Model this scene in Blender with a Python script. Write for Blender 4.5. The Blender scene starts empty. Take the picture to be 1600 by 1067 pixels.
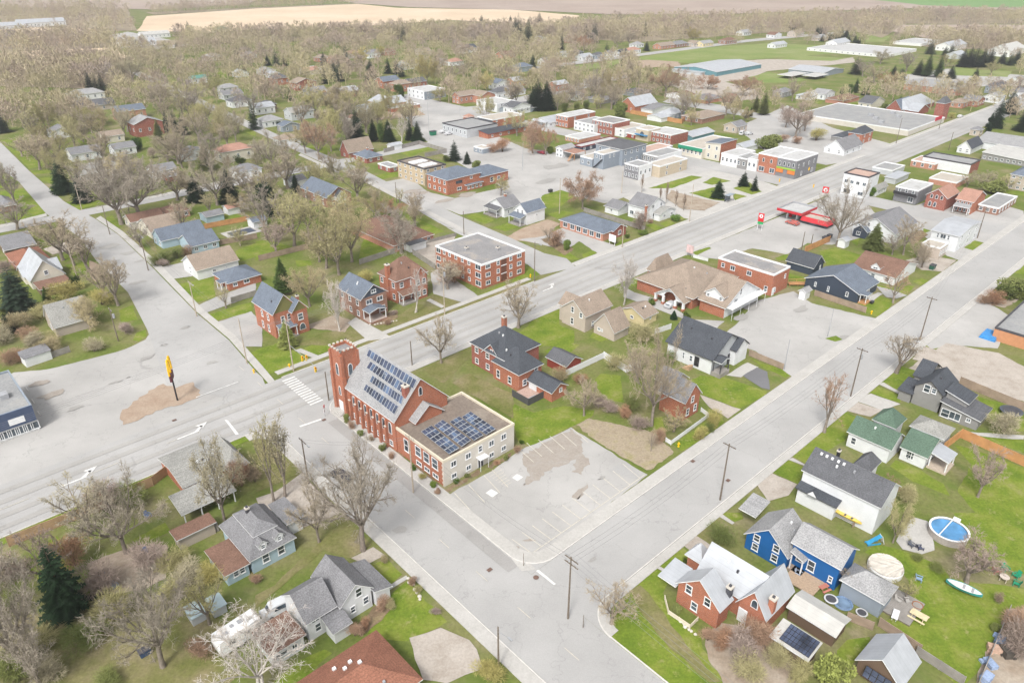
import bpy, bmesh, math, random
import numpy as np
from mathutils import Vector, Matrix
random.seed(7)
SC = bpy.context.scene
COL = SC.collection
# ------------------------------------------------------------------ camera
FPX, HORIZON, CAMH = 1150.0, -75.0, 80.0
PITCH = math.atan2(533.5 - HORIZON, FPX)
cam_d = bpy.data.cameras.new('camera'); cam = bpy.data.objects.new('camera', cam_d); COL.objects.link(cam)
cam_d.sensor_width = 36.0; cam_d.lens = 36.0 * FPX / 1600.0
cam_d.clip_start = 1.0; cam_d.clip_end = 12000.0
cam.location = (0, 0, CAMH); cam.rotation_euler = (math.pi / 2 - PITCH, 0, 0)
SC.camera = cam
# ------------------------------------------------------------------ light
SUN_EL, SUN_AZ = math.radians(50), math.radians(200)      # azimuth of the sun, clockwise from +Y
W = bpy.data.worlds.new('World'); SC.world = W; W.use_nodes = True
nt = W.node_tree; bgn = nt.nodes['Background']
sky = nt.nodes.new('ShaderNodeTexSky'); sky.sky_type = 'NISHITA'; sky.sun_disc = False
sky.sun_elevation = SUN_EL; sky.sun_rotation = SUN_AZ
sky.air_density = 1.0; sky.dust_density = 4.0; sky.ozone_density = 1.0
hs = nt.nodes.new('ShaderNodeHueSaturation'); hs.inputs['Saturation'].default_value = 0.12
nt.links.new(sky.outputs[0], hs.inputs['Color']); nt.links.new(hs.outputs[0], bgn.inputs['Color'])
bgn.inputs['Strength'].default_value = 0.135
sun_d = bpy.data.lights.new('sun', 'SUN'); sun_d.energy = 1.5; sun_d.angle = math.radians(11); sun_d.color = (1.0, 0.955, 0.89)
sun = bpy.data.objects.new('sun', sun_d); COL.objects.link(sun); sun.location = (0, 0, 200)
sd = Vector((math.sin(SUN_AZ) * math.cos(SUN_EL), math.cos(SUN_AZ) * math.cos(SUN_EL), math.sin(SUN_EL)))
sun.rotation_euler = (-sd).to_track_quat('-Z', 'Y').to_euler()
SC.view_settings.view_transform = 'Standard'; SC.view_settings.look = 'None'
SC.view_settings.exposure = 0.68; SC.view_settings.gamma = 1.0
SC.render.engine = 'CYCLES'
SC.cycles.max_bounces = 5; SC.cycles.diffuse_bounces = 1; SC.cycles.glossy_bounces = 2
SC.cycles.transparent_max_bounces = 6; SC.cycles.volume_bounces = 0
SC.cycles.use_denoising = True
# ------------------------------------------------------------------ pixel <-> world
CP, SP = math.cos(PITCH), math.sin(PITCH)
def P(x, y, h=0.0):
    """point at height h on the ray of photo pixel (x, y)"""
    u, w = (x - 800.0) / FPX, (y - 533.5) / FPX
    dy, dz = CP - w * SP, -SP - w * CP
    t = (h - CAMH) / dz
    return Vector((u * t, dy * t, h))
def proj(p):
    X, Y, Z = p[0], p[1], p[2] - CAMH
    d = Y * CP - Z * SP
    return 800 + FPX * X / d, 533.5 - FPX * (Y * SP + Z * CP) / d
def hgt(x, y, yb):
    """height above ground of a thing whose top is at (x, y) and whose foot is at image row yb"""
    lo, hi = 0.0, 60.0
    for _ in range(40):
        m = (lo + hi) / 2; q = P(x, y, m); q.z = 0
        if proj(q)[1] < yb: lo = m
        else: hi = m
    return lo
def vpdir(x, y=HORIZON):
    u, w = (x - 800.0) / FPX, (y - 533.5) / FPX
    v = Vector((u, CP - w * SP)); v.normalize(); return v
E1 = vpdir(2190); E2 = vpdir(-376)                         # the two street directions
YAW = math.atan2(E1.y, E1.x)
ZOOM = dict(za=(230,670,4.268), zb=(0,560,6.669), zc=(1000,820,4.318), zd=(1180,640,4.85), ze=(660,350,6.667), zf=(980,380,4.85), zg=(840,170,6.667),
            zh=(1060,180,6.667), zi=(1180,260,6.667), zj=(1380,190,7.114), zk=(600,120,6.154), zl=(560,230,5.333), zm=(500,500,3.678), zn=(720,440,4.85), zo=(380,400,5.0), zp=(1150,780,3.717))
def T(tile, x, y):
    """tile letter-digit + position in its fourfold enlargement -> photo pixel"""
    if tile in ZOOM: zx, zy, k_ = ZOOM[tile]; return (zx + x / k_, zy + y / k_)
    return ('0123'.index(tile[1]) * 400 + x / 4.0, {'a': 0, 'b': 267, 'c': 534, 'd': 800}[tile[0]] + y / 4.0)
# ------------------------------------------------------------------ objects
def link(o, parent=None):
    COL.objects.link(o)
    if parent is not None: o.parent = parent
    return o
def tag(o, label, cat, group=None, kind=None):
    if label: o['label'] = label
    if cat: o['category'] = cat
    if group: o['group'] = group
    if kind: o['kind'] = kind
    return o
def empty(name, loc=(0, 0, 0), rz=0.0):
    o = bpy.data.objects.new(name, None); o.location = loc; o.rotation_euler = (0, 0, rz); o.empty_display_size = .3
    return link(o)
class MB:
    """collects polygons for one mesh"""
    def __init__(s): s.v, s.f, s.m = [], [], []
    def poly(s, pts, mi=0):
        n = len(s.v); s.v += [tuple(p) for p in pts]; s.f.append(tuple(range(n, n + len(pts)))); s.m.append(mi)
    def box(s, x0, y0, z0, x1, y1, z1, mi=0):
        n = len(s.v)
        s.v += [(x0,y0,z0),(x1,y0,z0),(x1,y1,z0),(x0,y1,z0),(x0,y0,z1),(x1,y0,z1),(x1,y1,z1),(x0,y1,z1)]
        for q in ((0,3,2,1),(4,5,6,7),(0,1,5,4),(1,2,6,5),(2,3,7,6),(3,0,4,7)):
            s.f.append(tuple(n + i for i in q)); s.m.append(mi)
    def bar(s, a, b, r, mi=0, sides=4, r2=None):
        a, b = Vector(a), Vector(b); d = (b - a)
        if d.length < 1e-6: return
        d.normalize(); u = d.orthogonal().normalized(); w = d.cross(u); n = len(s.v); r2 = r if r2 is None else r2
        for c, rr in ((a, r), (b, r2)):
            for i in range(sides):
                t = 2 * math.pi * (i + .5) / sides
                s.v.append(tuple(c + u * (rr * math.cos(t)) + w * (rr * math.sin(t))))
        for i in range(sides):
            j = (i + 1) % sides; s.f.append((n + i, n + j, n + sides + j, n + sides + i)); s.m.append(mi)
        s.f.append(tuple(n + i for i in reversed(range(sides)))); s.m.append(mi)
        s.f.append(tuple(n + sides + i for i in range(sides))); s.m.append(mi)
    def lathe(s, prof, mi=0, sides=12, cx=0, cy=0, sx=1, sy=1):
        n = len(s.v)
        for r, z in prof:
            for i in range(sides):
                t = 2 * math.pi * i / sides; s.v.append((cx + sx * r * math.cos(t), cy + sy * r * math.sin(t), z))
        for k in range(len(prof) - 1):
            for i in range(sides):
                j = (i + 1) % sides; s.f.append((n + k*sides + i, n + k*sides + j, n + (k+1)*sides + j, n + (k+1)*sides + i)); s.m.append(mi)
        s.f.append(tuple(n + i for i in reversed(range(sides)))); s.m.append(mi)
        k = len(prof) - 1; s.f.append(tuple(n + k*sides + i for i in range(sides))); s.m.append(mi)
    def mesh(s, name, mats):
        me = bpy.data.meshes.new(name); me.from_pydata(s.v, [], s.f)
        for m in (mats if isinstance(mats, (list, tuple)) else [mats]): me.materials.append(m)
        if any(s.m): me.polygons.foreach_set('material_index', s.m)
        me.update(); return me
    def build(s, name, mats, parent=None, loc=None, rz=None):
        o = bpy.data.objects.new(name, s.mesh(name, mats)); link(o, parent)
        if loc is not None: o.location = loc
        if rz is not None: o.rotation_euler = (0, 0, rz)
        return o
# ------------------------------------------------------------------ materials (all node based)
MATS = {}
def newmat(name, rough=.8, spec=.3):
    m = bpy.data.materials.new(name); m.use_nodes = True; n = m.node_tree.nodes; b = n['Principled BSDF']
    b.inputs['Roughness'].default_value = rough; b.inputs['Specular IOR Level'].default_value = spec
    return m, m.node_tree, b
def nd(t, kind, **kw):
    n = t.nodes.new(kind)
    for k, v in kw.items():
        if k in n.inputs: n.inputs[k].default_value = v
        else: setattr(n, k, v)
    return n
def ramp(t, src, stops):
    r = t.nodes.new('ShaderNodeValToRGB'); e = r.color_ramp.elements
    while len(e) < len(stops): e.new(.5)
    for i, (p, c) in enumerate(stops):
        e[i].position = p; e[i].color = (*c, 1) if len(c) == 3 else c
    t.links.new(src, r.inputs[0]); return r.outputs[0]
def mixc(t, f, a, b, mode='MIX'):
    m = t.nodes.new('ShaderNodeMix'); m.data_type = 'RGBA'; m.blend_type = mode
    for i, s in ((0, f), (6, a), (7, b)):
        if hasattr(s, 'is_output'): t.links.new(s, m.inputs[i])
        elif isinstance(s, (int, float)): m.inputs[i].default_value = s
        else: m.inputs[i].default_value = (*s, 1)
    return m.outputs[2]
def coords(t, kind='world'):
    if kind == 'world':
        g = t.nodes.new('ShaderNodeNewGeometry'); return g.outputs['Position']
    g = t.nodes.new('ShaderNodeTexCoord'); return g.outputs['Object']
def noise(t, vec, scale, detail=3, rough=.55):
    n = nd(t, 'ShaderNodeTexNoise', Scale=scale, Detail=detail, Roughness=rough); t.links.new(vec, n.inputs['Vector']); return n.outputs['Fac']
def bump(t, b, h, strength=.3, dist=.05):
    n = nd(t, 'ShaderNodeBump', Strength=strength, Distance=dist); t.links.new(h, n.inputs['Height']); t.links.new(n.outputs[0], b.inputs['Normal'])
def k(c, f): return tuple(max(0, min(1, x * f)) for x in c)
def sval(t, a, op, b):
    n = t.nodes.new('ShaderNodeMath'); n.operation = op
    for i, s in ((0, a), (1, b)):
        if hasattr(s, 'is_output'): t.links.new(s, n.inputs[i])
        else: n.inputs[i].default_value = s
    return n.outputs[0]

def mat_plain(name, c, rough=.6, var=.12, scale=1.2, spec=.35, metal=0):
    if name in MATS: return MATS[name]
    m, t, b = newmat(name, rough, spec); f = noise(t, coords(t), scale, 4)
    col = ramp(t, f, [(.3, k(c, 1 - var)), (.7, k(c, 1 + var))])
    t.links.new(col, b.inputs['Base Color']); b.inputs['Metallic'].default_value = metal
    MATS[name] = m; return m
def mat_shingle(name, c, var=.25):
    """asphalt shingles: courses and mottled tabs"""
    if name in MATS: return MATS[name]
    m, t, b = newmat(name, .9, .15); w = coords(t)
    f = noise(t, w, .5, 4); g = noise(t, w, 5.5, 2, .7); a = ramp(t, f, [(.3, k(c, 1 - var)), (.7, k(c, 1 + var))])
    col = mixc(t, .55, a, ramp(t, g, [(.35, k(c, .55)), (.65, k(c, 1.5))]))
    sx = t.nodes.new('ShaderNodeSeparateXYZ'); t.links.new(w, sx.inputs[0])
    fr = sval(t, sval(t, sx.outputs[2], 'MULTIPLY', 5.5), 'FRACT', 0)
    col = mixc(t, .6, col, mixc(t, 1.0, col, ramp(t, fr, [(0, (.55,)*3), (.16, (1,)*3)]), 'MULTIPLY'))
    t.links.new(col, b.inputs['Base Color']); bump(t, b, g, .4, .03); MATS[name] = m; return m
def mat_siding(name, c, pitch=.16, vertical=False, var=.06):
    if name in MATS: return MATS[name]
    m, t, b = newmat(name, .55, .3); w = coords(t, 'object' if vertical else 'world')
    sx = t.nodes.new('ShaderNodeSeparateXYZ'); t.links.new(w, sx.inputs[0])
    src = sval(t, sx.outputs[0], 'ADD', sx.outputs[1]) if vertical else sx.outputs[2]
    fr = sval(t, sval(t, src, 'MULTIPLY', 1 / pitch), 'FRACT', 0)
    a = ramp(t, noise(t, coords(t), .6, 4), [(.3, k(c, 1 - var)), (.7, k(c, 1 + var))])
    col = mixc(t, 1.0, a, ramp(t, fr, [(0, (.62,)*3), (.14, (1,)*3)]), 'MULTIPLY')
    t.links.new(col, b.inputs['Base Color']); bump(t, b, fr, .3, .02); MATS[name] = m; return m
def mat_brick(name, c, mortar=(.5,.46,.42), var=.3):
    if name in MATS: return MATS[name]
    m, t, b = newmat(name, .85, .2); w = coords(t, 'object')
    sx = t.nodes.new('ShaderNodeSeparateXYZ'); t.links.new(w, sx.inputs[0])
    cb = t.nodes.new('ShaderNodeCombineXYZ'); t.links.new(sval(t, sx.outputs[0], 'ADD', sx.outputs[1]), cb.inputs[0]); t.links.new(sx.outputs[2], cb.inputs[1])
    br = nd(t, 'ShaderNodeTexBrick', Scale=1.0); br.inputs['Brick Width'].default_value = .24; br.inputs['Row Height'].default_value = .085
    br.inputs['Mortar Size'].default_value = .008; br.inputs['Mortar Smooth'].default_value = .4
    t.links.new(cb.outputs[0], br.inputs['Vector'])
    br.inputs['Color1'].default_value = (*k(c, 1.0 - var), 1); br.inputs['Color2'].default_value = (*k(c, 1.0 + var), 1); br.inputs['Mortar'].default_value = (*mortar, 1)
    f = noise(t, coords(t), .55, 4); col = mixc(t, .35, br.outputs['Color'], ramp(t, f, [(.3, k(c, .72)), (.7, k(c, 1.25))]))
    t.links.new(col, b.inputs['Base Color']); MATS[name] = m; return m
def mat_metalroof(name, c, rough=.45):
    if name in MATS: return MATS[name]
    m, t, b = newmat(name, rough, .5); w = coords(t, 'object')
    sx = t.nodes.new('ShaderNodeSeparateXYZ'); t.links.new(w, sx.inputs[0])
    fr = sval(t, sval(t, sx.outputs[0], 'MULTIPLY', 1 / .6), 'FRACT', 0)
    a = ramp(t, noise(t, w, .5, 4), [(.3, k(c, .88)), (.7, k(c, 1.1))])
    col = mixc(t, 1.0, a, ramp(t, fr, [(0, (.7,)*3), (.07, (1,)*3)]), 'MULTIPLY')
    t.links.new(col, b.inputs['Base Color']); b.inputs['Metallic'].default_value = .15; MATS[name] = m; return m
def mat_flatroof(name, c, c2, scale=.25):
    """tar and gravel with puddle stains"""
    if name in MATS: return MATS[name]
    m, t, b = newmat(name, .9, .2); w = coords(t)
    f = noise(t, w, scale, 5, .6); g = noise(t, w, 2.5, 3)
    col = mixc(t, .3, ramp(t, f, [(.38, c), (.52, k(c, 1.15)), (.62, c2)]), ramp(t, g, [(.3, k(c, .6)), (.7, k(c2, 1.2))]))
    t.links.new(col, b.inputs['Base Color']); MATS[name] = m; return m
def mat_ground(name, stops, scale=.15, fine=3.0, finek=.35, rough=.95, mid=None):
    """mottled ground: large patches from one noise, fine grain from another"""
    if name in MATS: return MATS[name]
    m, t, b = newmat(name, rough, .1); w = coords(t)
    f = noise(t, w, scale, 6, .62); g = noise(t, w, fine, 3, .7)
    a = ramp(t, f, stops)
    col = mixc(t, finek, a, mixc(t, 1.0, a, ramp(t, g, [(.3, (.35,)*3), (.7, (1.0,)*3)]), 'MULTIPLY'))
    if mid:
        h = noise(t, w, mid[0], 4, .7); col = mixc(t, ramp(t, h, [(mid[2], (0,)*3), (mid[2] + .12, (mid[3],)*3)]), col, mid[1])
    t.links.new(col, b.inputs['Base Color']); bump(t, b, g, .35, .04); MATS[name] = m; return m
def mat_asphalt(name, c, crack=.32, patch=.16, stain=(.3,.25,.2)):
    if name in MATS: return MATS[name]
    m, t, b = newmat(name, .9, .2); w = coords(t)
    f = noise(t, w, .06, 6, .6); g = noise(t, w, 6, 2, .7); h = noise(t, w, .35, 5, .65)
    a = ramp(t, f, [(.3, k(c, 1 - patch)), (.7, k(c, 1 + patch))])
    a = mixc(t, .25, a, ramp(t, g, [(.3, k(c, .75)), (.7, k(c, 1.25))]))
    a = mixc(t, ramp(t, h, [(.6, (0,)*3), (.72, (.45,)*3)]), a, k(c, .72))
    vo = nd(t, 'ShaderNodeTexVoronoi', Scale=.11); vo.feature = 'DISTANCE_TO_EDGE'
    nn = t.nodes.new('ShaderNodeTexNoise'); nn.inputs['Scale'].default_value = .5; nn.inputs['Detail'].default_value = 4; t.links.new(w, nn.inputs['Vector'])
    va = t.nodes.new('ShaderNodeVectorMath'); va.operation = 'MULTIPLY_ADD'; va.inputs[1].default_value = (5, 5, 0); t.links.new(nn.outputs['Color'], va.inputs[0]); t.links.new(w, va.inputs[2])
    t.links.new(va.outputs[0], vo.inputs['Vector'])
    a = mixc(t, ramp(t, vo.outputs['Distance'], [(0, (crack,)*3), (.008, (0,)*3)]), a, k(c, .45))
    t.links.new(a, b.inputs['Base Color']); bump(t, b, g, .2, .02); MATS[name] = m; return m
def mat_glass(name='window_glass', c=(.05,.065,.08), rough=.06):
    if name in MATS: return MATS[name]
    m, t, b = newmat(name, rough, .7); f = noise(t, coords(t), .35, 2)
    t.links.new(ramp(t, f, [(.35, k(c, .5)), (.65, k(c, 2.0))]), b.inputs['Base Color']); MATS[name] = m; return m
def mat_tinted(name, var=.35, rough=.85, scale=.8):
    """colour comes from each object's own colour, varied by noise"""
    if name in MATS: return MATS[name]
    m, t, b = newmat(name, rough, .15); oi = t.nodes.new('ShaderNodeObjectInfo')
    f = noise(t, coords(t), scale, 3)
    g = ramp(t, f, [(.3, (1 - var,)*3), (.7, (1,)*3)])
    t.links.new(mixc(t, 1.0, oi.outputs['Color'], g, 'MULTIPLY'), b.inputs['Base Color']); MATS[name] = m; return m

GRASS = mat_ground('lawn_grass', [(.3,(.125,.195,.025)),(.45,(.175,.245,.032)),(.58,(.23,.275,.05)),(.72,(.30,.30,.11))], .22, 2.2, .5, mid=(.55,(.33,.29,.15),.58,.55))
GRASS2 = mat_ground('worn_grass', [(.3,(.15,.175,.045)),(.45,(.205,.205,.075)),(.58,(.27,.24,.12)),(.72,(.33,.275,.18))], .16, 2.0, .5)
YARD = mat_ground('yard_ground', [(.28,(.12,.17,.032)),(.42,(.165,.205,.05)),(.55,(.225,.225,.09)),(.7,(.31,.27,.17))], .07, 1.6, .5, mid=(.11,(.11,.165,.03),.52,.6))
DIRT = mat_ground('bare_earth', [(.3,(.30,.23,.17)),(.5,(.40,.33,.26)),(.7,(.46,.40,.33))], .25, 2.5, .4)
SAND = mat_ground('brown_sand', [(.3,(.36,.265,.20)),(.5,(.42,.325,.25)),(.7,(.46,.37,.29))], .3, 2.5, .35)
MULCH = mat_ground('dead_leaves', [(.3,(.16,.11,.07)),(.5,(.27,.20,.13)),(.7,(.34,.28,.15))], .6, 3.5, .5)
FIELD_TAN = mat_ground('stubble_field', [(.3,(.60,.46,.32)),(.5,(.68,.54,.39)),(.7,(.74,.61,.47))], .01, .2, .2)
FIELD_BROWN = mat_ground('ploughed_field', [(.3,(.34,.26,.22)),(.5,(.41,.33,.28)),(.7,(.47,.39,.33))], .008, .15, .25)
FIELD_GREEN = mat_ground('green_field', [(.3,(.15,.28,.09)),(.7,(.20,.34,.12))], .01, .2, .2)
PITCH_G = mat_ground('playing_field', [(.3,(.17,.25,.06)),(.5,(.23,.28,.09)),(.7,(.29,.31,.14))], .03, .5, .3)
ASPH = mat_asphalt('road_asphalt', (.39,.384,.377))
ASPH2 = mat_asphalt('lot_asphalt', (.41,.40,.387), crack=.4, patch=.2)
ASPH_D = mat_asphalt('fresh_asphalt', (.17,.17,.18), crack=.1)
STAINM = mat_ground('brown_stain', [(.3,(.345,.305,.27)),(.5,(.385,.345,.305)),(.7,(.40,.37,.34))], .5, 2.5, .3)
GRAVEL = mat_ground('gravel_drive', [(.3,(.38,.33,.28)),(.5,(.47,.42,.37)),(.7,(.53,.48,.43))], .3, 3, .35)
CONC = mat_ground('concrete_walk', [(.3,(.46,.445,.42)),(.7,(.54,.525,.50))], .3, 3, .25)
KERB = mat_plain('kerb_concrete', (.60,.58,.55), .85, .1)
PAINT = mat_plain('road_paint', (.66,.655,.64), .7, .15, 2)
PAINT_Y = mat_plain('faded_stall_paint', (.56,.525,.45), .7, .15, 2)
WHITE = mat_plain('white_paint', (.78,.79,.80), .5, .04)
CREAM = mat_plain('cream_trim', (.66,.60,.48), .6, .06)
BLACK = mat_plain('black_metal', (.03,.03,.035), .5, .2)
DARK = mat_plain('dark_trim', (.07,.07,.08), .6, .2)
GREYM = mat_plain('grey_metal', (.35,.36,.38), .5, .1)
WOODP = mat_plain('weathered_pole_wood', (.17,.14,.11), .9, .25, 3)
WOODL = mat_plain('pale_pole_wood', (.42,.36,.29), .9, .2, 3)
CEDAR = mat_siding('cedar_boards', (.52,.27,.12), .14, True, .15)
FENCEW = mat_siding('weathered_boards', (.34,.26,.20), .14, True, .2)
FENCEG = mat_siding('grey_boards', (.30,.28,.26), .14, True, .2)
FENCEV = mat_siding('white_vinyl_boards', (.74,.75,.76), .2, True, .03)
GLASS = mat_glass()
STONE = mat_plain('pale_stone', (.58,.54,.48), .85, .12, 2)
# ------------------------------------------------------------------ ground, roads, pavements
rt0 = random.Random(77); N1 = Vector((-E1.y, E1.x)); N2 = Vector((E2.y, -E2.x))
def g2(x, y): q = P(x, y); return Vector((q.x, q.y))
def struct(o): o['kind'] = 'structure'; return o
ZC = {}
def roughen(pts, step=1.6, amp=.22):
    out = []
    for i, a in enumerate(pts):
        b = pts[(i + 1) % len(pts)]; d = (b - a).length; n = max(1, min(40, int(d / step)))
        for j in range(n):
            q = a.lerp(b, j / n)
            out.append(Vector((q.x + random.uniform(-amp, amp), q.y + random.uniform(-amp, amp))))
    return out
def sheet(name, pts, mat, z, amp=0.0, step=1.6):
    """flat sheet on the ground, its own small height so that no two lie in one plane"""
    i = ZC.get(z, 0); ZC[z] = i + 1
    if amp: pts = roughen(pts, step, amp)
    zz = z + (i % 9) * .0025
    bm = bmesh.new(); f = bm.faces.new([bm.verts.new((p.x, p.y, zz)) for p in pts])
    bmesh.ops.triangulate(bm, faces=[f])
    for f in bm.faces:
        if f.normal.z < 0: f.normal_flip()
    me = bpy.data.meshes.new(name); bm.to_mesh(me); bm.free(); me.materials.append(mat)
    return struct(link(bpy.data.objects.new(name, me)))
def area(name, tile, pts, mat, z, amp=.2, step=1.6):
    return sheet(name, [g2(*(T(tile, *p) if tile else p)) for p in pts], mat, z, amp, step)
def band(name, p0, d, t0, t1, o0, o1, mat, z, th=0.0):
    n = Vector((-d.y, d.x)) if (-d.y) * 1 else Vector((0, 1))
    q = [p0 + d * t0 + n * o0, p0 + d * t1 + n * o0, p0 + d * t1 + n * o1, p0 + d * t0 + n * o1]
    if th == 0: return sheet(name, q, mat, z)
    mb = MB(); lo = [(a.x, a.y, -.1) for a in q]; hi = [(a.x, a.y, z) for a in q]
    if (q[1] - q[0]).cross(q[2] - q[0]) < 0: lo.reverse(); hi.reverse()
    mb.poly(hi)
    for i in range(4): j = (i + 1) % 4; mb.poly([lo[i], lo[j], hi[j], hi[i]])
    return struct(mb.build(name, mat))
# base: one sheet to the horizon
gb = MB(); gb.poly([(-9000, -300, 0), (9000, -300, 0), (9000, 9000, 0), (-9000, 9000, 0)]); struct(gb.build('ground', YARD))
# far fields
def field(pts, mat, z): return area('field', None, pts, mat, z, 2.0, 40)
field([(215,49),(232,26),(400,14),(560,7),(620,13),(800,16),(905,25),(890,42),(700,32),(600,40),(480,47),(400,46),(330,52)], FIELD_TAN, .30)
field([(400,-20),(560,6.5),(640,12),(800,16),(950,23),(1100,24),(1230,19),(1420,14),(1500,16),(1620,16),(1700,-30),(1200,-50),(700,-50)], FIELD_BROWN, .36)
field([(1320,-3),(1400,4),(1440,9),(1520,12),(1640,13),(1680,-20),(1400,-30)], FIELD_GREEN, .42)
field([(1395,50),(1410,40),(1500,39),(1640,40),(1660,54),(1500,62),(1440,60)], FIELD_BROWN, .48)
field([(0,-10),(180,-8),(420,-6),(390,6),(240,16),(100,12),(0,14)], FIELD_BROWN, .54)
field([(-60,46),(30,44),(140,46),(160,60),(40,64),(-60,62)], FIELD_TAN, .60)
field([(0,85),(60,80),(180,76),(200,92),(60,105),(0,105)], FIELD_TAN, .66)
FLOOR = mat_ground('woodland_floor', [(.3,(.27,.22,.16)),(.5,(.34,.28,.20)),(.7,(.36,.32,.20))], .02, .3, .3)
WPOLY = [[(180,66),(400,59),(480,58),(620,54),(800,52),(900,48),(1000,50),(1000,62),(800,66),(600,62),(400,66),(200,74)], [(880,47),(1000,36),(1230,33),(1420,27),(1600,27),(1600,38),(1420,38),(1380,60),(1330,48),(1200,52),(1000,66),(900,62)], [(0,14),(200,14),(215,48),(160,50),(0,42)], [(230,20),(400,12),(560,6),(560,8),(400,14),(240,24)], [(0,62),(180,60),(190,78),(0,90)], [(0,92),(190,88),(210,120),(150,140),(0,135)], [(1420,60),(1600,62),(1600,76),(1480,78),(1400,68)], [(1500,8),(1600,9),(1600,15),(1480,14)]]
for p_ in WPOLY: area('woodland_floor', None, p_, FLOOR, .24, 2.0, 30)
# playing fields on the far side of town
for pts in ([(887,105),(1005,89),(1075,77),(1200,68),(1290,72),(1330,82),(1200,92),(1075,99),(1000,94),(950,105),(890,112)],
            [(1168,120),(1200,113),(1232,118),(1262,125),(1230,130),(1195,130)], [(1200,95),(1250,87),(1330,92),(1322,98),(1235,101),(1195,100)]):
    area('playing_field', None, pts, PITCH_G, .05, 1.0, 8)
area('playing_field', None, [(1355,55),(1390,57),(1382,66),(1352,66)], PITCH_G, .05, 1.0, 8)
area('playing_field', None, [(1490,105),(1530,110),(1582,112),(1575,121),(1490,118)], PITCH_G, .05, 1.0, 8)
area('gravel_yard', None, [(1060,118),(1075,100),(1200,93),(1300,96),(1332,90),(1336,98),(1200,112),(1160,125),(1100,132)], GRAVEL, .09, 1.0, 8)
area('gravel_yard', None, [(985,97),(1010,94),(1060,97),(1065,104),(1000,107)], SAND, .09, .8, 6)
# big paved lots
def lot(pts, mat=ASPH2, tile=None, z=.012, amp=.15): return area('parking_lot', tile, pts, mat, z, amp)
lot([(-60,720),(-40,610),(22,582),(75,577),(140,561),(195,546),(228,530),(250,500),(300,500),(358,545),(400,581),(420,625),(200,720),(-60,830)])
lot([(690,778),(770,735),(812,704),(893,668),(1012,742),(850,864),(818,891),(796,880)])
lot([(1072,398),(1200,346),(1330,292),(1372,338),(1345,372),(1300,383),(1262,380),(1230,398),(1212,394),(1175,388),(1120,405)])
lot([(1120,530),(1150,508),(1182,470),(1240,455),(1268,474),(1370,498),(1380,495),(1300,560),(1240,590),(1180,548)])
lot([(615,168),(660,158),(755,172),(745,198),(820,232),(900,243),(965,268),(1010,298),(945,318),(872,300),(845,325),(770,285),(690,240),(660,215),(640,190)])
lot([(588,287),(640,277),(668,300),(710,310),(800,290),(850,300),(840,318),(760,330),(720,336)])
lot([(1150,200),(1230,165),(1300,200),(1410,230),(1350,248),(1290,258),(1200,240)])
lot([(1425,525),(1500,466),(1540,470),(1575,492),(1560,545),(1500,540),(1455,545)])
lot([(1395,120),(1480,108),(1600,118),(1600,132),(1450,140)])
lot([(1500,300),(1600,330),(1600,420),(1560,430),(1480,400),(1400,330)])
lot([(1040,130),(1100,120),(1180,140),(1190,155),(1110,160)], GRAVEL)
lot([(160,58),(200,50),(262,62),(300,70),(260,78),(190,75)])
lot([(880,232),(960,222),(1050,232),(1130,262),(1090,272),(1030,268),(985,285),(930,262)]); lot([(1240,215),(1330,222),(1390,232),(1350,250),(1290,258)])
lot([(960,300),(985,285),(1030,270),(1090,262),(1130,262),(1240,300),(1200,320),(1080,343),(1010,330)], CONC, None, .002)
area('dirt_lot', None, [(1420,575),(1478,536),(1560,552),(1600,573),(1660,600),(1640,640),(1540,608),(1490,595),(1460,590)], GRAVEL, .03)
area('dirt_lot', 'b2', [(-60,430),(60,360),(220,305),(300,330),(200,420),(260,470),(80,440)], SAND, .034)
area('parking_lot', 'b2', [(40,430),(200,410),(330,350),(650,470),(540,520),(420,440),(340,500),(220,470)], ASPH2, .04)
area('dirt_lot', 'c0', [(740,490),(770,430),(860,360),(960,290),(1030,265),(1100,290),(1200,255),(1250,300),(1240,350),(1130,390),(1000,425),(860,490),(770,520)], SAND, .05, .4, .9)
# roads
PA, PB, PC = g2(1200, 633), g2(200, 757), g2(677, 799)
tA = (g2(830, 900) - PA).dot(E1)
WA, WB, WC = 8.1, 14.7, 8.6
road_a = band('road', PA, E1, tA - 6, 480, -WA - 2.0, 0.0, ASPH, .030)
road_b = band('road', PB, E1, -110, 620, 0, WB, ASPH, .040)
tC0 = (g2(430, 680) - PC).dot(E2)
road_c = band('road', PC, E2, -75, tC0 + 8, -2.4, WC, ASPH, .036)
def roadpx(pts, z, mat=ASPH): return area('road', None, pts, mat, z, 0)
roadpx([(430,640),(410,590),(400,581),(358,532),(308,490),(240,420),(185,367),(150,343),(100,315),(45,267),(0,222),(-60,165),(-110,170),(-60,210),(0,263),(30,285),(72,334),(125,372),(150,407),(200,457),(230,515),(260,600)], .046)
PE = g2(175, 324); band('road', PE, E1, -95, 150, -4, 4, ASPH, .052)
roadpx([(900,418),(845,430),(825,414),(712,364),(572,282),(532,267),(465,237),(420,216),(340,178),(240,130),(150,92),(160,88),(250,125),(350,172),(430,209),(480,231),(560,262),(625,295),(730,343),(800,373),(850,396),(885,404)], .058)
PG = g2(1500, 345); band('road', PG, E2, -30, 330, -5.5, 6.5, ASPH, .064)
roadpx([(885,103),(1000,88),(1170,66),(1320,52),(1322,49),(1170,62),(1000,84),(885,98),(820,106),(820,110)], .070)
roadpx([(600,160),(700,182),(705,171),(610,152)], .076); roadpx([(698,180),(760,174),(900,142),(985,120),(985,115),(880,136),(755,165),(700,170)], .0785)
roadpx([(1035,160),(1120,175),(1240,195),(1300,215),(1300,210),(1240,190),(1130,165),(1050,152)], .080)
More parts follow.
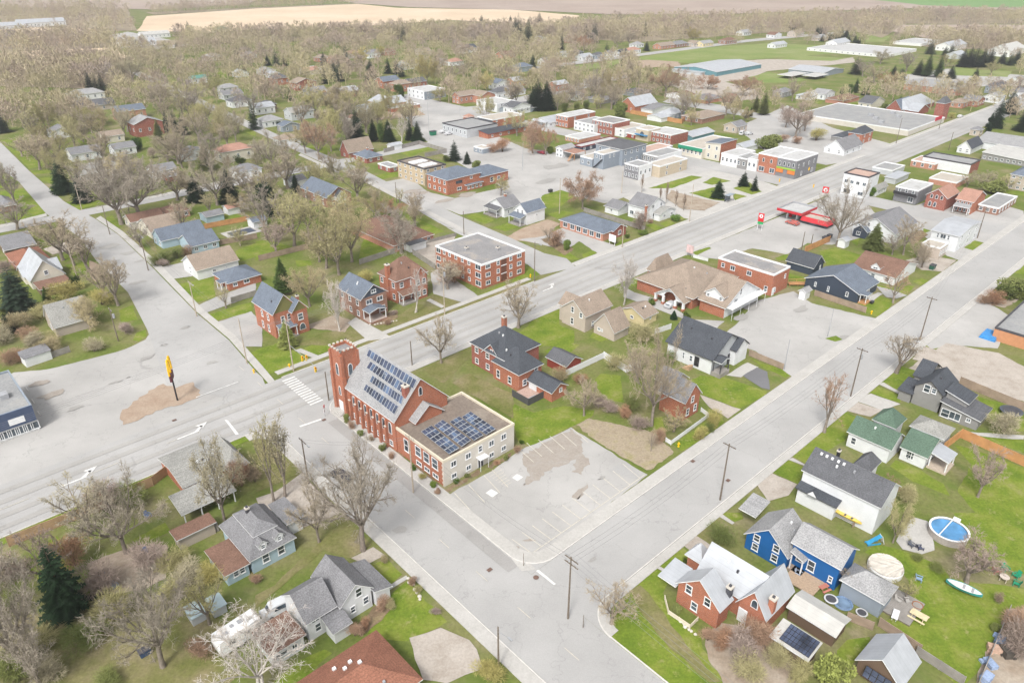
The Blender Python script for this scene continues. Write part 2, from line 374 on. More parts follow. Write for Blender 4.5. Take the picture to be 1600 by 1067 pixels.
# a second coat: darker patched strip along the church street and wheel lanes on the main street
band('road', PC, E2, -18, 34, -2.2, -.15, mat_asphalt('patched_asphalt', (.33,.32,.31)), .092)
LANE = mat_asphalt('wheel_lane_asphalt', (.36,.35,.335), crack=.3)
for o in (2.3, 5.4, 9.4, 12.4): band('road', PB, E1, -105, 420, o - .6, o + .6, LANE, .086)
# kerbs and pavements
KB = .12
def kerb(p0, d, t0, t1, o): return band('kerb', p0, d, t0, t1, o, o + .18, KERB, KB + .03, 1)
def meet(p, d, o, p2, d2, o2):
    """crossing point of two offset kerb lines"""
    a = p + Vector((-d.y, d.x)) * o; b = p2 + Vector((-d2.y, d2.x)) * o2; r = b - a; det = d.x * (-d2.y) + d2.x * d.y
    t = (r.x * (-d2.y) + d2.x * r.y) / det; return a + d * t
def fillet(X, u, v, r, walk_w=0.0):
    """rounded street corner: road surface out to the curve, kerb along it, pavement inside it"""
    c = X + u * r + v * r; arc = [c - (u * math.cos(a) + v * math.sin(a)) * r for a in [math.pi / 2 * i / 10 for i in range(11)]]
    sheet('road', [X] + arc, ASPH, .062)
    inn = [p + (c - p).normalized() * .18 for p in arc]; m = MB()
    def prism(o_, i_, z, mb):
        for j in range(len(o_) - 1):
            q = [o_[j], o_[j + 1], i_[j + 1], i_[j]]
            if (q[1] - q[0]).cross(q[2] - q[0]) < 0: q.reverse()
            mb.poly([(p.x, p.y, z) for p in q])
            for w in (o_, i_): mb.poly([(w[j].x, w[j].y, -.05), (w[j + 1].x, w[j + 1].y, -.05), (w[j + 1].x, w[j + 1].y, z), (w[j].x, w[j].y, z)])
    prism(arc, inn, KB + .03, m); struct(m.build('kerb', KERB))
    if walk_w:
        m = MB(); i2 = [p + (c - p).normalized() * min(r * .96, .2 + walk_w) for p in arc]; prism([p + (c - p).normalized() * .2 for p in arc], i2, KB, m); struct(m.build('pavement', CONC))
RC = 5.0
X1 = meet(PA, E1, -WA - 2.0, PC, E2, -2.4); X2 = meet(PA, E1, 0.0, PC, E2, -2.4)
t1, t2 = (X1 - PA).dot(E1), (X2 - PA).dot(E1); s1, s2 = (X1 - PC).dot(E2), (X2 - PC).dot(E2)
X3 = meet(PB, E1, 0.0, PC, E2, -2.4); X4 = meet(PB, E1, 0.0, PC, E2, WC); s3 = (X3 - PC).dot(E2); u3, u4 = (X3 - PB).dot(E1), (X4 - PB).dot(E1)
fillet(X1, E1, -E2, RC, 1.5); fillet(X2, E1, E2, RC, 2.2); fillet(X3, E1, -E2, RC, 2.0); fillet(X4, -E1, -E2, RC, 2.0)
kerb(PA, E1, t2 + RC, 480, 0.02); kerb(PA, E1, t1 + RC, 480, -WA - 2.0 - .2)
band('pavement', PA, E1, t2 + RC, 480, .25, 2.3, CONC, KB, 1)
band('pavement', PA, E1, t1 + RC, 480, -WA - 3.7, -WA - 2.25, CONC, KB, 1)
kerb(PC, E2, -75, s3 - RC, WC + .02); band('pavement', PC, E2, -75, s3 - RC, WC + .22, WC + 2.2, CONC, KB, 1)
kerb(PC, E2, s2 + RC, s3 - RC, -2.62); band('pavement', PC, E2, s2 + RC, s3 - RC, -4.6, -2.66, CONC, KB, 1)
kerb(PC, E2, -75, s1 - RC, -2.62)
tB1 = u3
kerb(PB, E1, u3 + RC, 300, -.2); band('pavement', PB, E1, u3 + RC, 300, -2.0, -.25, CONC, KB, 1)
kerb(PB, E1, -110, u4 - RC, -.2)
tB3 = (g2(440, 590) - PB).dot(E1); tB4 = (g2(830, 437) - PB).dot(E1); tB5 = (g2(890, 412) - PB).dot(E1)
kerb(PB, E1, tB3, tB4, WB + .02); band('pavement', PB, E1, tB3, tB4, WB + 1.7, WB + 3.3, CONC, KB, 1); band('verge', PB, E1, tB3 + 3, tB4 - 2, WB + .25, WB + 1.65, GRASS2, .05)
kerb(PB, E1, tB5, tB5 + 190, WB + .02); band('pavement', PB, E1, tB5, tB5 + 190, WB + .25, WB + 2.2, CONC, KB, 1)
tBf = tB5 + 215; kerb(PB, E1, tBf, 600, WB + .02); band('pavement', PB, E1, tBf, 600, WB + .25, WB + 2.3, CONC, KB, 1)
band('verge', PB, E1, -110, u4 - RC, -2.0, -.25, GRASS, .05)
def walk(pts, mat=CONC, z=.10, name='pavement'):
    q = [g2(*p) for p in pts]; return sheet(name, q, mat, z)
walk([(150,342),(185,366),(240,418),(308,488),(358,530),(402,580),(420,600),(430,596),(410,572),(367,524),(318,484),(250,413),(192,362),(157,338)])
walk([(566,283),(712,358),(760,384),(764,381),(716,353),(572,280)]); walk([(466,243),(528,271),(531,269),(470,240)])
walk([(0,352),(72,334),(74,338),(0,357)]); walk([(150,330),(250,308),(400,274),(400,271),(250,304),(150,326)])
walk([(460,548),(492,561),(500,557),(470,545)]); walk([(543,505),(575,533),(612,528),(600,520),(568,503),(556,496)], CONC, .097, 'driveway')
walk([(666,470),(690,482),(695,479),(672,467)])
walk([(798,872),(815,893),(838,890),(825,878),(812,874)], CONC, .105)
# driveways and paths
def drive(tile, pts, mat=GRAVEL): return area('driveway', tile, pts, mat, .072, .12)
drive('b1', [(1090,640),(1140,610),(1400,790),(1310,830),(1110,770)], ASPH2)
drive('b1', [(960,500),(1060,440),(1250,400),(1160,600),(1080,580)], GRAVEL)
drive('b0', [(970,610),(1160,570),(1200,660),(1060,680)], ASPH2); drive('b0', [(1240,840),(1350,790),(1599,700),(1599,780),(1280,890)], ASPH2)
drive('b0', [(1360,945),(1570,880),(1640,960),(1640,1100),(1470,1100)], ASPH2)
drive('b0', [(480,420),(520,480),(330,525),(270,490)], GRAVEL); drive('b0', [(560,560),(640,600),(600,700),(560,660)], SAND)
drive('c2', [(1170,330),(1430,425),(1350,480),(1230,410)], GRAVEL); drive('c2', [(1440,215),(1530,160),(1599,190),(1610,300),(1560,290)], ASPH_D); drive('c2', [(1340,210),(1470,130),(1540,160),(1430,222)], CONC)
drive('c3', [(590,340),(640,325),(830,390),(720,430),(560,375)], CONC); drive('c3', [(480,430),(560,380),(720,430),(640,470)], GRAVEL)
drive('c3', [(-80,870),(10,815),(180,890),(130,960),(0,1000)], GRAVEL)
drive('c3', [(690,265),(720,255),(835,320),(825,332)], CONC); drive('c3', [(120,735),(150,725),(240,770),(230,780)], CONC)
drive('c3', [(900,110),(980,30),(1060,55),(980,130)], GRAVEL)
drive('c3', [(1180,560),(1320,570),(1599,585),(1599,612),(1450,605),(1300,585)], CONC)
drive('d2', [(885,335),(905,325),(1000,385),(985,395)], CONC); drive('d2', [(1060,200),(1135,140),(1250,215),(1180,250),(1130,250)], GRAVEL); drive('d2', [(1280,20),(1310,10),(1390,65),(1375,80)], CONC)
drive('d1', [(590,290),(730,220),(810,270),(690,335)], GRAVEL); drive('d1', [(820,470),(935,395),(950,415),(830,490)], CONC)
drive('d1', [(960,790),(1160,720),(1330,800),(1380,860),(1420,980),(1200,1067),(1040,1050)], GRAVEL)
drive('c1', [(0,980),(120,940),(290,820),(340,880),(440,990),(520,1067),(300,1130),(60,1100)], GRAVEL)
drive('d1', [(200,80),(330,-40),(530,0),(430,50),(260,110)], GRAVEL)
drive('b3', [(670,720),(760,740),(870,780),(800,800),(740,790)], ASPH2); drive('b3', [(590,800),(690,760),(720,770),(640,825)], CONC)
drive('b3', [(860,560),(1000,530),(1180,560),(1090,630),(960,620)], GRAVEL); drive('b3', [(870,400),(960,370),(1000,400),(900,470)], MULCH)
drive('b2', [(700,720),(760,760),(900,800),(1000,850),(1130,930),(1330,940),(1260,1000),(1000,900),(840,840),(700,790)], ASPH2)
drive('a1', [(690,720),(760,690),(1000,680),(1060,720),(700,760)], SAND)
drive('d3', [(800,180),(900,30),(1000,60),(1040,200),(1040,240),(960,265),(840,230)], CONC)
# lawns
LAWNS = {
'a0': [[(0,880),(90,870),(330,1010),(310,1030),(185,1055)], [(280,930),(390,890),(520,850),(720,860),(720,910),(620,930),(450,880),(330,960)], [(1360,450),(1420,445),(1410,480),(1350,490)], [(740,610),(800,605),(760,635)], [(1520,820),(1599,790),(1599,860)]],
'b0': [[(-80,20),(100,20),(130,80),(0,110),(-80,120)], [(-90,150),(0,130),(140,110),(280,230),(285,270),(150,310),(0,335),(-100,350)], [(190,0),(330,-5),(320,15),(210,25)], [(245,50),(400,25),(440,60),(320,85)], [(305,110),(440,70),(450,150),(340,155)], [(400,200),(600,160),(660,200),(470,250)], [(640,300),(700,280),(760,350),(690,350)],
  [(190,385),(290,370),(380,440),(260,470)], [(330,540),(550,490),(570,520),(410,570),(350,560)], [(410,590),(560,560),(560,650),(470,660)], [(1090,715),(1330,665),(1345,790),(1220,825)], [(1290,900),(1570,820),(1580,880),(1340,940)], [(1250,320),(1450,260),(1550,295),(1280,345)], [(1470,500),(1599,450),(1640,460),(1640,520),(1490,575)], [(740,870),(830,840),(860,930),(760,950)], [(830,1060),(860,1010),(910,990),(920,1030),(870,1067)]],
'b1': [[(0,440),(60,430),(250,480),(0,560)], [(250,560),(340,560),(350,590),(260,600)], [(640,540),(680,400),(860,490),(640,560)], [(690,190),(760,185),(790,215),(720,220)], [(880,260),(940,265),(1180,380),(1060,410),(1010,320)], [(1310,285),(1380,265),(1490,310),(1430,335)], [(1480,355),(1590,320),(1650,345),(1560,380)], [(720,40),(820,10),(900,10),(890,35),(760,60)], [(1390,775),(1550,700),(1570,725),(1420,780)]],
'b2': [[(0,690),(90,600),(140,600),(190,640),(140,660),(0,705)], [(170,160),(300,120),(390,150),(310,220),(230,240)], [(220,270),(310,250),(390,260),(280,300)], [(270,540),(340,500),(420,555),(350,555)], [(440,525),(500,495),(540,510),(450,550)], [(830,340),(880,330),(945,355),(900,375)], [(920,330),(990,305),(1020,330),(960,350)], [(1000,300),(1060,285),(1080,300),(1040,315)], [(690,430),(750,425),(660,470),(640,465)], [(1130,510),(1230,475),(1245,485),(1150,530)], [(700,690),(800,655),(810,710),(870,760),(700,700)],
  [(50,1010),(150,920),(300,860),(300,960),(390,1000),(390,1090),(60,1100)], [(480,1040),(520,1000),(600,1050),(560,1067)], [(1190,75),(1260,40),(1370,65),(1250,90)], [(1110,140),(1280,100),(1330,190),(1250,180)], [(1380,110),(1480,70),(1560,130),(1500,150)], [(1380,140),(1470,160),(1390,185)], [(850,110),(1120,30),(1190,40),(1000,110)]],
'b3': [[(320,500),(420,480),(600,530),(560,570),(370,590)], [(130,640),(240,670),(240,700),(130,680)], [(570,830),(690,780),(800,815),(690,915),(600,880)], [(680,710),(760,730),(920,720),(860,780),(800,760),(680,725)], [(900,690),(960,670),(1000,690),(950,715)], [(40,545),(120,520),(120,560),(60,560)], [(520,440),(570,420),(560,470)], [(970,360),(1020,375),(970,395)], [(1220,480),(1290,435),(1390,460),(1320,510)], [(1460,600),(1590,510),(1640,530),(1490,620)], [(1540,640),(1599,590),(1640,655)], [(360,1050),(420,1030),(470,1055),(420,1067)], [(1480,120),(1640,140),(1640,165),(1490,140)]],
'c1': [[(-60,90),(0,50),(130,10),(240,60),(330,105),(250,165),(80,200),(-40,150)], [(280,50),(440,-20),(660,-20),(680,0),(440,60),(370,100)]],
'c2': [[(0,380),(130,440),(330,400),(510,430),(510,460),(120,660),(40,620),(0,500)], [(500,260),(560,200),(680,210),(700,380),(600,360)], [(1110,240),(1180,210),(1330,220),(1590,310),(1590,330),(1420,420),(1180,320)], [(1480,100),(1599,150),(1599,180)], [(880,480),(940,470),(960,590),(900,640)], [(1000,640),(1230,490),(1300,450),(1330,500),(1180,620),(1050,680)], [(200,60),(330,0),(420,20),(300,120)]],
'c3': [[(690,260),(830,150),(920,180),(900,240),(820,310)], [(630,320),(690,280),(830,335),(820,380)], [(140,710),(480,435),(550,470),(480,620),(380,680),(250,770)], [(20,810),(130,740),(230,780),(190,890)], [(0,140),(110,170),(160,200),(110,225),(0,175)], [(980,30),(1060,0),(1130,0),(1060,50)], [(1300,340),(1450,380),(1560,400),(1640,430),(1640,560),(1450,560)], [(1280,580),(1640,620),(1640,710)],
  [(1160,640),(1300,680),(1640,800),(1640,1100),(1300,1067),(1180,940),(1270,770)], [(760,780),(800,740),(960,810),(1100,890),(1130,960),(900,870)]],
'd0': [[(180,270),(350,150),(420,250),(560,400),(380,620),(280,500),(170,330)], [(830,170),(1040,60),(1060,120),(850,210)], [(1000,420),(1060,620),(1100,760),(1020,700)]],
'd1': [[(720,330),(820,290),(920,390),(820,460)], [(680,790),(860,500),(940,430),(1200,680),(1100,740),(940,800),(850,800)], [(100,1067),(260,940),(440,850),(470,880),(250,1090)]],
'd2': [[(1300,0),(1440,0),(1440,40),(1390,65)], [(910,330),(1050,215),(1130,260),(1090,330),(1000,380)], [(350,770),(720,470),(880,345),(1000,400),(950,500),(1000,650),(1180,740),(1200,850),(1300,1000),(1330,1100),(640,1100)]],
'd3': [[(600,250),(680,200),(800,220),(1090,340),(1150,420),(1640,480),(1640,570),(1500,610),(1310,1000),(1200,1100),(940,870),(700,700),(900,570),(880,430),(840,380)], [(1150,0),(1640,0),(1640,400),(1400,330),(1240,160)], [(440,860),(500,790),(640,780),(650,800),(520,970),(430,940)]],
'a1': [[(270,930),(400,900),(500,950),(440,1000),(300,950)], [(880,950),(1000,900),(1110,930),(960,980)], [(500,1010),(580,1000),(580,1030),(520,1035)], [(1350,300),(1420,310),(1330,330)], [(560,700),(640,690),(600,820),(520,790)]],
'a2': [[(650,590),(740,560),(720,600)], [(1130,640),(1220,625),(1360,675),(1280,690)], [(1050,780),(1160,785),(1100,800)], [(40,735),(100,730),(60,760)]],
'a3': [[(420,650),(580,640),(500,680)], [(290,640),(350,630),(320,655)], [(580,920),(680,885),(790,895),(640,980),(570,990)], [(1340,660),(1390,680),(1350,690)], [(840,440),(920,450),(880,480)], [(150,610),(200,580),(230,630)], [(1170,740),(1290,710),(1220,750)], [(0,640),(60,640),(0,660)]],
}
WORN = {
'b1': [[(740,980),(900,900),(1000,830),(1160,870),(800,1015)], [(1070,790),(1110,770),(1290,825),(1175,865)], [(260,1090),(420,1010),(640,990),(670,1040),(640,1090)], [(960,255),(1080,300),(1240,370),(1180,350)]],
'b0': [[(780,420),(840,410),(960,560),(900,540)], [(900,430),(960,430),(990,540)]],
'c1': [[(0,640),(80,640),(270,830),(0,940)], [(1040,170),(1390,10),(1400,60),(1310,120),(1190,250),(1150,260)], [(1330,200),(1610,330),(1610,480),(1220,260)]],
'd1': [[(0,520),(120,450),(560,30),(720,200),(590,290),(420,240),(100,520),(0,600)]],
'd0': [[(-60,600),(300,640),(560,520),(900,500),(1300,560),(1450,760),(1500,1000),(1400,1110),(-60,1110)]],
'd2': [[(1140,140),(1280,30),(1400,120),(1390,200),(1250,215)], [(730,480),(800,450),(900,570),(1100,850),(1300,1060),(1240,1067),(1000,860),(800,620)]],
}
for t_, ps in LAWNS.items():
    for p_ in ps: area('lawn', t_, p_, GRASS, .014)
for t_, ps in WORN.items():
    for p_ in ps: area('lawn', t_, p_, GRASS2, .055)
def bed(tile, pts, mat=MULCH): return area('planting_bed', tile, pts, mat, .068, .25, .8)
bed('c1', [(545,490),(590,450),(850,640),(950,740),(880,760),(780,660)]); bed('c1', [(920,790),(990,760),(1130,880),(1170,930),(1130,960)]); bed('c1', [(1180,930),(1390,800),(1410,815),(1190,945)]); bed('c1', [(1440,780),(1599,690),(1599,720),(1470,790)])
bed('c2', [(400,520),(480,480),(860,560),(1020,690),(870,800),(835,800),(550,640)], mat_ground('dead_grass', [(.3,(.33,.27,.18)),(.5,(.42,.35,.26)),(.7,(.36,.32,.17))], .5, 3, .5))
bed('b2', [(180,430),(230,415),(390,490),(330,530)]); bed('b3', [(1320,820),(1450,720),(1640,680),(1640,760),(1480,860)], DIRT); bed('d2', [(1200,760),(1320,700),(1599,740),(1640,900),(1600,1100),(1340,1100),(1210,880)], DIRT)
bed('d3', [(1500,610),(1640,600),(1640,1100),(1310,1100),(1310,1000)], DIRT); bed('d3', [(-30,760),(60,850),(240,980),(200,1100),(-60,1100)], DIRT); bed('b1', [(790,900),(880,870),(890,910),(830,960),(720,970)])
bed('d0', [(560,320),(700,260),(840,210),(1040,200),(1040,420),(900,480),(700,520),(580,420)], DIRT); bed('d1', [(600,740),(740,600),(850,540),(860,600),(660,780)]); bed('b2', [(1000,120),(1040,140),(1300,200),(1200,250),(1060,240),(960,170)], DIRT); bed('b1', [(280,980),(560,1010),(600,940),(500,900)], DIRT)
# painted markings, each bar a piece of its road
def mark(name, road, pts, mat=PAINT, z=.105):
    mb = MB(); q = [g2(*p) for p in pts]
    if (q[1] - q[0]).cross(q[2] - q[0]) < 0: q.reverse()
    mb.poly([(a.x, a.y, z) for a in q]); return mb.build(name, mat, road)
def markw(name, road, c, d, l, w, mat=PAINT, z=.105):
    n = Vector((-d.y, d.x)); mb = MB(); mb.poly([((c + d * s * l / 2 + n * s2 * w / 2).x, (c + d * s * l / 2 + n * s2 * w / 2).y, z) for s, s2 in ((-1, -1), (1, -1), (1, 1), (-1, 1))])
    return mb.build(name, mat, road)
c0_, c1_ = g2(*T('c1', 205, 235)), g2(*T('c1', 378, 380))
for i in range(13): markw('crosswalk_bar', road_b, c0_.lerp(c1_, i / 12), E1, 2.9, .52)
mark('stop_line', road_c, [T('c1', 270, 528), T('c1', 405, 482), T('c1', 412, 490), T('c1', 278, 536)])
mark('stop_line', road_b, [T('c0', 1405, 490), T('c0', 1425, 492), T('c0', 1495, 580), T('c0', 1475, 585)])
mark('stop_line', road_a, [T('d2', 150, 370), T('d2', 165, 360), T('d2', 275, 450), T('d2', 262, 458)])
def arrow(px, road, d, s=1.0):
    c = g2(*px); n = Vector((-d.y, d.x)); mb = MB(); f = lambda a, b: ((c + d * a * s + n * b * s).x, (c + d * a * s + n * b * s).y, .106)
    mb.poly([f(-2.4, -.14), f(.4, -.14), f(.4, .14), f(-2.4, .14)]); mb.poly([f(-.2, .14), f(.4, .14), f(1.2, .8), f(.9, 1.0)]); mb.poly([f(.4, 1.35), f(1.05, .35), f(1.9, 1.3)])
    return mb.build('lane_arrow', PAINT, road)
arrow((130, 747), road_b, E1, 1.5); arrow((307, 675), road_b, E1, 1.5); arrow((862, 450), road_b, E1, 1.4)
tt = (g2(322, 610) - PB).dot(E1); markw('lane_line', road_b, g2(340, 609), E1, 9, .25)
for i in range(26):
    t_ = -100 + i * 14.0
    if abs(t_ - tB1 + 6) > 16: markw('lane_line', road_b, PB + E1 * t_ + N1 * 7.4, E1, 5.5, .14, PAINT_Y)
for i in range(16): markw('lane_line', road_c, PC + E2 * (-70 + i * 9) + N2 * 0 - Vector((-E2.y, E2.x)) * -3.2, E2, 2.6, .10, PAINT_Y)
lot_c = [o for o in bpy.data.objects if o.name.startswith('parking_lot')][1]
def stall(a, b, w=.13): 
    A, B = g2(*a), g2(*b); return markw('stall_line', lot_c, (A + B) / 2, (B - A).normalized(), (B - A).length, w, PAINT_Y, .045)
stall(T('d2', 20, 330), T('c2', 828, 832))                                      # the long line along the street
for i in range(13):
    a = Vector(T('d2', 62, 300)).lerp(Vector(T('c2', 800, 852)), i / 12); b = a + Vector((-31 + i * .35, -22))
    stall(tuple(a), tuple(b))
for i in range(6):
    a = Vector(T('c2', 20, 655)).lerp(Vector(T('c2', 380, 545)), i / 5) if i else Vector(T('c2', 40, 668)); stall(tuple(a), tuple(a + Vector((24, 21))))
for x0, y0 in ((1240,945),(1330,895),(1425,835),(1475,800)): a = Vector(T('c1', x0, y0)); stall(tuple(a), tuple(a + Vector((25, 27))))
for i in range(7): a = Vector(T('c1', 1445 + i * 18, 830 + i * 12)); stall(tuple(a), tuple(a + Vector((20 - i * 1.5, -12 + i * 1.0))), .1)
mark('painted_square', lot_c, [T('c1', 1435, 945), T('c1', 1470, 920), T('c1', 1515, 945), T('c1', 1478, 972)], PAINT, .047)
mark('painted_square', lot_c, [T('c2', 0, 850), T('c2', 30, 825), T('c2', 70, 845), T('c2', 35, 870)], PAINT, .047)
def stain(tile, pts, mat): q = sheet('stain', [g2(*T(tile, *p)) for p in pts], mat, .022, .45, .6); q.parent = lot_c; del q['kind']
stain('c2', [(60,720),(190,640),(280,590),(370,545),(430,600),(440,700),(490,750),(430,830),(380,820),(400,740),(240,790),(160,860),(60,900),(100,830)], STAINM)
stain('c2', [(380,960),(440,910),(470,880),(450,960),(400,990)], STAINM); stain('d2', [(0,200),(50,205),(60,235),(20,255),(-20,240)], STAINM); stain('d2', [(70,175),(120,160),(150,180),(100,195)], STAINM)
stain('c1', [(1330,915),(1370,880),(1400,890),(1380,930)], ASPH); stain('c2', [(600,800),(700,760),(810,830),(760,860),(690,840)], ASPH)

PATCHM = mat_asphalt('patched_lot_asphalt', (.34,.33,.315), crack=.2)
for tile, x, y, r, mt in (('c0',720,255,30,0),('c0',800,225,14,0),('c0',470,415,40,0),('c0',920,100,45,0),('c0',330,330,80,1),('c0',260,260,60,1),('c0',1030,20,20,0),('b0',800,515,40,0),('b0',1160,980,25,0),('b0',900,560,50,0),('b0',700,470,60,0),('b0',860,700,50,0),('b3',210,860,40,0),('b3',480,1040,35,0),('b3',300,370,20,0),('zf',1320,500,60,0),('zf',860,560,60,0),('zf',950,480,70,0),('zl',500,390,60,1),('zl',720,450,60,1),('zl',900,400,60,1),('zg',200,600,90,0),('zg',100,760,70,0),('b1',980,130,60,1),('d2',150,410,8,0),('d2',500,300,30,0),('c2',1450,470,20,0),('c2',560,850,25,0),('c0',1330,130,35,0),('d1',900,110,50,0)):
    c_ = T(tile, x, y); q_ = g2(*c_); w_ = (g2(c_[0] + r / 4, c_[1]) - q_).length; n_ = 9; o_ = rt0.uniform(0, 3); sheet('road_patch', [q_ + E1 * (math.cos(a + o_) * w_ * rt0.uniform(.7, 1.5)) + N1 * (math.sin(a + o_) * w_ * rt0.uniform(.35, .8)) for a in [6.283 * i / n_ for i in range(n_)]], STAINM if mt else PATCHM, .098, .25, .6)
# ------------------------------------------------------------------ building kit
SHG = lambda n, c: mat_shingle('shingle_' + n, c)
RM = dict(grey=SHG('grey',(.21,.21,.22)), char=SHG('charcoal',(.075,.082,.095)), blue=SHG('slate_blue',(.145,.17,.21)), brown=SHG('brown',(.20,.12,.09)), tan=SHG('tan',(.29,.235,.19)),
          pale=SHG('pale_grey',(.31,.31,.315)), green=SHG('green',(.105,.16,.12)), red=SHG('red',(.27,.125,.085)), rust=SHG('rust',(.38,.22,.17)), moss=SHG('mossy_grey',(.30,.297,.28)), dark=SHG('dark_grey',(.115,.118,.128)),
          white=mat_metalroof('metal_white',(.46,.48,.51)), metal=mat_metalroof('metal_grey',(.45,.47,.50)), cream=mat_metalroof('metal_cream',(.55,.54,.51)), teal=mat_metalroof('metal_green',(.12,.28,.23)),
          tar=mat_flatroof('tar_roof',(.23,.23,.24),(.36,.33,.30)), brownflat=mat_flatroof('gravel_roof',(.19,.155,.13),(.29,.25,.21)), whiteflat=mat_flatroof('white_membrane',(.47,.47,.47),(.39,.39,.38)), greyflat=mat_flatroof('grey_membrane',(.27,.275,.28),(.35,.345,.335)), pinkflat=mat_flatroof('pink_gravel_roof',(.44,.30,.25),(.50,.37,.31)), tanflat=mat_flatroof('tan_gravel_roof',(.42,.38,.33),(.50,.46,.41)))
WM = dict(brick=mat_brick('orange_brick',(.37,.115,.055)), redb=mat_brick('red_brick',(.28,.075,.048)), brownb=mat_brick('brown_brick',(.27,.13,.085)), pinkb=mat_brick('pale_red_brick',(.46,.20,.13)), yellowb=mat_brick('buff_brick',(.50,.40,.26)), greyb=mat_brick('grey_brick',(.20,.20,.215),(.3,.3,.3)),
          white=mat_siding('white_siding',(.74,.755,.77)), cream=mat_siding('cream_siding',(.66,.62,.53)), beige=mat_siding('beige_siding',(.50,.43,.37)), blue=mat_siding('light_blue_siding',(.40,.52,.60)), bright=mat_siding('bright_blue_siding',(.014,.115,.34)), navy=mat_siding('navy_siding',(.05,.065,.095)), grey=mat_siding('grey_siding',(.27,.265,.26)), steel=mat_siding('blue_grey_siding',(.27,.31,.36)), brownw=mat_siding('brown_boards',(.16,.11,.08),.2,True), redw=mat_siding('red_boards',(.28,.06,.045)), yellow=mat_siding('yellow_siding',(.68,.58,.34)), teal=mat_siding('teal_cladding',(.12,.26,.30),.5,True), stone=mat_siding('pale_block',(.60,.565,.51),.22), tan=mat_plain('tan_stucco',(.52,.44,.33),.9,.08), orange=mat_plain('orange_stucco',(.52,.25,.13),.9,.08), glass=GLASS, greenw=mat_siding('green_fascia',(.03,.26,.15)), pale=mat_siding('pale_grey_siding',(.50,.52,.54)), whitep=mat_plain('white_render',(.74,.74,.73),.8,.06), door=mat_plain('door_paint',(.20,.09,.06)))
WINC = {}
def win_mesh(w, h, frame, near, style):
    key = (round(w, 1), round(h, 1), frame.name, near, style)
    if key in WINC: return WINC[key]
    w, h = max(.4, round(w, 1)), max(.4, round(h, 1)); f = MB(); p = MB(); t = .10
    if style == 'arch':
        n = 7; out = [(-w/2, -h/2), (w/2, -h/2)]; inn = [(-w/2 + t, -h/2 + t), (w/2 - t, -h/2 + t)]; hz = h/2 - w * .75
        for i in range(n + 1):
            a = math.pi * i / n; s = math.sin(a); c_ = math.cos(a)
            out.append((w/2 * c_, hz + s * w * .75)); inn.append(((w/2 - t) * c_, hz + s * (w * .75 - t)))
        m = len(out)
        for i in range(m):
            j = (i + 1) % m
            f.poly([(out[i][0], -.07, out[i][1]), (out[j][0], -.07, out[j][1]), (inn[j][0], -.07, inn[j][1]), (inn[i][0], -.07, inn[i][1])])
            f.poly([(out[i][0], .02, out[i][1]), (out[j][0], .02, out[j][1]), (out[j][0], -.07, out[j][1]), (out[i][0], -.07, out[i][1])])
        p.poly([(x, -.02, z) for x, z in inn])
    else:
        f.box(-w/2 - .02, -.07, -h/2, -w/2 + t, .02, h/2); f.box(w/2 - t, -.07, -h/2, w/2 + .02, .02, h/2)
        f.box(-w/2 + t, -.07, h/2 - t, w/2 - t, .02, h/2); f.box(-w/2 - .08, -.10, -h/2 - .08, w/2 + .08, .02, -h/2 - .001)
        f.box(-w/2 + t, -.07, -h/2, w/2 - t, .02, -h/2 + t)
        if style != 'plain':
            if w > h * .95:
                n = max(2, int(w / 1.0))
                for i in range(1, n): x = -w/2 + w * i / n; f.box(x - .04, -.055, -h/2 + t, x + .04, .01, h/2 - t)
            else: f.box(-w/2 + t, -.055, -.04, w/2 - t, .01, .04)
        p.poly([(-w/2 + t, -.02, -h/2 + t), (w/2 - t, -.02, -h/2 + t), (w/2 - t, -.02, h/2 - t), (-w/2 + t, -.02, h/2 - t)])
    if near: r = (f.mesh('window', frame), p.mesh('pane', GLASS))
    else:
        n0 = len(f.v); f.v += p.v; f.f += [tuple(i + n0 for i in q) for q in p.f]; f.m += [1] * len(p.f); r = (f.mesh('window', [frame, GLASS]), None)
    WINC[key] = r; return r
BLD = []           # every building: (root, centre, radius, short name)
FOOT = []          # footprints for keeping trees out: (x, y, yaw, a, b)
def solve_z(M, py):
    lo, hi = 0.0, 45.0
    for _ in range(36):
        m = (lo + hi) / 2
        if proj((M.x, M.y, m))[1] > py: lo = m
        else: hi = m
    return lo
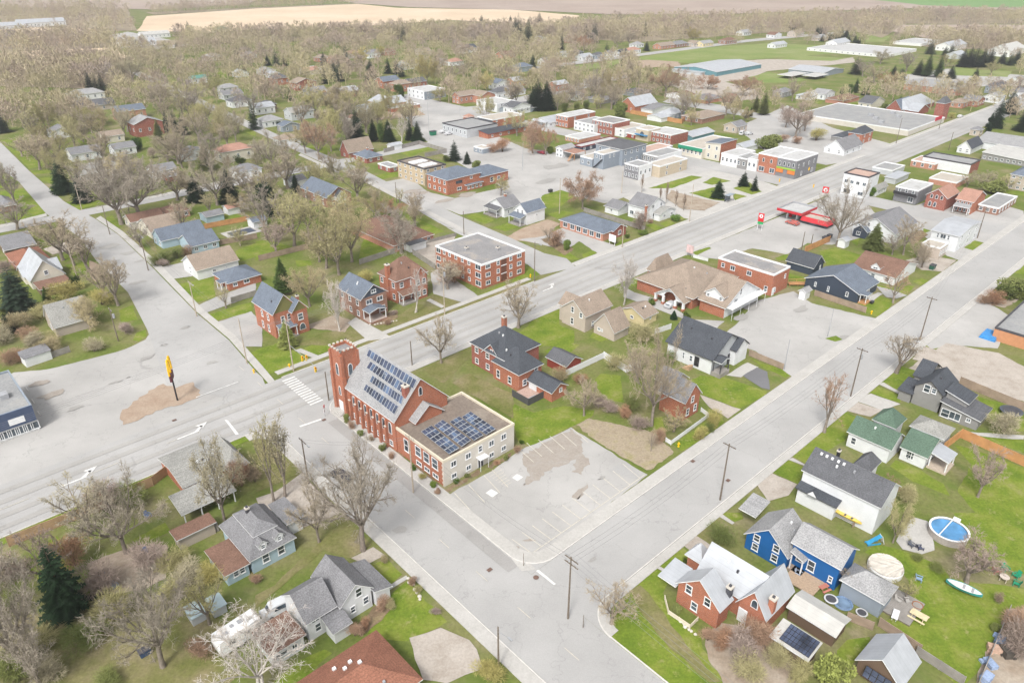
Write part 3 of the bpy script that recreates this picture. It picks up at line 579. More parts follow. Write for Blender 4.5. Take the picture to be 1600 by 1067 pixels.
class Bld:
    def __init__(s, tile, name, label, short, cat='house', group=None, free=False):
        s.tile, s.name, s.label, s.short, s.cat, s.group, s.free = tile, name, label, short, cat, group, free
        s.root = None; s.yaw = YAW; s.vols = []; s.frame = WHITE
    def t(s, p): return T(s.tile, *p)
    def start(s, N0):
        s.root = empty(s.name, (N0.x, N0.y, 0), s.yaw); tag(s.root, s.label, s.cat, s.group)
        s.org = N0; s.ex = Vector((math.cos(s.yaw), math.sin(s.yaw))); s.ey = Vector((-math.sin(s.yaw), math.cos(s.yaw)))
        s.near = N0.length < 190
    def loc(s, q): d = Vector((q.x, q.y)) - s.org; return d.dot(s.ex), d.dot(s.ey)
    def vol(s, L, N, R, nb=None, roof='g1', ap=None, rise=2.4, wall='white', rm='grey', h=None, hp=None, oh=.35, wl=None, wr=None, wall2=None, fascia=None, z0=0, par=.35, minw=3.0, nowall=False):
        nx, ny = s.t(N)
        if h is None:
            if hp: (qx, qy), by = hp; a_ = s.t((qx, qy)); h = hgt(a_[0], a_[1], s.t((0, by))[1])
            else: h = hgt(nx, ny, s.t((0, nb))[1])
            h = max(2.3, h)
        n, l, r = P(nx, ny, h), P(*s.t(L), h), P(*s.t(R), h)
        if s.root is None:
            if s.free: d = r - n; s.yaw = math.atan2(d.y, d.x)
            s.start(Vector((n.x, n.y)))
        x0, y0 = s.loc(n); a = max(minw, s.loc(r)[0] - x0); b = max(minw, s.loc(l)[1] - y0)
        return s.block(x0, y0, a, b, h, roof, (ap, rise), wall, rm, oh, wl, wr, wall2, fascia, z0, par, nowall)
    def block(s, x0, y0, a, b, h, roof, rr, wall='white', rm='grey', oh=.35, wl=None, wr=None, wall2=None, fascia=None, z0=0, par=.35, nowall=False):
        ap, rise = rr if isinstance(rr, tuple) else (None, rr)
        # walls stand a few mm off those of the neighbouring blocks so that no two share a plane
        e = .004 * (len(s.vols) % 5)
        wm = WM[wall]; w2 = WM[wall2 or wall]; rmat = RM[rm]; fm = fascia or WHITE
        cx, cy = x0 + a / 2, y0 + b / 2
        def wpt(x, y): q = s.org + s.ex * x + s.ey * y; return Vector((q.x, q.y, 0))
        if ap is not None:
            M = wpt(x0, cy) if roof[0:2] == 'g1' else wpt(cx, y0)
            rise = max(.5, solve_z(M, s.t(ap)[1]) - h)
        if roof == 'flat': oh = 0
        X0, Y0, X1, Y1 = x0 + oh + e, y0 + oh + e, x0 + a - oh - e, y0 + b - oh - e
        w = MB(); r = MB(); th = .16
        if roof in ('g1', 'g2'):
            half = (b if roof == 'g1' else a) / 2; sl = rise / half; zt = h + sl * oh - th * .6; zr = h + rise - th * .9
            if roof == 'g1':
                w.poly([(X0,Y1,z0),(X0,Y0,z0),(X0,Y0,zt),(X0,cy,zr),(X0,Y1,zt)]); w.poly([(X1,Y0,z0),(X1,Y1,z0),(X1,Y1,zt),(X1,cy,zr),(X1,Y0,zt)])
                w.poly([(X0,Y0,z0),(X1,Y0,z0),(X1,Y0,zt),(X0,Y0,zt)], 1); w.poly([(X1,Y1,z0),(X0,Y1,z0),(X0,Y1,zt),(X1,Y1,zt)], 1)
                tops = [[(x0,y0,h),(x0+a,y0,h),(x0+a,cy,h+rise),(x0,cy,h+rise)], [(x0+a,y0+b,h),(x0,y0+b,h),(x0,cy,h+rise),(x0+a,cy,h+rise)]]
            else:
                w.poly([(X0,Y1,z0),(X0,Y0,z0),(X0,Y0,zt),(X0,Y1,zt)]); w.poly([(X1,Y0,z0),(X1,Y1,z0),(X1,Y1,zt),(X1,Y0,zt)])
                w.poly([(X0,Y0,z0),(X1,Y0,z0),(X1,Y0,zt),(cx,Y0,zr),(X0,Y0,zt)], 1); w.poly([(X1,Y1,z0),(X0,Y1,z0),(X0,Y1,zt),(cx,Y1,zr),(X1,Y1,zt)], 1)
                tops = [[(x0,y0+b,h),(x0,y0,h),(cx,y0,h+rise),(cx,y0+b,h+rise)], [(x0+a,y0,h),(x0+a,y0+b,h),(cx,y0+b,h+rise),(cx,y0,h+rise)]]
        elif roof == 'flat':
            zp = h - par; t = .25
            for q, mi in (([(X0,Y1),(X0,Y0)],0),([(X0,Y0),(X1,Y0)],1),([(X1,Y0),(X1,Y1)],0),([(X1,Y1),(X0,Y1)],1)):
                (ax, ay), (bx, by) = q; w.poly([(ax,ay,z0),(bx,by,z0),(bx,by,h-.02),(ax,ay,h-.02)], mi)
            tops = []; r.poly([(X0+t,Y0+t,zp),(X1-t,Y0+t,zp),(X1-t,Y1-t,zp),(X0+t,Y1-t,zp)])
            c = .06
            for q in ((X0-c,Y0-c,X1+c,Y0+t),(X0-c,Y1-t,X1+c,Y1+c),(X0-c,Y0+t,X0+t,Y1-t),(X1-t,Y0+t,X1+c,Y1-t)): r.box(q[0],q[1],zp-.1,q[2],q[3],h+.05,1)
        else:
            zt = h - .02
            if roof[0] == 's':       # shed: sx+ rises towards +x
                d = roof[1:]; hz = {(0,0):h,(1,0):h,(1,1):h,(0,1):h}
                for kx, ky in hz:
                    if (d == 'x+' and kx) or (d == 'x-' and not kx) or (d == 'y+' and ky) or (d == 'y-' and not ky): hz[(kx,ky)] = h + rise
                C = {(0,0):(x0,y0),(1,0):(x0+a,y0),(1,1):(x0+a,y0+b),(0,1):(x0,y0+b)}; I = {(0,0):(X0,Y0),(1,0):(X1,Y0),(1,1):(X1,Y1),(0,1):(X0,Y1)}
                o4 = [(0,0),(1,0),(1,1),(0,1)]
                for i in range(4):
                    p_, q_ = o4[i], o4[(i + 1) % 4]; w.poly([(*I[p_],z0),(*I[q_],z0),(*I[q_],hz[q_]-th*.7),(*I[p_],hz[p_]-th*.7)], i in (0, 2))
                tops = [[(*C[p_], hz[p_]) for p_ in o4]]
            else:
                for q, mi in (([(X0,Y1),(X0,Y0)],0),([(X0,Y0),(X1,Y0)],1),([(X1,Y0),(X1,Y1)],0),([(X1,Y1),(X0,Y1)],1)):
                    (ax, ay), (bx, by) = q; w.poly([(ax,ay,z0),(bx,by,z0),(bx,by,zt),(ax,ay,zt)], mi)
                if roof == 'slab': tops = [[(x0,y0,h),(x0+a,y0,h),(x0+a,y0+b,h+.05),(x0,y0+b,h+.05)]]
                elif roof == 'mansard':
                    i_ = min(a, b) * .26; z1 = h + rise; z2 = z1 + rise * .55
                    q0 = [(x0,y0,h),(x0+a,y0,h),(x0+a,y0+b,h),(x0,y0+b,h)]; q1 = [(x0+i_,y0+i_,z1),(x0+a-i_,y0+i_,z1),(x0+a-i_,y0+b-i_,z1),(x0+i_,y0+b-i_,z1)]
                    tops = [[q0[i], q0[(i+1)%4], q1[(i+1)%4], q1[i]] for i in range(4)]
                    q1 = [(p_[0] + sx * .15, p_[1] + sy * .15, z1 + .1) for p_, (sx, sy) in zip(q1, ((-1,-1),(1,-1),(1,1),(-1,1)))]
                    g = min(a, b) / 2 - i_; ra = (x0+i_+g, cy, z2); rb = (x0+a-i_-g, cy, z2)
                    if a < b: ra, rb = (cx, y0+i_+g, z2), (cx, y0+b-i_-g, z2); tops += [[q1[0],q1[1],ra],[q1[1],q1[2],rb,ra],[q1[2],q1[3],rb],[q1[3],q1[0],ra,rb]]
                    else: tops += [[q1[0],q1[1],rb,ra],[q1[1],q1[2],rb],[q1[2],q1[3],ra,rb],[q1[3],q1[0],ra]]
                else:                # hip
                    m = min(a, b) / 2 * (.8 if roof == 'hip8' else 1.0)
                    if a >= b: p1, p2 = (x0+m,cy,h+rise), (x0+a-m,cy,h+rise); tops = [[(x0,y0,h),(x0+a,y0,h),p2,p1],[(x0+a,y0,h),(x0+a,y0+b,h),p2],[(x0+a,y0+b,h),(x0,y0+b,h),p1,p2],[(x0,y0+b,h),(x0,y0,h),p1]]
                    else: p1, p2 = (cx,y0+m,h+rise), (cx,y0+b-m,h+rise); tops = [[(x0,y0,h),(x0+a,y0,h),p1],[(x0+a,y0,h),(x0+a,y0+b,h),p2,p1],[(x0+a,y0+b,h),(x0,y0+b,h),p2],[(x0,y0+b,h),(x0,y0,h),p1,p2]]
        for tp in tops:
            r.poly(tp, 0); lo = [(p_[0], p_[1], p_[2] - th) for p_ in tp]; r.poly(list(reversed(lo)), 1)
            for i in range(len(tp)):
                j = (i + 1) % len(tp); r.poly([lo[i], lo[j], tp[j], tp[i]], 1)
        if not nowall: w.build('wall', [wm, w2], s.root)
        ro = r.build('roof', [rmat, fm], s.root)
        V = dict(x0=x0, y0=y0, a=a, b=b, h=h, rise=rise, X0=X0, Y0=Y0, X1=X1, Y1=Y1, roof=roof, cx=cx, cy=cy, r=ro); s.vols.append(V)
        if wl: s.windows(V, 'l', wl)
        if wr: s.windows(V, 'r', wr)
        c = s.org + s.ex * cx + s.ey * cy; FOOT.append((c.x, c.y, s.yaw, a, b))
        if len(s.vols) == 1: BLD.append((s.root, Vector((c.x, c.y)), max(a, b) / 2, s.short))
        if tops and s.near and roof in ('g1', 'g2', 'hip', 'hip8') and a * b > 45:      # plumbing vents on the visible slope
            rnd = random.Random(int(a * 100 + b * 77)); 
            for i in range(rnd.choice((1, 2, 2))):
                u = rnd.uniform(.25, .75); v = rnd.uniform(.2, .38)
                if roof == 'g2' or (roof[:3] == 'hip' and b > a): x, y = x0 + a * v, y0 + b * u; z = h + rise * v * 2
                else: x, y = x0 + a * u, y0 + b * v; z = h + rise * v * 2
                m_ = MB(); m_.box(x-.14, y-.14, z-.25, x+.14, y+.14, z+.32); m_.build('roof_vent', rnd.choice((DARK, WHITE, GREYM)), s.root)
        return V
    def win(s, V, side, t, z, w, h, style='std', frame=None, name='window'):
        ed = (1 - abs(2 * t - 1)) * V['rise'] if V['roof'] == ('g1' if side == 'l' else 'g2') else 0      # the wall's top above this window
        lim = V['h'] + max(0, ed * .92 - w * .35 * (ed > 0)) - h / 2 - .22
        if z - lim > 1.35: return None
        z = min(z, lim)
        if z - h / 2 < .25: h = max(.6, (z - .25) * 2 if z > .6 else .6)
        f, p = win_mesh(w, h, frame or s.frame, s.near, style); o = link(bpy.data.objects.new(name, f), s.root)
        if side == 'l': o.location = (V['X0'] - .012, V['Y0'] + t * (V['Y1'] - V['Y0']), z); o.rotation_euler = (0, 0, -math.pi / 2)
        elif side == 'r': o.location = (V['X0'] + t * (V['X1'] - V['X0']), V['Y0'] - .012, z)
        if p: link(bpy.data.objects.new('pane', p), o)
        return o
    def windows(s, V, side, spec):
        ln = V['b'] if side == 'l' else V['a']
        if isinstance(spec, str):
            c, r = (int(q) for q in spec.split('x')); hh = V['h'] / r
            for i in range(c):
                for j in range(r): s.win(V, side, (i + .5) / c, max(1.0, hh * (j + .52)), min(1.1, ln / c * .5), min(1.5, hh * .5))
        else:
            for q in spec: s.win(V, side, *q)
    def door(s, V, side, t, w=1.0, h=2.1, mat=None, z=0):
        m = MB(); m.box(-w/2, -.08, z + .02, w/2, .02, z + h); m.box(-w/2 - .1, -.05, z + .02, -w/2 - .002, .02, z + h + .1, 1); m.box(w/2 + .002, -.05, z + .02, w/2 + .1, .02, z + h + .1, 1); m.box(-w/2, -.05, z + h + .002, w/2, .02, z + h + .1, 1)
        o = m.build('door', [mat or WM['door'], s.frame], s.root)
        if side == 'l': o.location = (V['X0'] - .02, V['Y0'] + t * (V['Y1'] - V['Y0']), 0); o.rotation_euler = (0, 0, -math.pi / 2)
        else: o.location = (V['X0'] + t * (V['X1'] - V['X0']), V['Y0'] - .02, 0)
        hm = MB(); hm.box(w/2 - .16, -.13, z + 1.0, w/2 - .1, -.08, z + 1.12); hm.build('door_handle', GREYM, o); return o
    def chim(s, V, fx, fy, top, sz=.7, mat=None, z0=None):
        x, y = V['x0'] + V['a'] * fx, V['y0'] + V['b'] * fy; m = MB(); zz = V['h'] - .3 if z0 is None else z0
        m.box(x - sz/2, y - sz/2, zz, x + sz/2, y + sz/2, top); m.box(x - sz/2 - .07, y - sz/2 - .07, top - .22, x + sz/2 + .07, y + sz/2 + .07, top + .04, 1)
        c = m.build('chimney', [mat or WM['brick'], STONE], s.root); p = MB(); p.box(x - .16, y - .16, top + .04, x + .16, y + .16, top + .3); p.build('chimney_pot', DARK, c)
    def porch(s, x0, y0, a, b, h, roof='slab', rm='grey', deck=.35, dmat=None, posts=True):
        """open porch: deck, corner posts, roof"""
        m = MB(); m.box(x0, y0, 0, x0 + a, y0 + b, deck); m.build('porch_deck', dmat or FENCEG, s.root)
        for px, py in ((x0+.25,y0+.25),(x0+a-.25,y0+.25),(x0+.25,y0+b-.25),(x0+a-.25,y0+b-.25)):
            q = MB(); q.box(px-.08, py-.08, deck, px+.08, py+.08, h - .1); q.build('porch_post', s.frame, s.root)
        return s.block(x0, y0, a, b, h, roof, .7, rm=rm, oh=.05, nowall=True)
    def dormer(s, V, side, t, depth, w, h, zb, wall='white', rm=None, style='std'):
        """gabled dormer on the slope above one visible wall"""
        m = MB(); hw = w / 2; zr = zb + h + hw * .9; D = 3.2; o_ = .18
        m.poly([(-hw,0,zb),(hw,0,zb),(hw,0,zb+h),(0,0,zr-.05),(-hw,0,zb+h)]); m.poly([(-hw,D,zb),(-hw,0,zb),(-hw,0,zb+h),(-hw,D,zb+h)]); m.poly([(hw,0,zb),(hw,D,zb),(hw,D,zb+h),(hw,0,zb+h)])
        d = m.build('dormer', WM[wall], s.root); q = MB()
        for sg in (-1, 1):
            tp = [(sg*(hw+o_),-o_,zb+h-o_*.9),(0,-o_,zr),(0,D,zr),(sg*(hw+o_),D,zb+h-o_*.9)]
            if sg > 0: tp.reverse()
            tp.reverse(); q.poly(tp); lo = [(a[0],a[1],a[2]-.1) for a in tp]
            for i in range(4): j = (i+1)%4; q.poly([lo[i],lo[j],tp[j],tp[i]], 1)
        q.build('dormer_roof', [rm or V['r'].data.materials[0], WHITE], d)
        f, p = win_mesh(w * .55, h * .7, s.frame, s.near, style); wo = link(bpy.data.objects.new('dormer_window', f), d); wo.location = (0, -.012, zb + h * .5)
        if p: n0 = link(bpy.data.objects.new('pane', p), d); n0.location = wo.location
        if side == 'l': d.location = (V['x0'] + depth, V['Y0'] + t * (V['Y1'] - V['Y0']), 0); d.rotation_euler = (0, 0, -math.pi / 2)
        else: d.location = (V['X0'] + t * (V['X1'] - V['X0']), V['y0'] + depth, 0)
        return d
    def local(s, px, h): q = P(*s.t(px), h); return s.loc(q)
def small(tile, x, y, a, b, h, roof, rise, wall, rm, name, label, short, wl=None, wr=None, cat='house', group=None, wall2=None, yaw=None):
    """a building given by the pixel of the middle of its eaves and its size in metres"""
    s = Bld(tile, name, label, short, cat, group); 
    if yaw is not None: s.yaw = YAW + yaw
    c = P(*T(tile, x, y), h + rise * .4); ex = Vector((math.cos(s.yaw), math.sin(s.yaw))); ey = Vector((-ex.y, ex.x))
    s.start(Vector((c.x, c.y)) - ex * a / 2 - ey * b / 2); s.block(0, 0, a, b, h, roof, rise, wall, rm, wl=wl, wr=wr, wall2=wall2); return s
# ------------------------------------------------------------------ the church
PANEL = mat_glass('solar_cells', (.035,.045,.075), .25); PANEL_B = mat_glass('solar_cells_bluer', (.055,.08,.13), .25); PFRAME = mat_plain('panel_frame', (.40,.42,.45), .4, .05)
def solar(parent, quad, n, m, lift=.0, mats=None, fr=None):
    """one array: n x m panels over the quad tl, tr, br, bl (local 3d points)"""
    e = bpy.data.objects.new('solar_array', None); link(e, parent)
    tl, tr, br, bl = (Vector(q) for q in quad); nn = (tr - tl).cross(tl - bl); nn.normalize()
    if nn.z < 0: nn = -nn
    for i in range(n):
        for j in range(m):
            f = lambda u, v: (tl.lerp(tr, u)).lerp(bl.lerp(br, u), v) + nn * lift
            g = .02; u0, u1, v0, v1 = (i + g) / n, (i + 1 - g) / n, (j + g) / m, (j + 1 - g) / m
            c = [f(u0, v0), f(u1, v0), f(u1, v1), f(u0, v1)]; k_ = .055
            ci = [f(u0 + (u1-u0)*k_, v0 + (v1-v0)*k_*.6), f(u1 - (u1-u0)*k_, v0 + (v1-v0)*k_*.6), f(u1 - (u1-u0)*k_, v1 - (v1-v0)*k_*.6), f(u0 + (u1-u0)*k_, v1 - (v1-v0)*k_*.6)]
            if (c[1] - c[0]).cross(c[2] - c[0]).dot(nn) < 0: c.reverse(); ci.reverse()
            q = MB(); up = nn * .05; q.poly([p + up * 1.06 for p in ci], 1)
            for a in range(4):
                b = (a + 1) % 4; q.poly([c[a] + up, c[b] + up, ci[b] + up, ci[a] + up]); q.poly([c[a] - up, c[b] - up, c[b] + up, c[a] + up])
            q.build('solar_panel', [fr or PFRAME, random.choice(mats or [PANEL, PANEL, PANEL, PANEL_B])], e)
    return e
def slope_pt(b, V, px):
    lo, hi = V['h'], V['h'] + V['rise']
    for _ in range(40):
        z = (lo + hi) / 2; x, y = b.local(px, z)
        zs = V['h'] + V['rise'] * (min(x - V['x0'], V['x0'] + V['a'] - x) / (V['a'] / 2) if V['roof'] == 'g2' else min(y - V['y0'], V['y0'] + V['b'] - y) / (V['b'] / 2))
        if zs > z: lo = z
        else: hi = z
    return (x, y, z)
ch = Bld('zm', 'brick_church', 'orange brick church with square tower and solar panels on its grey roof', 'the brick church', 'church')
nv = ch.vol((150,378),(425,590),(745,440), hp=((150,378),548), roof='g2', ap=(575,336), wall='brick', rm='pale')
for i in range(7):
    t_ = .10 + i * .125; ch.win(nv, 'l', t_, nv['h'] - 2.2, 1.0, 2.5, 'arch'); ch.win(nv, 'l', t_, 1.3, 1.0, 1.1)
    y_ = nv['Y0'] + (t_ + .0625) * (nv['Y1'] - nv['Y0']); m_ = MB(); m_.box(nv['X0'] - .55, y_ - .25, 0, nv['X0'] - .003, y_ + .25, nv['h'] - 2.2); m_.box(nv['X0'] - .32, y_ - .25, nv['h'] - 2.2, nv['X0'] - .003, y_ + .25, nv['h'] - .9); m_.box(nv['X0'] - .6, y_ - .28, nv['h'] - 2.2, nv['X0'] - .33, y_ + .28, nv['h'] - 2.05, 1)
    m_.build('buttress', [WM['brick'], STONE], ch.root)
ch.win(nv, 'r', .5, nv['h'] + nv['rise'] * .58, .8, 1.8, 'arch')
tw = ch.vol((55,150),(115,188),(205,152), 552, 'flat', wall='brick', rm='tar', par=.5, fascia=WM['brick'])
for sd_ in 'lr':
    ch.win(tw, sd_, .5, tw['h'] * .70, 1.0, 2.6, 'arch'); ch.win(tw, sd_, .5, tw['h'] * .36, .8, 2.0, 'arch')
for i in range(5):
    for (x, y) in ((tw['X0'] + i / 4 * (tw['a']), tw['Y0']), (tw['X0'] + i / 4 * tw['a'], tw['Y1']), (tw['X0'], tw['Y0'] + i / 4 * tw['b']), (tw['X1'], tw['Y0'] + i / 4 * tw['b'])):
        if i in (0, 4) and (y in (tw['Y0'], tw['Y1'])) and x in (tw['X0'], tw['X1']): pass
        m_ = MB(); s_ = .34; m_.box(x - s_/2 - .02 * i, y - s_/2, tw['h'] + .051, x + s_/2, y + s_/2 + .01 * i, tw['h'] + .34 + .004 * i); m_.build('merlon', STONE, ch.root)
for sx, sy in ((0,0),(1,0),(0,1),(1,1)):
    x, y = tw['X0'] + sx * tw['a'], tw['Y0'] + sy * tw['b']; m_ = MB(); m_.box(x - .42, y - .42, 0, x + .42, y + .42, tw['h'] * .62); m_.box(x - .3, y - .3, tw['h'] * .62, x + .3, y + .3, tw['h'] - .6); m_.build('tower_buttress', WM['brick'], ch.root)
ch.door(tw, 'l', .5, 1.5, 2.6, WM['white']); 
m_ = MB(); x, y = tw['X0'] - 1.9, tw['Y0'] + .6
for i in range(4): m_.box(x + i * .45, y, 0, x + i * .45 + (.45 if i < 3 else .5), y + 3.0, .17 * (i + 1))
m_.build('front_steps', CONC, ch.root)
an = ch.vol((400,605),(708,810),(1130,602), 958, 'flat', wall='brick', wall2='stone', rm='brownflat', fascia=CREAM)
ch.windows(an, 'l', [(.16,an['h']*.66,1.6,2.1),(.32,an['h']*.66,1.6,2.1),(.48,an['h']*.66,1.6,2.1),(.16,1.0,1.5,.9),(.32,1.0,1.5,.9),(.48,1.0,1.5,.9),(.72,an['h']*.55,1.3,2.6)])
for t_ in (.13,.33,.66,.84): ch.win(an, 'r', t_, an['h'] * .70, 1.2, 1.2); ch.win(an, 'r', t_, an['h'] * .24, 1.1, 1.0)
ch.win(an, 'r', .50, an['h'] * .72, .9, 1.3); ch.door(an, 'r', .50, 1.1, 2.1, DARK)
m_ = MB(); x = an['X0'] + .5 * (an['X1'] - an['X0']); m_.box(x - 1.0, an['Y0'] - 1.2, 2.35, x + 1.0, an['Y0'] - .03, 2.5); m_.bar((x - .9, an['Y0'] - 1.1, 0), (x - .9, an['Y0'] - 1.1, 2.35), .05); m_.bar((x + .9, an['Y0'] - 1.1, 0), (x + .9, an['Y0'] - 1.1, 2.35), .05); m_.build('door_canopy', WHITE, ch.root)
m_ = MB()                                     # pale quoins at the near corner
for i in range(int(an['h'] / .45)):
    w_ = .5 if i % 2 else .3; m_.box(an['X0'] - .03, an['Y0'] - .012, i * .45 + .02, an['X0'] + .1, an['Y0'] + w_, i * .45 + .4)
m_.build('corner_quoins', STONE, ch.root)
# small gable of the chancel, standing on the flat roof
c1x, c1y = ch.local((548,606), an['h']); c2x, _ = ch.local((720,527), an['h'])
cz = ch.block(c1x, c1y, max(4.5, c2x - c1x), nv['Y0'] - c1y + .5, an['h'] + .35, 'g2', 2.6, 'brick', 'pale', z0=an['h'] - .4)
ex_, ey_ = ch.local((505,575), an['h'] - .35); ch.chim(dict(x0=ex_, y0=ey_, a=0, b=0, h=0), 0, 0, solve_z(P(*ch.t((505,575)), an['h'] - .35), ch.t((490,375))[1]), 1.0, WM['redb'], an['h'] - .4)
for n_, quad in ((14,((285,168),(560,345),(537,396),(270,206))), (13,((293,238),(520,388),(497,438),(270,276))), (12,((305,318),(482,440),(470,488),(287,355))), (12,((268,368),(455,495),(430,545),(252,402)))):
    solar(ch.root, [slope_pt(ch, nv, q) for q in quad], n_, 1, .12)
for quad in (((580,640),(742,770),(800,735),(640,605)), ((655,605),(815,727),(868,690),(705,572)), ((745,585),(885,692),(940,660),(800,553)), ((815,557),(955,660),(1010,625),(865,525))):
    z_ = an['h'] - .05; solar(ch.root, [(*ch.local(q, z_ + d), z_ + d) for q, d in zip(quad, (.1, .1, .45, .45))], 6, 3, .0)
# ------------------------------------------------------------------ houses around the church
b = Bld('zn', 'brick_house', 'rambling red brick house with slate roof and rear deck beside the church', 'the rambling brick house')
v2 = b.vol((290,570),(440,712),(640,625), 846, 'hip', rise=3.6, wall='brick', rm='char', wl=[(.35,1.7,1.0,1.7),(.8,1.7,1.0,1.9),(.6,4.6,.9,1.5)], wr=[(.25,1.7,1.1,1.4),(.75,4.5,1.0,1.3)])
v1 = b.vol((125,432),(330,600),(600,468), h=v2['h'] + 1.0, roof='hip', rise=4.2, wall='redb', rm='char', wl='3x2')
v3 = b.vol((165,525),(300,610),(480,520), h=v2['h'] + .05, roof='g1', rise=3.0, wall='redb', rm='char', wl=[(.5,4.6,.9,1.6),(.3,1.7,.9,1.5),(.5,v2['h']+1.2,.7,.9)])
v4 = b.vol((510,740),(690,850),(805,775), 915, 'g2', ap=(745,768), wall='brick', rm='char', wr=[(.6,1.9,.8,.9)]); b.door(v4, 'l', .75, 1.0, 2.1, WM['white']); b.door(v4, 'l', .9, 1.0, 2.1, WM['white'])
b.chim(v1, .72, .75, v1['h'] + 4.6, .9)
x, y = b.local((470,880), .6); m_ = MB(); m_.box(x - .5, y - 2.2, .45, x + 6.2, y + 2.6, .6); m_.build('deck', mat_plain('deck_boards', (.45,.32,.27), .8, .2, 4), b.root)
for (ax, ay, bx, by) in ((x - .5, y - 2.2, x + 6.2, y - 2.2), (x - .5, y - 2.2, x - .5, y + 2.6)):
    m_ = MB(); m_.box(min(ax, bx) - .04, min(ay, by) - .04, .02, max(ax, bx) + .04, max(ay, by) + .04, 1.6); m_.build('deck_screen', mat_siding('dark_screen', (.085,.085,.09), .15, True), b.root)
b = Bld('zn', 'garage', 'dark red garage with grey gable roof behind the rambling brick house', 'the dark red garage', 'garage'); b.vol((650,562),(800,648),(937,588), 692, 'g2', ap=(868,570), wall='redw', rm='dark')
b = Bld('zn', 'beige_house', 'beige sided house with taupe gable roof next to the main street', 'the beige house')
v = b.vol((750,192),(945,272),(1165,182), 392, 'g1', ap=(865,140), wall='beige', rm='tan', wl=[(.18,4.4,.9,1.3),(.55,4.6,.9,1.5),(.55,1.6,.9,1.7)], wr=[(.3,1.5,.8,1.2)])
b.block(v['x0'] + .8, v['y0'] + v['b'] * .45, 5.5, v['b'] * .75, v['h'], 'g2', 2.6, 'beige', 'tan')
v = b.vol((1015,312),(1165,395),(1290,335), 432, 'g1', ap=(1075,240), wall='beige', rm='tan', wl=[(.75,1.6,.8,.8),(.6,1.6,.5,.6)])
b = Bld('zf', 'garage', 'small tan garage with taupe roof behind a wooden fence', 'the tan garage', 'garage'); b.vol((-55,492),(130,575),(237,520), 628, 'g1', rise=1.8, wall='yellow', rm='tan', wl=[(.5,1.4,.9,.8)], wr=[(.5,1.6,.6,.6)])
b = Bld('zo', 'brick_house', 'orange brick house with twin olive gables on the street corner', 'the twin gable brick house')
v = b.vol((62,355),(228,465),(385,365), 655, 'g2', ap=(325,300), wall='brick', rm='blue', wl=[(.3,4.6,.8,1.6),(.6,4.6,.8,1.6),(.35,1.6,.8,1.8),(.65,1.6,.8,1.8)], wr=[(.35,4.4,.9,1.6),(.62,4.6,.9,1.6)])
m_ = MB(); m_.poly([(v['x0']+.5,v['Y0']-.03,v['h']+.05),(v['x0']+v['a']-.5,v['Y0']-.03,v['h']+.05),(v['cx'],v['Y0']-.03,v['h']+v['rise']-.35)]); m_.build('gable_panel', mat_siding('olive_shingle', (.20,.19,.07), .2), b.root)
v2 = b.vol((330,410),(378,447),(515,405), 628, 'g2', ap=(428,345), wall='brick', rm='blue', wr=[(.5,4.4,1.3,1.7),(.55,1.8,1.6,1.7,'arch')])
m_ = MB(); m_.poly([(v2['x0']+.5,v2['Y0']-.03,v2['h']+.05),(v2['x0']+v2['a']-.5,v2['Y0']-.03,v2['h']+.05),(v2['cx'],v2['Y0']-.03,v2['h']+v2['rise']-.35)]); m_.build('gable_panel', mat_siding('olive_shingle', (.20,.19,.07), .2), b.root)
b.chim(v2, .75, .9, v2['h'] + 2.5, .6); b.porch(v['x0'] + .6, v['y0'] - 1.6, v2['x0'] - v['x0'] + .4, 1.9, 2.8, 'sy+', 'blue'); b.door(v, 'r', .4, 1.0, 2.2)
b = Bld('zo', 'brick_house', 'brown brick craftsman house with black gable and gabled porch', 'the craftsman house')
v = b.vol((795,222),(915,348),(1140,278), 512, 'g2', ap=(1025,222), wall='brownb', rm='blue', wr=[(.3,4.4,1.7,1.2),(.72,4.4,1.7,1.2),(.8,1.6,1.4,1.5)], wl='3x2')
m_ = MB(); m_.poly([(v['x0']+.6,v['Y0']-.03,v['h']+.08),(v['x0']+v['a']-.6,v['Y0']-.03,v['h']+.08),(v['cx'],v['Y0']-.03,v['h']+v['rise']-.4)]); m_.build('gable_panel', WM['navy'], b.root)
b.win(v, 'r', .5, v['h'] + v['rise'] * .38, 1.4, .9); b.porch(v['x0'] + .3, v['y0'] - 3.0, v['a'] * .62, 3.2, 3.1, 'g2', 'blue', .6, WM['brownb'])
b = Bld('zo', 'brick_house', 'large red brick house with brown hipped roof and tall side chimney', 'the brown roofed brick house')
v = b.vol((1040,132),(1190,203),(1470,128), 380, 'hip', rise=4.2, wall='brick', rm='brown', wl='3x2', wr='3x2')
v2 = b.block(v['x0'] + v['a'] * .45, v['y0'] - 1.6, v['a'] * .42, 4.5, v['h'], 'g2', 2.6, 'brick', 'brown', wr='2x2'); b.chim(v, .03, .45, v['h'] + 3.6, 1.0, None, 0); b.porch(v['x0'] + .5, v['y0'] - 2.0, v['a'] * .4, 2.2, 2.8, 'sy+', 'brown')
b = Bld('ze', 'apartment_block', 'three storey orange brick apartment block with flat grey roof', 'the brick apartment block', 'apartment block')
v = b.vol((165,215),(615,425),(1080,275), 682, 'flat', wall='brick', rm='tar')
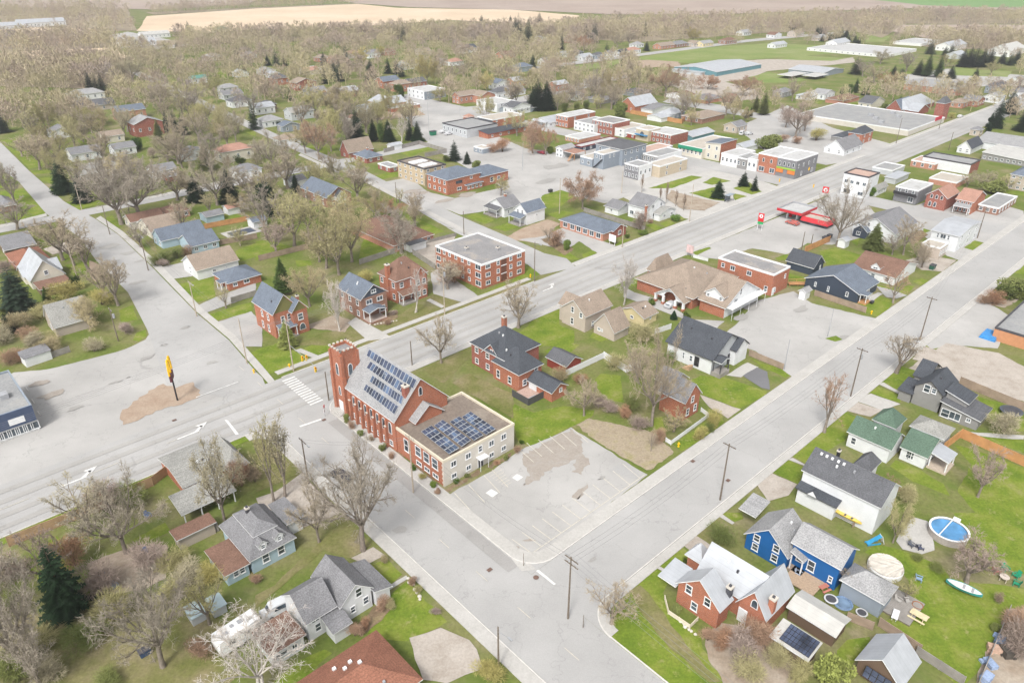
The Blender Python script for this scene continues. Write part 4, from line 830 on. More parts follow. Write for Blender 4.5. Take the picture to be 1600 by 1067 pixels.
for j in range(3):
    z_ = 1.4 + j * v['h'] / 3.05
    b.win(v, 'l', .07, z_, 2.2, 1.5); b.win(v, 'l', .93, z_, 1.9, 1.4)
    for t_ in (.26,.40,.54,.68,.80): b.win(v, 'l', t_, z_ + .1, 1.0, 1.1)
    for t_, w_ in ((.14,1.6),(.37,1.0),(.66,1.0),(.86,1.6)): b.win(v, 'r', t_, z_, w_, 1.2)
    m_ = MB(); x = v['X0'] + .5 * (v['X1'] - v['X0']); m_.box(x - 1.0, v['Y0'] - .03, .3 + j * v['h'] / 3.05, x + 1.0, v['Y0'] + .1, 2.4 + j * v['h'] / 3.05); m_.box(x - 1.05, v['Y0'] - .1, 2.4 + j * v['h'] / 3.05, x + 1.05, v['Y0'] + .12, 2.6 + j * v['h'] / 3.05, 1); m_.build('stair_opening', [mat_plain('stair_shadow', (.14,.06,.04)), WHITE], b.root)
for fx, fy in ((.3,.6),(.7,.3)): b.chim(v, fx, fy, v['h'] + .4, .8, GREYM)
# north side of the main street
b = Bld('zl', 'apartment_block', 'buff brick three storey block with white skylights on a flat roof', 'the buff brick block', 'apartment block'); v = b.vol((340,106),(548,180),(712,135), 326, 'flat', wall='yellowb', rm='brownflat', wl='5x3', wr='3x3', fascia=DARK)
for i in range(3):
    for j in range(2): m_ = MB(); x, y = v['X0'] + v['a'] * (.25 + i * .22), v['Y0'] + v['b'] * (.25 + j * .35); m_.box(x - 1.1, y - 1.8, v['h'] - .35, x + 1.1, y + 1.8, v['h'] + .1); m_.build('skylight', WHITE, b.root)
b = Bld('zl', 'brick_building', 'red brick clinic with blue grey hipped roofs and a low wing', 'the red brick clinic', 'building'); v = b.vol((575,218),(737,279),(1010,205), 405, 'hip', rise=2.6, wall='brick', rm='blue', wl='4x2', wr=[(.72,4.6,1.2,1.0),(.35,4.0,3.0,1.0,'plain',DARK),(.35,1.5,2.2,1.2),(.65,1.5,1.2,1.2)])
v2 = b.vol((880,195),(1015,252),(1248,190), 338, 'hip', rise=2.4, wall='brick', rm='blue', wr=[(.4,2.0,1.6,1.8),(.65,2.0,1.4,1.4)]); b.vol((860,270),(900,322),(1062,290), 358, 'sy+', rise=.8, wall='brick', rm='blue', wr='4x1')
b = Bld('zl', 'white_house', 'white sided house with paired gables and two small porches', 'the paired gable white house'); v = b.vol((1085,465),(1215,517),(1345,470), 592, 'g1', ap=(1150,428), wall='white', rm='grey', wl=[(.4,1.6,.9,1.5),(.7,3.6,.6,.8)], wr=[(.25,1.7,.7,1.2)]); b.chim(v, .55, .5, v['h'] + v['rise'] + .8, .7)
b.porch(v['x0'] - 2.2, v['y0'] + 1.5, 2.5, v['b'] - 2, 2.7, 'sx+', 'dark'); v2 = b.vol((1298,512),(1402,553),(1560,502), 655, 'g1', ap=(1340,470), wall='white', rm='blue', wl=[(.35,4.0,.8,1.4),(.7,3.9,.8,1.2)], wr=[(.55,2.6,.7,.8)]); b.porch(v2['x0'] - 2.6, v2['y0'] + .4, 2.8, v2['b'] - .8, 2.8, 'sx+', 'blue')
b = Bld('b2', 'commercial_building', 'long low shop row with grey roof and red brick piers', 'the low shop row', 'shop'); v = b.vol((305,300),(570,395),(725,345), 445, 'hip', rise=2.3, wall='pinkb', rm='blue', wl=[(.1,1.5,1.8,1.7),(.25,1.5,1.8,1.7),(.4,1.5,1.8,1.7),(.55,1.5,1.8,1.7),(.7,1.5,1.8,1.7),(.87,1.5,1.8,1.6)]); b.block(v['x0'] + v['a'] * .35, v['y0'] - .8, v['a'] * .6, 3, v['h'], 'g2', 1.6, 'redb', 'blue', wr=[(.5,1.5,1.4,1.4)])
b = Bld('b2', 'white_house', 'white two storey house with grey roof and low front wing', 'the white two storey house'); v = b.vol((700,212),(850,242),(932,192), 322, 'g2', ap=(880,165), wall='white', rm='grey', wl=[(.25,5.0,1.6,1.2),(.75,5.0,1.6,1.2),(.25,1.8,1.6,1.4),(.8,1.8,1.6,1.4)], wr=[(.3,4.6,1.2,1.2),(.75,4.6,1.2,1.2),(.4,1.6,1.6,1.2)]); v2 = b.vol((890,262),(925,275),(1028,235), 320, 'g2', rise=1.4, wall='white', rm='moss', wr=[(.3,1.4,1.2,1.0),(.75,1.4,1.2,1.0)]); b.vol((560,222),(665,245),(740,200), 268, 'g2', rise=1.6, wall='white', rm='grey', wl=[(.5,1.4,.9,.8)]); b.chim(v, .02, .1, v['h'] + 1.2, .7, None, 0)
# ------------------------------------------------------------------ south side of the main street
b = Bld('zf', 'clinic', 'large tan roofed clinic with white gables and arched portico', 'the tan roofed clinic', 'building')
v = b.vol((100,245),(500,425),(800,238), 512, 'hip', rise=4.6, wall='brick', rm='tan', oh=.6)
v2 = b.vol((560,408),(745,497),(1025,352), 580, 'g2', ap=(905,288), wall='brick', wall2='white', rm='tan', oh=.5, wr=[(.42,5.2,.8,1.8),(.75,5.6,.8,1.8),(.3,3.2,1.6,1.4)])
v3 = b.vol((215,372),(430,462),(560,400), 525, 'g1', ap=(330,345), wall='white', rm='tan', nowall=True)
for fy in (.04,.3,.7,.96):
    for fx in (.06,.5): m_ = MB(); x, y = v3['x0'] + v3['a'] * fx, v3['y0'] + v3['b'] * fy; m_.box(x - .28, y - .28, 0, x + .28, y + .28, v3['h'] - .05); m_.box(x - .4, y - .4, 0, x + .4, y + .4, .7, 1); m_.build('portico_column', [WHITE, WM['brick']], b.root)
m_ = MB(); x = v3['x0'] + .45; y0_, y1_, h_ = v3['y0'] + .3, v3['y0'] + v3['b'] - .3, v3['h']; cy_ = v3['cy']; n_ = 10; ra = v3['b'] * .2
pts = [(y0_, h_ - .2), (y0_, h_), (cy_, h_ + v3['rise'] - .3), (y1_, h_), (y1_, h_ - .2)] + [(cy_ + ra * math.cos(math.pi * i / n_), h_ - .2 + ra * math.sin(math.pi * i / n_)) for i in range(n_ + 1)]
m_.poly([(x, p[0], p[1]) for p in reversed(pts)]); m_.poly([(x + .2, p[0], p[1]) for p in pts]); m_.build('arched_gable', WM['white'], b.root)
d_ = MB(); xx, yy = b.local((640,420), v2['h'] + 1); L_, w_ = 7.5, 5.5
vd = b.block(v2['x0'] + 1.2, v2['cy'] - v2['b'] * .32, 6.0, v2['b'] * .72, v2['h'] + 1.9, 'g1', 2.0, 'white', 'tan', z0=v2['h'] + .3, wl=[(.15,v2['h']+1.3,.8,.9),(.85,v2['h']+1.3,.8,.9)])
b.vol((140,200),(215,225),(330,150), h=v['h'], roof='hip', rise=3.4, wall='brick', rm='tan')
m_ = MB(); yb = v2['y0'] - 1.6; m_.box(v2['x0'] + .6, yb, 2.9, v2['x0'] + v2['a'] - .6, v2['Y0'] - .01, 3.05)
for i in range(9): x = v2['x0'] + .8 + i * (v2['a'] - 1.6) / 8; m_.bar((x, yb + .05, 0 if i % 2 == 0 else 3.05), (x, yb + .05, 4.0), .05)
m_.bar((v2['x0'] + .7, yb + .05, 4.0), (v2['x0'] + v2['a'] - .7, yb + .05, 4.0), .06); m_.build('balcony', WHITE, b.root)
b = Bld('zf', 'brick_building', 'red brick flat roofed building behind the tan roofed clinic', 'the flat roofed brick building', 'building'); v = b.vol((705,102),(1115,238),(1240,176), 402, 'flat', wall='brick', rm='tar', wl=[(.1,1.6,1.0,1.6),(.42,4.4,1.4,1.3),(.72,4.4,1.4,1.3),(.9,4.4,1.0,1.2)], wr=[(.2,1.4,.7,1.2),(.75,4.0,.7,1.2)]); b.door(v, 'r', .1, 1.0, 2.1, WM['white'])
b = Bld('zf', 'modern_house', 'white modern bungalow with charcoal roof and black garage door', 'the modern white bungalow'); v = b.vol((300,735),(650,893),(948,760), 1008, 'g2', ap=(795,688), wall='white', wall2='pale', rm='char', oh=.5, fascia=DARK, wl=[(.45,1.9,.8,1.4),(.62,1.9,.5,1.6)]); b.frame = DARK
b.door(v, 'r', .70, 4.2, 2.5, BLACK)
for i in range(3): m_ = MB(); x = v['X0'] + .82 * (v['X1'] - v['X0']); m_.box(x - .5, v['Y0'] - .13, .6 + i * .6, x + .5, v['Y0'] - .10, .9 + i * .6); m_.build('garage_light', WM['pale'], b.root)
b.door(v, 'l', .32, 1.0, 2.2, BLACK, .6); b.porch(v['x0'] + .4, v['y0'] - 1.9, 3.6, 2.2, v['h'] - .1, 'g2', 'char', 1.0, FENCEG)
m_ = MB()
for i in range(6): m_.box(v['x0'] - 1.6, v['y0'] + 4.5 + i * .3, 0, v['x0'] - .2, v['y0'] + 4.8 + i * .3, .17 * (6 - i))
m_.build('side_steps', mat_plain('new_wood', (.45,.30,.19), .8, .15, 3), b.root)
v2 = b.block(v['x0'] + v['a'] * .55, v['y0'] - 1.2, v['a'] * .42, 4, v['h'], 'g2', 2.2, 'white', 'char', fascia=DARK)
b = Bld('c2', 'brick_cottage', 'small orange brick cottage with grey gable roof and white fence', 'the small brick cottage'); v = b.vol((922,302),(1085,388),(1187,318), 505, 'g2', ap=(1145,262), wall='brick', rm='grey', wr=[(.5,4.0,.9,1.4),(.25,1.6,.9,1.5),(.75,1.6,.9,1.5)]); b.vol((935,205),(1010,285),(1115,225), h=v['h'] * .8, roof='g2', rise=2.2, wall='beige', rm='grey')
# ------------------------------------------------------------------ houses beyond the car park street, right side of the picture
b = Bld('c3', 'dark_house', 'dark grey farmhouse with charcoal metal roofs and rear lean-to', 'the dark grey farmhouse')
v = b.vol((912,268),(1098,342),(1200,250), 452, 'g1', ap=(1018,245), wall='grey', rm='char', fascia=DARK, wl=[(.32,4.6,.9,1.1),(.58,4.7,1.2,1.7)])
b.vol((925,200),(1000,240),(1110,165), h=v['h'], roof='g2', rise=2.4, wall='grey', rm='char', fascia=DARK); b.vol((835,306),(905,330),(935,262), 388, 'sx+', rise=.9, wall='grey', rm='char', fascia=DARK, wr=[(.5,1.5,1.2,1.0)])
b.vol((1112,322),(1258,392),(1312,330), h=v['h'] * .95, roof='sy+', rise=1.2, wall='grey', rm='char'); v4 = b.vol((1075,392),(1330,500),(1410,415), 552, 'sy+', rise=1.2, wall='grey', rm='dark', wl=[(.25,1.5,.8,.8),(.6,1.4,2.0,1.6),(.85,1.4,1.5,1.8)])
b = Bld('c3', 'white_house', 'white house with dark green shingle roofs and glass roofed rear porch', 'the green roofed white house')
v = b.vol((500,552),(772,680),(885,600), 770, 'g2', ap=(832,572), wall='white', rm='green', wl=[(.85,1.6,.9,1.4),(.6,4.0,.8,1.2)]); v2 = b.vol((828,648),(1000,730),(1150,640), 805, 'g2', ap=(1098,608), wall='white', rm='green', wl=[(.52,1.9,.5,1.5),(.62,1.9,.5,1.5),(.72,1.9,.5,1.5)])
b.vol((650,480),(800,545),(905,492), h=v['h'], roof='hip', rise=2.4, wall='white', rm='green'); b.vol((893,512),(1105,612),(1205,552), h=2.9, roof='hip', rise=1.4, wall='white', rm='moss'); b.porch(v2['x0'] + 1.2, v2['y0'] - 3.0, 4.2, 3.2, 2.6, 'sy+', 'metal', .4, mat_plain('pale_deck', (.50,.42,.34), .8, .15, 3))
b = Bld('zd', 'white_house', 'long white house with dark speckled shingle roof and front lean-to', 'the long white house')
v = b.vol((375,432),(955,748),(1175,610), 960, 'g2', ap=(1090,556), wall='white', rm='dark', oh=.3); b.vol((315,577),(615,745),(700,660), h=2.9, roof='sx+', rise=1.2, wall='white', rm='char', fascia=DARK); b.vol((760,400),(880,470),(950,385), h=v['h'] + .3, roof='hip', rise=2.0, wall='white', rm='dark')
for fx in (.35,.42,.5,.57,.64): m_ = MB(); x, y = v['x0'] + v['a'] * .42, v['y0'] + v['b'] * (fx + .25); z_ = v['h'] + v['rise'] * .84; m_.box(x - .18, y - .18, z_ - .2, x + .18, y + .18, z_ + .22); m_.build('roof_vent', WHITE, b.root)
b.chim(v, .7, .75, v['h'] + v['rise'] + .2, .45, BLACK); m_ = MB(); x, y = v['x0'] - 1.4, v['y0'] + v['b'] * .74; m_.poly([(x - .8, y - .8, 3.4), (x - .8, y + .8, 3.4), (x - .8, y, 4.3)][::-1]); m_.poly([(x - .8, y - .8, 3.4), (x - .8, y, 4.3), (x + .7, y, 4.3)][::-1], 1); m_.poly([(x - .8, y, 4.3), (x - .8, y + .8, 3.4), (x + .7, y, 4.3)][::-1], 1); m_.build('eyebrow_dormer', [WHITE, RM['char']], b.root)
b = Bld('zp', 'blue_house', 'bright blue house with pale grey roof and white framed windows', 'the bright blue house')
v = b.vol((48,195),(303,347),(478,232), 428, 'g1', ap=(185,176), wall='bright', rm='pale', wl=[(.75,3.1,1.0,1.3),(.27,3.1,1.0,1.3),(.75,1.25,1.0,1.3),(.27,1.25,1.0,1.3)]); v2 = b.vol((325,240),(612,411),(742,302), 545, 'g2', ap=(692,285), wall='bright', rm='pale', wl=[(.82,2.2,.9,1.2),(.55,2.0,1.1,1.9),(.12,1.6,.6,1.1)])
b.vol((585,480),(862,612),(935,500), h=3.0, roof='hip', rise=1.8, wall='steel', rm='pale'); b.porch(v['x0'] + v['a'] * .1, v['y0'] - 2.0, 3.2, 2.2, 3.0, 'sy+', 'pale', .5, FENCEW); b.vol((40,50),(115,105),(270,75), h=2.9, roof='sx+', rise=.8, wall='white', rm='pale', nowall=True)
x, y = b.local((400,470), .4); m_ = MB(); m_.box(x - 2, y - 2.2, .35, x + 3.4, y + 2.4, .5); m_.build('deck', mat_plain('bare_deck', (.42,.31,.22), .8, .2, 4), b.root)
b = Bld('zc', 'brick_house', 'orange brick house with white metal roof and corner porch', 'the white roofed brick house')
v = b.vol((245,382),(540,592),(650,510), 722, 'g1', ap=(393,372), wall='brick', rm='white', wl=[(.74,3.7,1.0,1.5),(.28,3.6,1.0,1.5),(.56,1.4,1.0,1.5)]); v2 = b.vol((640,520),(852,652),(1022,432), 764, 'g1', ap=(740,452), wall='brick', rm='white', wl=[(.45,4.4,1.0,1.5,'arch')]); b.door(v2, 'l', .8, 1.1, 2.3, WM['white'])
v3 = b.vol((430,262),(760,555),(1005,430), h=v['h'] - .2, roof='g2', rise=3.4, wall='brick', rm='white'); b.chim(v2, .25, .1, v2['h'] + 2.6, .8, WM['brick']); b.chim(v, .92, .1, v['h'] + 2.0, .7, DARK)
b.vol((160,372),(240,418),(370,330), h=3.0, roof='sx+', rise=.7, wall='white', rm='white', nowall=True); b.vol((330,250),(420,270),(520,250), h=v['h'] - .3, roof='hip', rise=2.2, wall='brick', rm='white')
b = Bld('zp', 'shed', 'brown board shed with a bank of solar panels on its roof', 'the solar roofed shed', 'shed'); v = b.vol((205,775),(420,942),(500,848), 992, 'sx+', rise=.5, wall='brownw', rm='cream'); q = [(v['x0'] + v['a'] * fx, v['y0'] + v['b'] * fy, v['h'] + .5 * fx) for fx, fy in ((.12,.78),(.12,.04),(.94,.04),(.94,.78))]; solar(b.root, q, 8, 4, .12, [PANEL], BLACK)
b = Bld('zp', 'shed', 'long brown board shed with cream metal roof beside the bright blue house', 'the long brown shed', 'shed'); v = b.vol((300,612),(582,802),(665,690), 838, 'g2', rise=.7, wall='brownw', rm='cream')
b = Bld('zp', 'barn', 'brown board barn with weathered silver metal gable roof', 'the silver roofed barn', 'barn', free=True); v = b.vol((660,965),(960,1105),(1080,942), 1150, 'g1', rise=2.6, wall='brownw', rm='metal'); q = [(v['x0'] - .6, v['y0'] + v['b'] * fy, z_) for fy, z_ in ((.2, 1.3), (.75, 1.3))] + [(v['x0'] + .02, v['y0'] + v['b'] * fy, z_) for fy, z_ in ((.75, 2.6), (.2, 2.6))]; solar(b.root, q, 4, 2, .02, [PANEL], BLACK)
b = Bld('b3', 'commercial_building', 'orange stucco commercial building with flat grey roof at a car park', 'the orange stucco building', 'building'); v = b.vol((1435,962),(1640,1040),(1900,820), 1120, 'flat', wall='orange', rm='greyflat', fascia=DARK)
# ------------------------------------------------------------------ lower left
b = Bld('d1', 'white_house', 'white farmhouse with grey shingle cross gables and rear wing', 'the white farmhouse'); v = b.vol((360,390),(525,602),(750,482), 718, 'g2', ap=(637,453), wall='white', rm='grey', wr=[(.6,5.2,1.0,1.5),(.35,1.6,.8,1.2),(.8,1.8,.9,1.3)]); v2 = b.vol((150,522),(310,707),(515,592), 828, 'g1', ap=(215,516), wall='white', rm='grey', wr=[(.3,3.6,1.2,.6),(.75,3.6,1.0,.6),(.35,1.7,.9,1.4)])
v3 = b.vol((-30,740),(85,905),(325,772), 990, 'slab', wall='white', rm='brown', wr=[(.25,1.4,2.0,.7),(.7,1.4,.8,.8)]); b.vol((425,682),(480,765),(575,692), 815, 'sy+', rise=.8, wall='white', rm='grey'); b.vol((560,360),(742,530),(825,490), 590, 'sx-', rise=.9, wall='white', rm='grey')
b = Bld('d1', 'bungalow', 'rust red hipped roof bungalow with roof vents at the bottom edge', 'the rust roofed bungalow', 'bungalow'); F_ = Vector((770,730)); R_ = Vector((1045,1042)); L_ = Vector((60,1190)); v = b.vol(tuple(L_), (345,1560), tuple(R_), h=3.0, roof='hip', rise=2.4, wall='pinkb', rm='red')
for fx, fy in ((.55,.62),(.62,.68),(.5,.75),(.66,.55)): m_ = MB(); x, y = v['x0'] + v['a'] * fx, v['y0'] + v['b'] * fy; z_ = v['h'] + v['rise'] * min(1, 2 * (1 - fy)); m_.box(x - .2, y - .2, z_ - .3, x + .2, y + .2, z_ + .35); m_.build('roof_vent', WHITE, b.root)
b = Bld('za', 'blue_house', 'pale blue house with dormered grey mansard roof and sunroom', 'the pale blue dormer house'); v = b.vol((497,632),(682,887),(998,722), 982, 'mansard', rise=2.2, wall='blue', rm='grey', wr=[(.32,1.7,1.1,1.6),(.68,1.7,1.1,1.6)]); b.dormer(v, 'r', .32, .55, 1.3, 1.2, v['h'] + .35, 'white'); b.dormer(v, 'r', .70, .55, 1.3, 1.2, v['h'] + .35, 'white')
b.chim(v, .45, .62, v['h'] + 4.0, .5, DARK); v2 = b.vol((415,792),(515,985),(690,888), 1045, 'slab', wall='blue', rm='brown', wr=[(.45,1.5,1.0,1.1),(.68,1.5,1.0,1.1)]); b.vol((790,510),(930,640),(960,610), h=2.6, roof='slab', wall='white', rm='grey')
b = Bld('za', 'grey_house', 'weathered grey roofed brick house with open carport by the roadside', 'the weathered roadside house'); v = b.vol((118,175),(235,396),(565,268), 442, 'g1', ap=(175,262), wall='brick', rm='moss'); b.vol((345,165),(545,285),(680,217), h=v['h'] + .6, roof='hip', rise=3.0, wall='brick', rm='moss', wr=[(.2,1.8,.8,1.4)]); v3 = b.vol((160,472),(228,577),(590,402), 645, 'sy+', rise=.9, wall='brownw', rm='moss', nowall=True)
for fx in (.05,.35,.65,.95): m_ = MB(); m_.box(v3['x0'] + v3['a'] * fx - .08, v3['y0'] + .2, 0, v3['x0'] + v3['a'] * fx + .08, v3['y0'] + .36, v3['h'] - .1); m_.build('carport_post', WHITE, b.root)
m_ = MB(); m_.box(v3['x0'] + v3['a'] * .3, v3['y0'] + v3['b'] * .55, .02, v3['x0'] + v3['a'] * .7, v3['y0'] + v3['b'] * .9, 2.2); m_.build('carport_back', DARK, b.root)
b = Bld('za', 'lean_to', 'flat brown roofed lean-to beside the weathered roadside house', 'the flat lean-to', 'shed'); b.vol((120,692),(195,747),(470,627), 775, 'slab', wall='beige', rm='brown')
b = Bld('zb', 'shop', 'navy fronted shop with white sign panel at the left edge', 'the navy fronted shop', 'shop'); v = b.vol((-505,300),(-300,690),(330,490), hp=((330,490),742), roof='flat', wall='whitep', rm='greyflat', fascia=WM['steel'])
m_ = MB(); m_.box(v['X0'], v['Y0'] - .3, v['h'] * .42, v['X1'], v['Y0'] - .02, v['h'] + .02); m_.build('shop_fascia', mat_plain('navy_fascia', (.06,.085,.15), .5, .1), b.root); m_ = MB(); m_.box(v['X0'] + v['a'] * .55, v['Y0'] - .36, v['h'] * .52, v['X0'] + v['a'] * .82, v['Y0'] - .31, v['h'] * .75); m_.build('sign_panel', WHITE, b.root)
for i in range(7): b.win(v, 'r', .1 + i * .135, v['h'] * .22, 2.0, 1.6)
for i in range(2): m_ = MB(); x, y = v['X1'] - 3 - i * 4, v['Y0'] + v['b'] * .4; m_.box(x - .7, y - .9, v['h'] - .34, x + .7, y + .9, v['h'] + .6); m_.build('roof_unit', GREYM, b.root)
# ------------------------------------------------------------------ upper left streets
def one(tile, name, label, short, L, N, R, nb, roof, wall, rm, cat='house', wl=None, wr=None, **kw):
    b = Bld(tile, name, label, short, cat); v = b.vol(L, N, R, nb, roof, wall=wall, rm=rm, wl=wl, wr=wr, **kw); b.v = v; return b
one('b0','bungalow','dark grey hipped bungalow at the left edge beside a red roofed house','the dark hipped bungalow',(-90,425),(25,500),(237,462),525,'g1','brownw','grey','bungalow',rise=2.2,wl='2x1')
one('b0','house','low house with faded red roof at the left edge','the faded red roofed house',(20,520),(105,605),(320,550),650,'hip','pinkb','red',rise=1.8)
b = one('b0','white_house','small white house with pale metal cross gable roof','the metal roofed white house',(130,600),(185,697),(400,630),725,'g2','cream','white',wr=[(.5,3.8,1.0,1.2),(.7,1.4,.7,.6)],ap=(300,560)); b.block(b.v['x0'] - .5, b.v['y0'] + b.v['b'] * .35, b.v['a'] + 1, b.v['b'] * .5, b.v['h'], 'g1', 2.4, 'cream', 'white'); b.vol((185,702),(245,745),(440,680),775,'slab',wall='brownw',rm='brown')
one('b0','old_house','mossy grey gabled house half hidden behind yellow shrubs','the half hidden old house',(285,905),(335,985),(565,900),1045,'g1','beige','moss',ap=(310,840),wl='1x1')
one('b0','house','long cream house with brown roof under the big bare trees','the long cream house',(770,290),(815,325),(1000,262),372,'g1','cream','brown',rise=1.8,wl='2x1')
one('b0','house','pale pink sided house with tan roof behind a grey blue house','the pale pink house',(872,322),(942,388),(1100,315),405,'g1','cream','tan',ap=(925,300),wl='1x1')
b = one('b0','blue_grey_house','grey blue house with two slate gabled wings','the grey blue house',(940,402),(1005,442),(1250,352),492,'g1','blue','blue',ap=(965,365),wl='2x1'); b.vol((1118,425),(1190,478),(1372,432),518,'g1',ap=(1150,400),wall='blue',rm='blue',wr='3x1')
one('b0','white_house','white house with tan gable roof beside a bright green lawn','the tan roofed white house',(1160,555),(1225,628),(1490,552),688,'g1','white','tan',ap=(1195,530),wl='1x2',wr=[(.4,1.6,.9,.8),(.7,1.6,.5,.5)])
b = one('b0','bungalow','orange brick bungalow with wide blue grey hipped roof','the blue roofed bungalow',(1320,642),(1420,706),(1640,645),738,'hip','brick','blue','bungalow',rise=2.2,wr=[(.2,1.4,1.2,1.0),(.55,1.4,1.6,1.0)]); b.porch(b.v['x0']-1.5,b.v['y0']+1,1.8,3,2.5,'slab','blue')
one('b0','shed','pale blue shed beside the fenced lawn','the pale blue shed',(1245,262),(1285,292),(1380,252),305,'g1','blue','grey','shed',rise=1.0); one('b0','shed','cedar and white shed at the back fence','the cedar shed',(1382,222),(1420,242),(1490,215),262,'g1','white','rust','shed',rise=.9)
one('b0','bungalow','dark red roofed bungalow behind the bare trees','the dark red roofed bungalow',(955,242),(1040,274),(1155,222),290,'hip','pinkb','brown','bungalow',rise=1.6,wr='3x1')
one('b0','barn','small red barn with grey roof behind the street trees','the small red barn',(1000,20),(1040,40),(1085,15),66,'g1','redw','grey','barn',rise=1.2)
one('b0','house','grey roofed brick house cut by the left edge','the cut off grey roofed house',(-100,190),(0,228),(85,190),252,'hip','brownb','grey',rise=1.8)
one('b0','shed','dark fenced pool cabin with slate roof','the pool cabin',(1540,300),(1580,325),(1660,295),350,'g1','white','blue','shed',rise=1.0)
b = one('b1','brick_house','tall brick house with slate blue hipped roof among bare trees','the tall slate roofed house',(290,100),(440,172),(612,140),235,'g2','brownb','blue',wl='3x2',wr='2x2',rise=3.2); b.block(b.v['x0'] + b.v['a']*.3, b.v['y0'] - 1.5, b.v['a']*.4, 5, b.v['h'], 'g2', 2.2, 'white', 'char', wr=[(.5, b.v['h']+.6, .8, 1.0)])
b = one('b1','bungalow','long brown hipped bungalow with grey garage wing','the long brown bungalow',(700,300),(860,470),(1035,362),500,'hip','pinkb','brown','bungalow',rise=2.4,wr='4x1'); b.vol((930,440),(960,470),(1045,425),490,'slab',wall='white',rm='dark')
one('b1','white_house','little white gabled house hidden by trees near the side street','the little hidden white house',(175,50),(215,75),(290,40),95,'g1','white','grey',rise=1.6)
# ------------------------------------------------------------------ above the cross street
b = one('a1','bungalow','blue roofed brick bungalow with chimney beside the side street','the blue roofed brick bungalow',(583,968),(690,992),(778,965),1016,'hip','redb','blue','bungalow',rise=2.2,wr='2x1',wl='2x1'); b.chim(b.v,.5,.5,b.v['h']+3,.7)
one('a1','brick_house','brown brick house with tan front gable behind the blue roofed bungalow','the tan gabled brick house',(520,942),(575,960),(682,912),985,'g1','redb','tan',ap=(550,880),wl='1x1')
one('zl','brick_building','low dark brick flat roofed house next to the buff block','the low dark brick house',(160,135),(262,168),(345,150),215,'flat','redb','greyflat','house',wl='2x1',wr='1x1')
# ------------------------------------------------------------------ around the town car park
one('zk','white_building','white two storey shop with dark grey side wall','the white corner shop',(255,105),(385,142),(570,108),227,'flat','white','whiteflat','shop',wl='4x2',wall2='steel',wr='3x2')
b = one('zk','brick_house','brick house with white porch and tan roof across from the white shop','the tan roofed brick villa',(640,178),(722,192),(900,160),268,'g1','pinkb','tan',wl='2x2',rise=2.2,wr='4x1'); b.vol((850,170),(930,190),(1025,158),262,'g2',rise=2.2,wall='pinkb',rm='tan',wr='2x1')
one('zk','white_building','white flat roofed shop with red lettering panel on its side','the white flat shop',(925,217),(1085,262),(1185,215),345,'flat','white','whiteflat','shop',wl='3x2',wr='2x2')
one('zk','grey_building','low flat roofed shop with pale blue front beside the town car park','the pale blue shop',(565,442),(797,500),(1060,440),592,'flat','pale','greyflat','shop',wl='6x1',fascia=DARK)
b = one('zk','brick_building','orange brick building with glazed dark front and pale flat roof','the glazed orange building',(890,385),(1045,416),(1278,345),490,'flat','glass','tanflat','shop',wall2='brick',wr='4x2')
one('zk','brick_building','low red trimmed brick building with dark sloping roof','the low red trimmed building',(905,532),(1000,556),(1262,446),602,'sy+','brick','char','shop',wr='5x1',rise=.8,fascia=mat_plain('red_trim',(.35,.05,.05)))
one('zk','shed','small grey blue flat roofed building beside a rough hedge','the grey blue flat building',(868,668),(950,692),(1052,680),745,'flat','steel','tanflat','shed',wl='2x1')
one('zk','white_house','white gothic gabled house among the trees behind the shops','the white gothic house',(1075,142),(1132,170),(1252,112),202,'g1','white','grey',ap=(1100,100),wl='2x2')
one('zk','house','dark blue gabled house next to tall spruces behind the shops','the dark blue gabled house',(1162,292),(1250,332),(1352,242),347,'g1','steel','dark',rise=2.6)
b = one('zk','brick_building','low red brick hall with gabled white entrance by the crossing','the low brick hall',(60,275),(75,302),(308,252),345,'flat','brick','tar','building'); b.vol((-60,240),(70,260),(140,220),320,'g1',ap=(40,195),wall='pinkb',rm='white')
one('zk','shed','small white roofed shed inside the spruce hedge','the small white roofed shed',(40,650),(65,668),(160,640),690,'g1','white','white','shed',rise=.9)
b = Bld('zk','gazebo','little pink roofed cupola building on the flat shop roof edge','the cupola','kiosk'); b.vol((765,378),(805,392),(842,372),425,'hip',rise=1.3,wall='pinkb',rm='rust')
# ------------------------------------------------------------------ downtown rows
b = one('zg','white_house','white boarding house with pale roof and long veranda','the veranda boarding house',(-20,112),(112,152),(232,108),188,'g1','white','white',rise=2.2,wl='4x2',wr='3x1'); b.porch(b.v['x0']-1.5,b.v['y0']+.5,1.7,b.v['b']-1,2.6,'sx+','white')
one('zg','brick_shop','end of row brick shop with white awning band','the end brick shop',(200,58),(318,84),(560,20),207,'flat','brick','whiteflat','shop',wl='4x2',wr='2x2')
one('zg','white_shop','long white two storey shop between two brick shops','the long white shop',(375,127),(592,168),(730,105),262,'flat','white','greyflat','shop',wl='5x2')
one('zg','brick_shop','red brick shop with six paired upper windows','the paired window brick shop',(595,106),(787,152),(985,118),287,'flat','redb','tar','shop',wl='6x2')
one('zg','white_shop','plain white shop to the side of the paired window shop','the plain white shop',(787,182),(905,218),(1050,152),302,'flat','white','tanflat','shop',wl='2x2')
one('zg','maroon_shop','narrow maroon fronted shop under a white neighbour','the maroon shop',(905,238),(1025,268),(1080,238),312,'flat','redw','whiteflat','shop',wl='2x1')
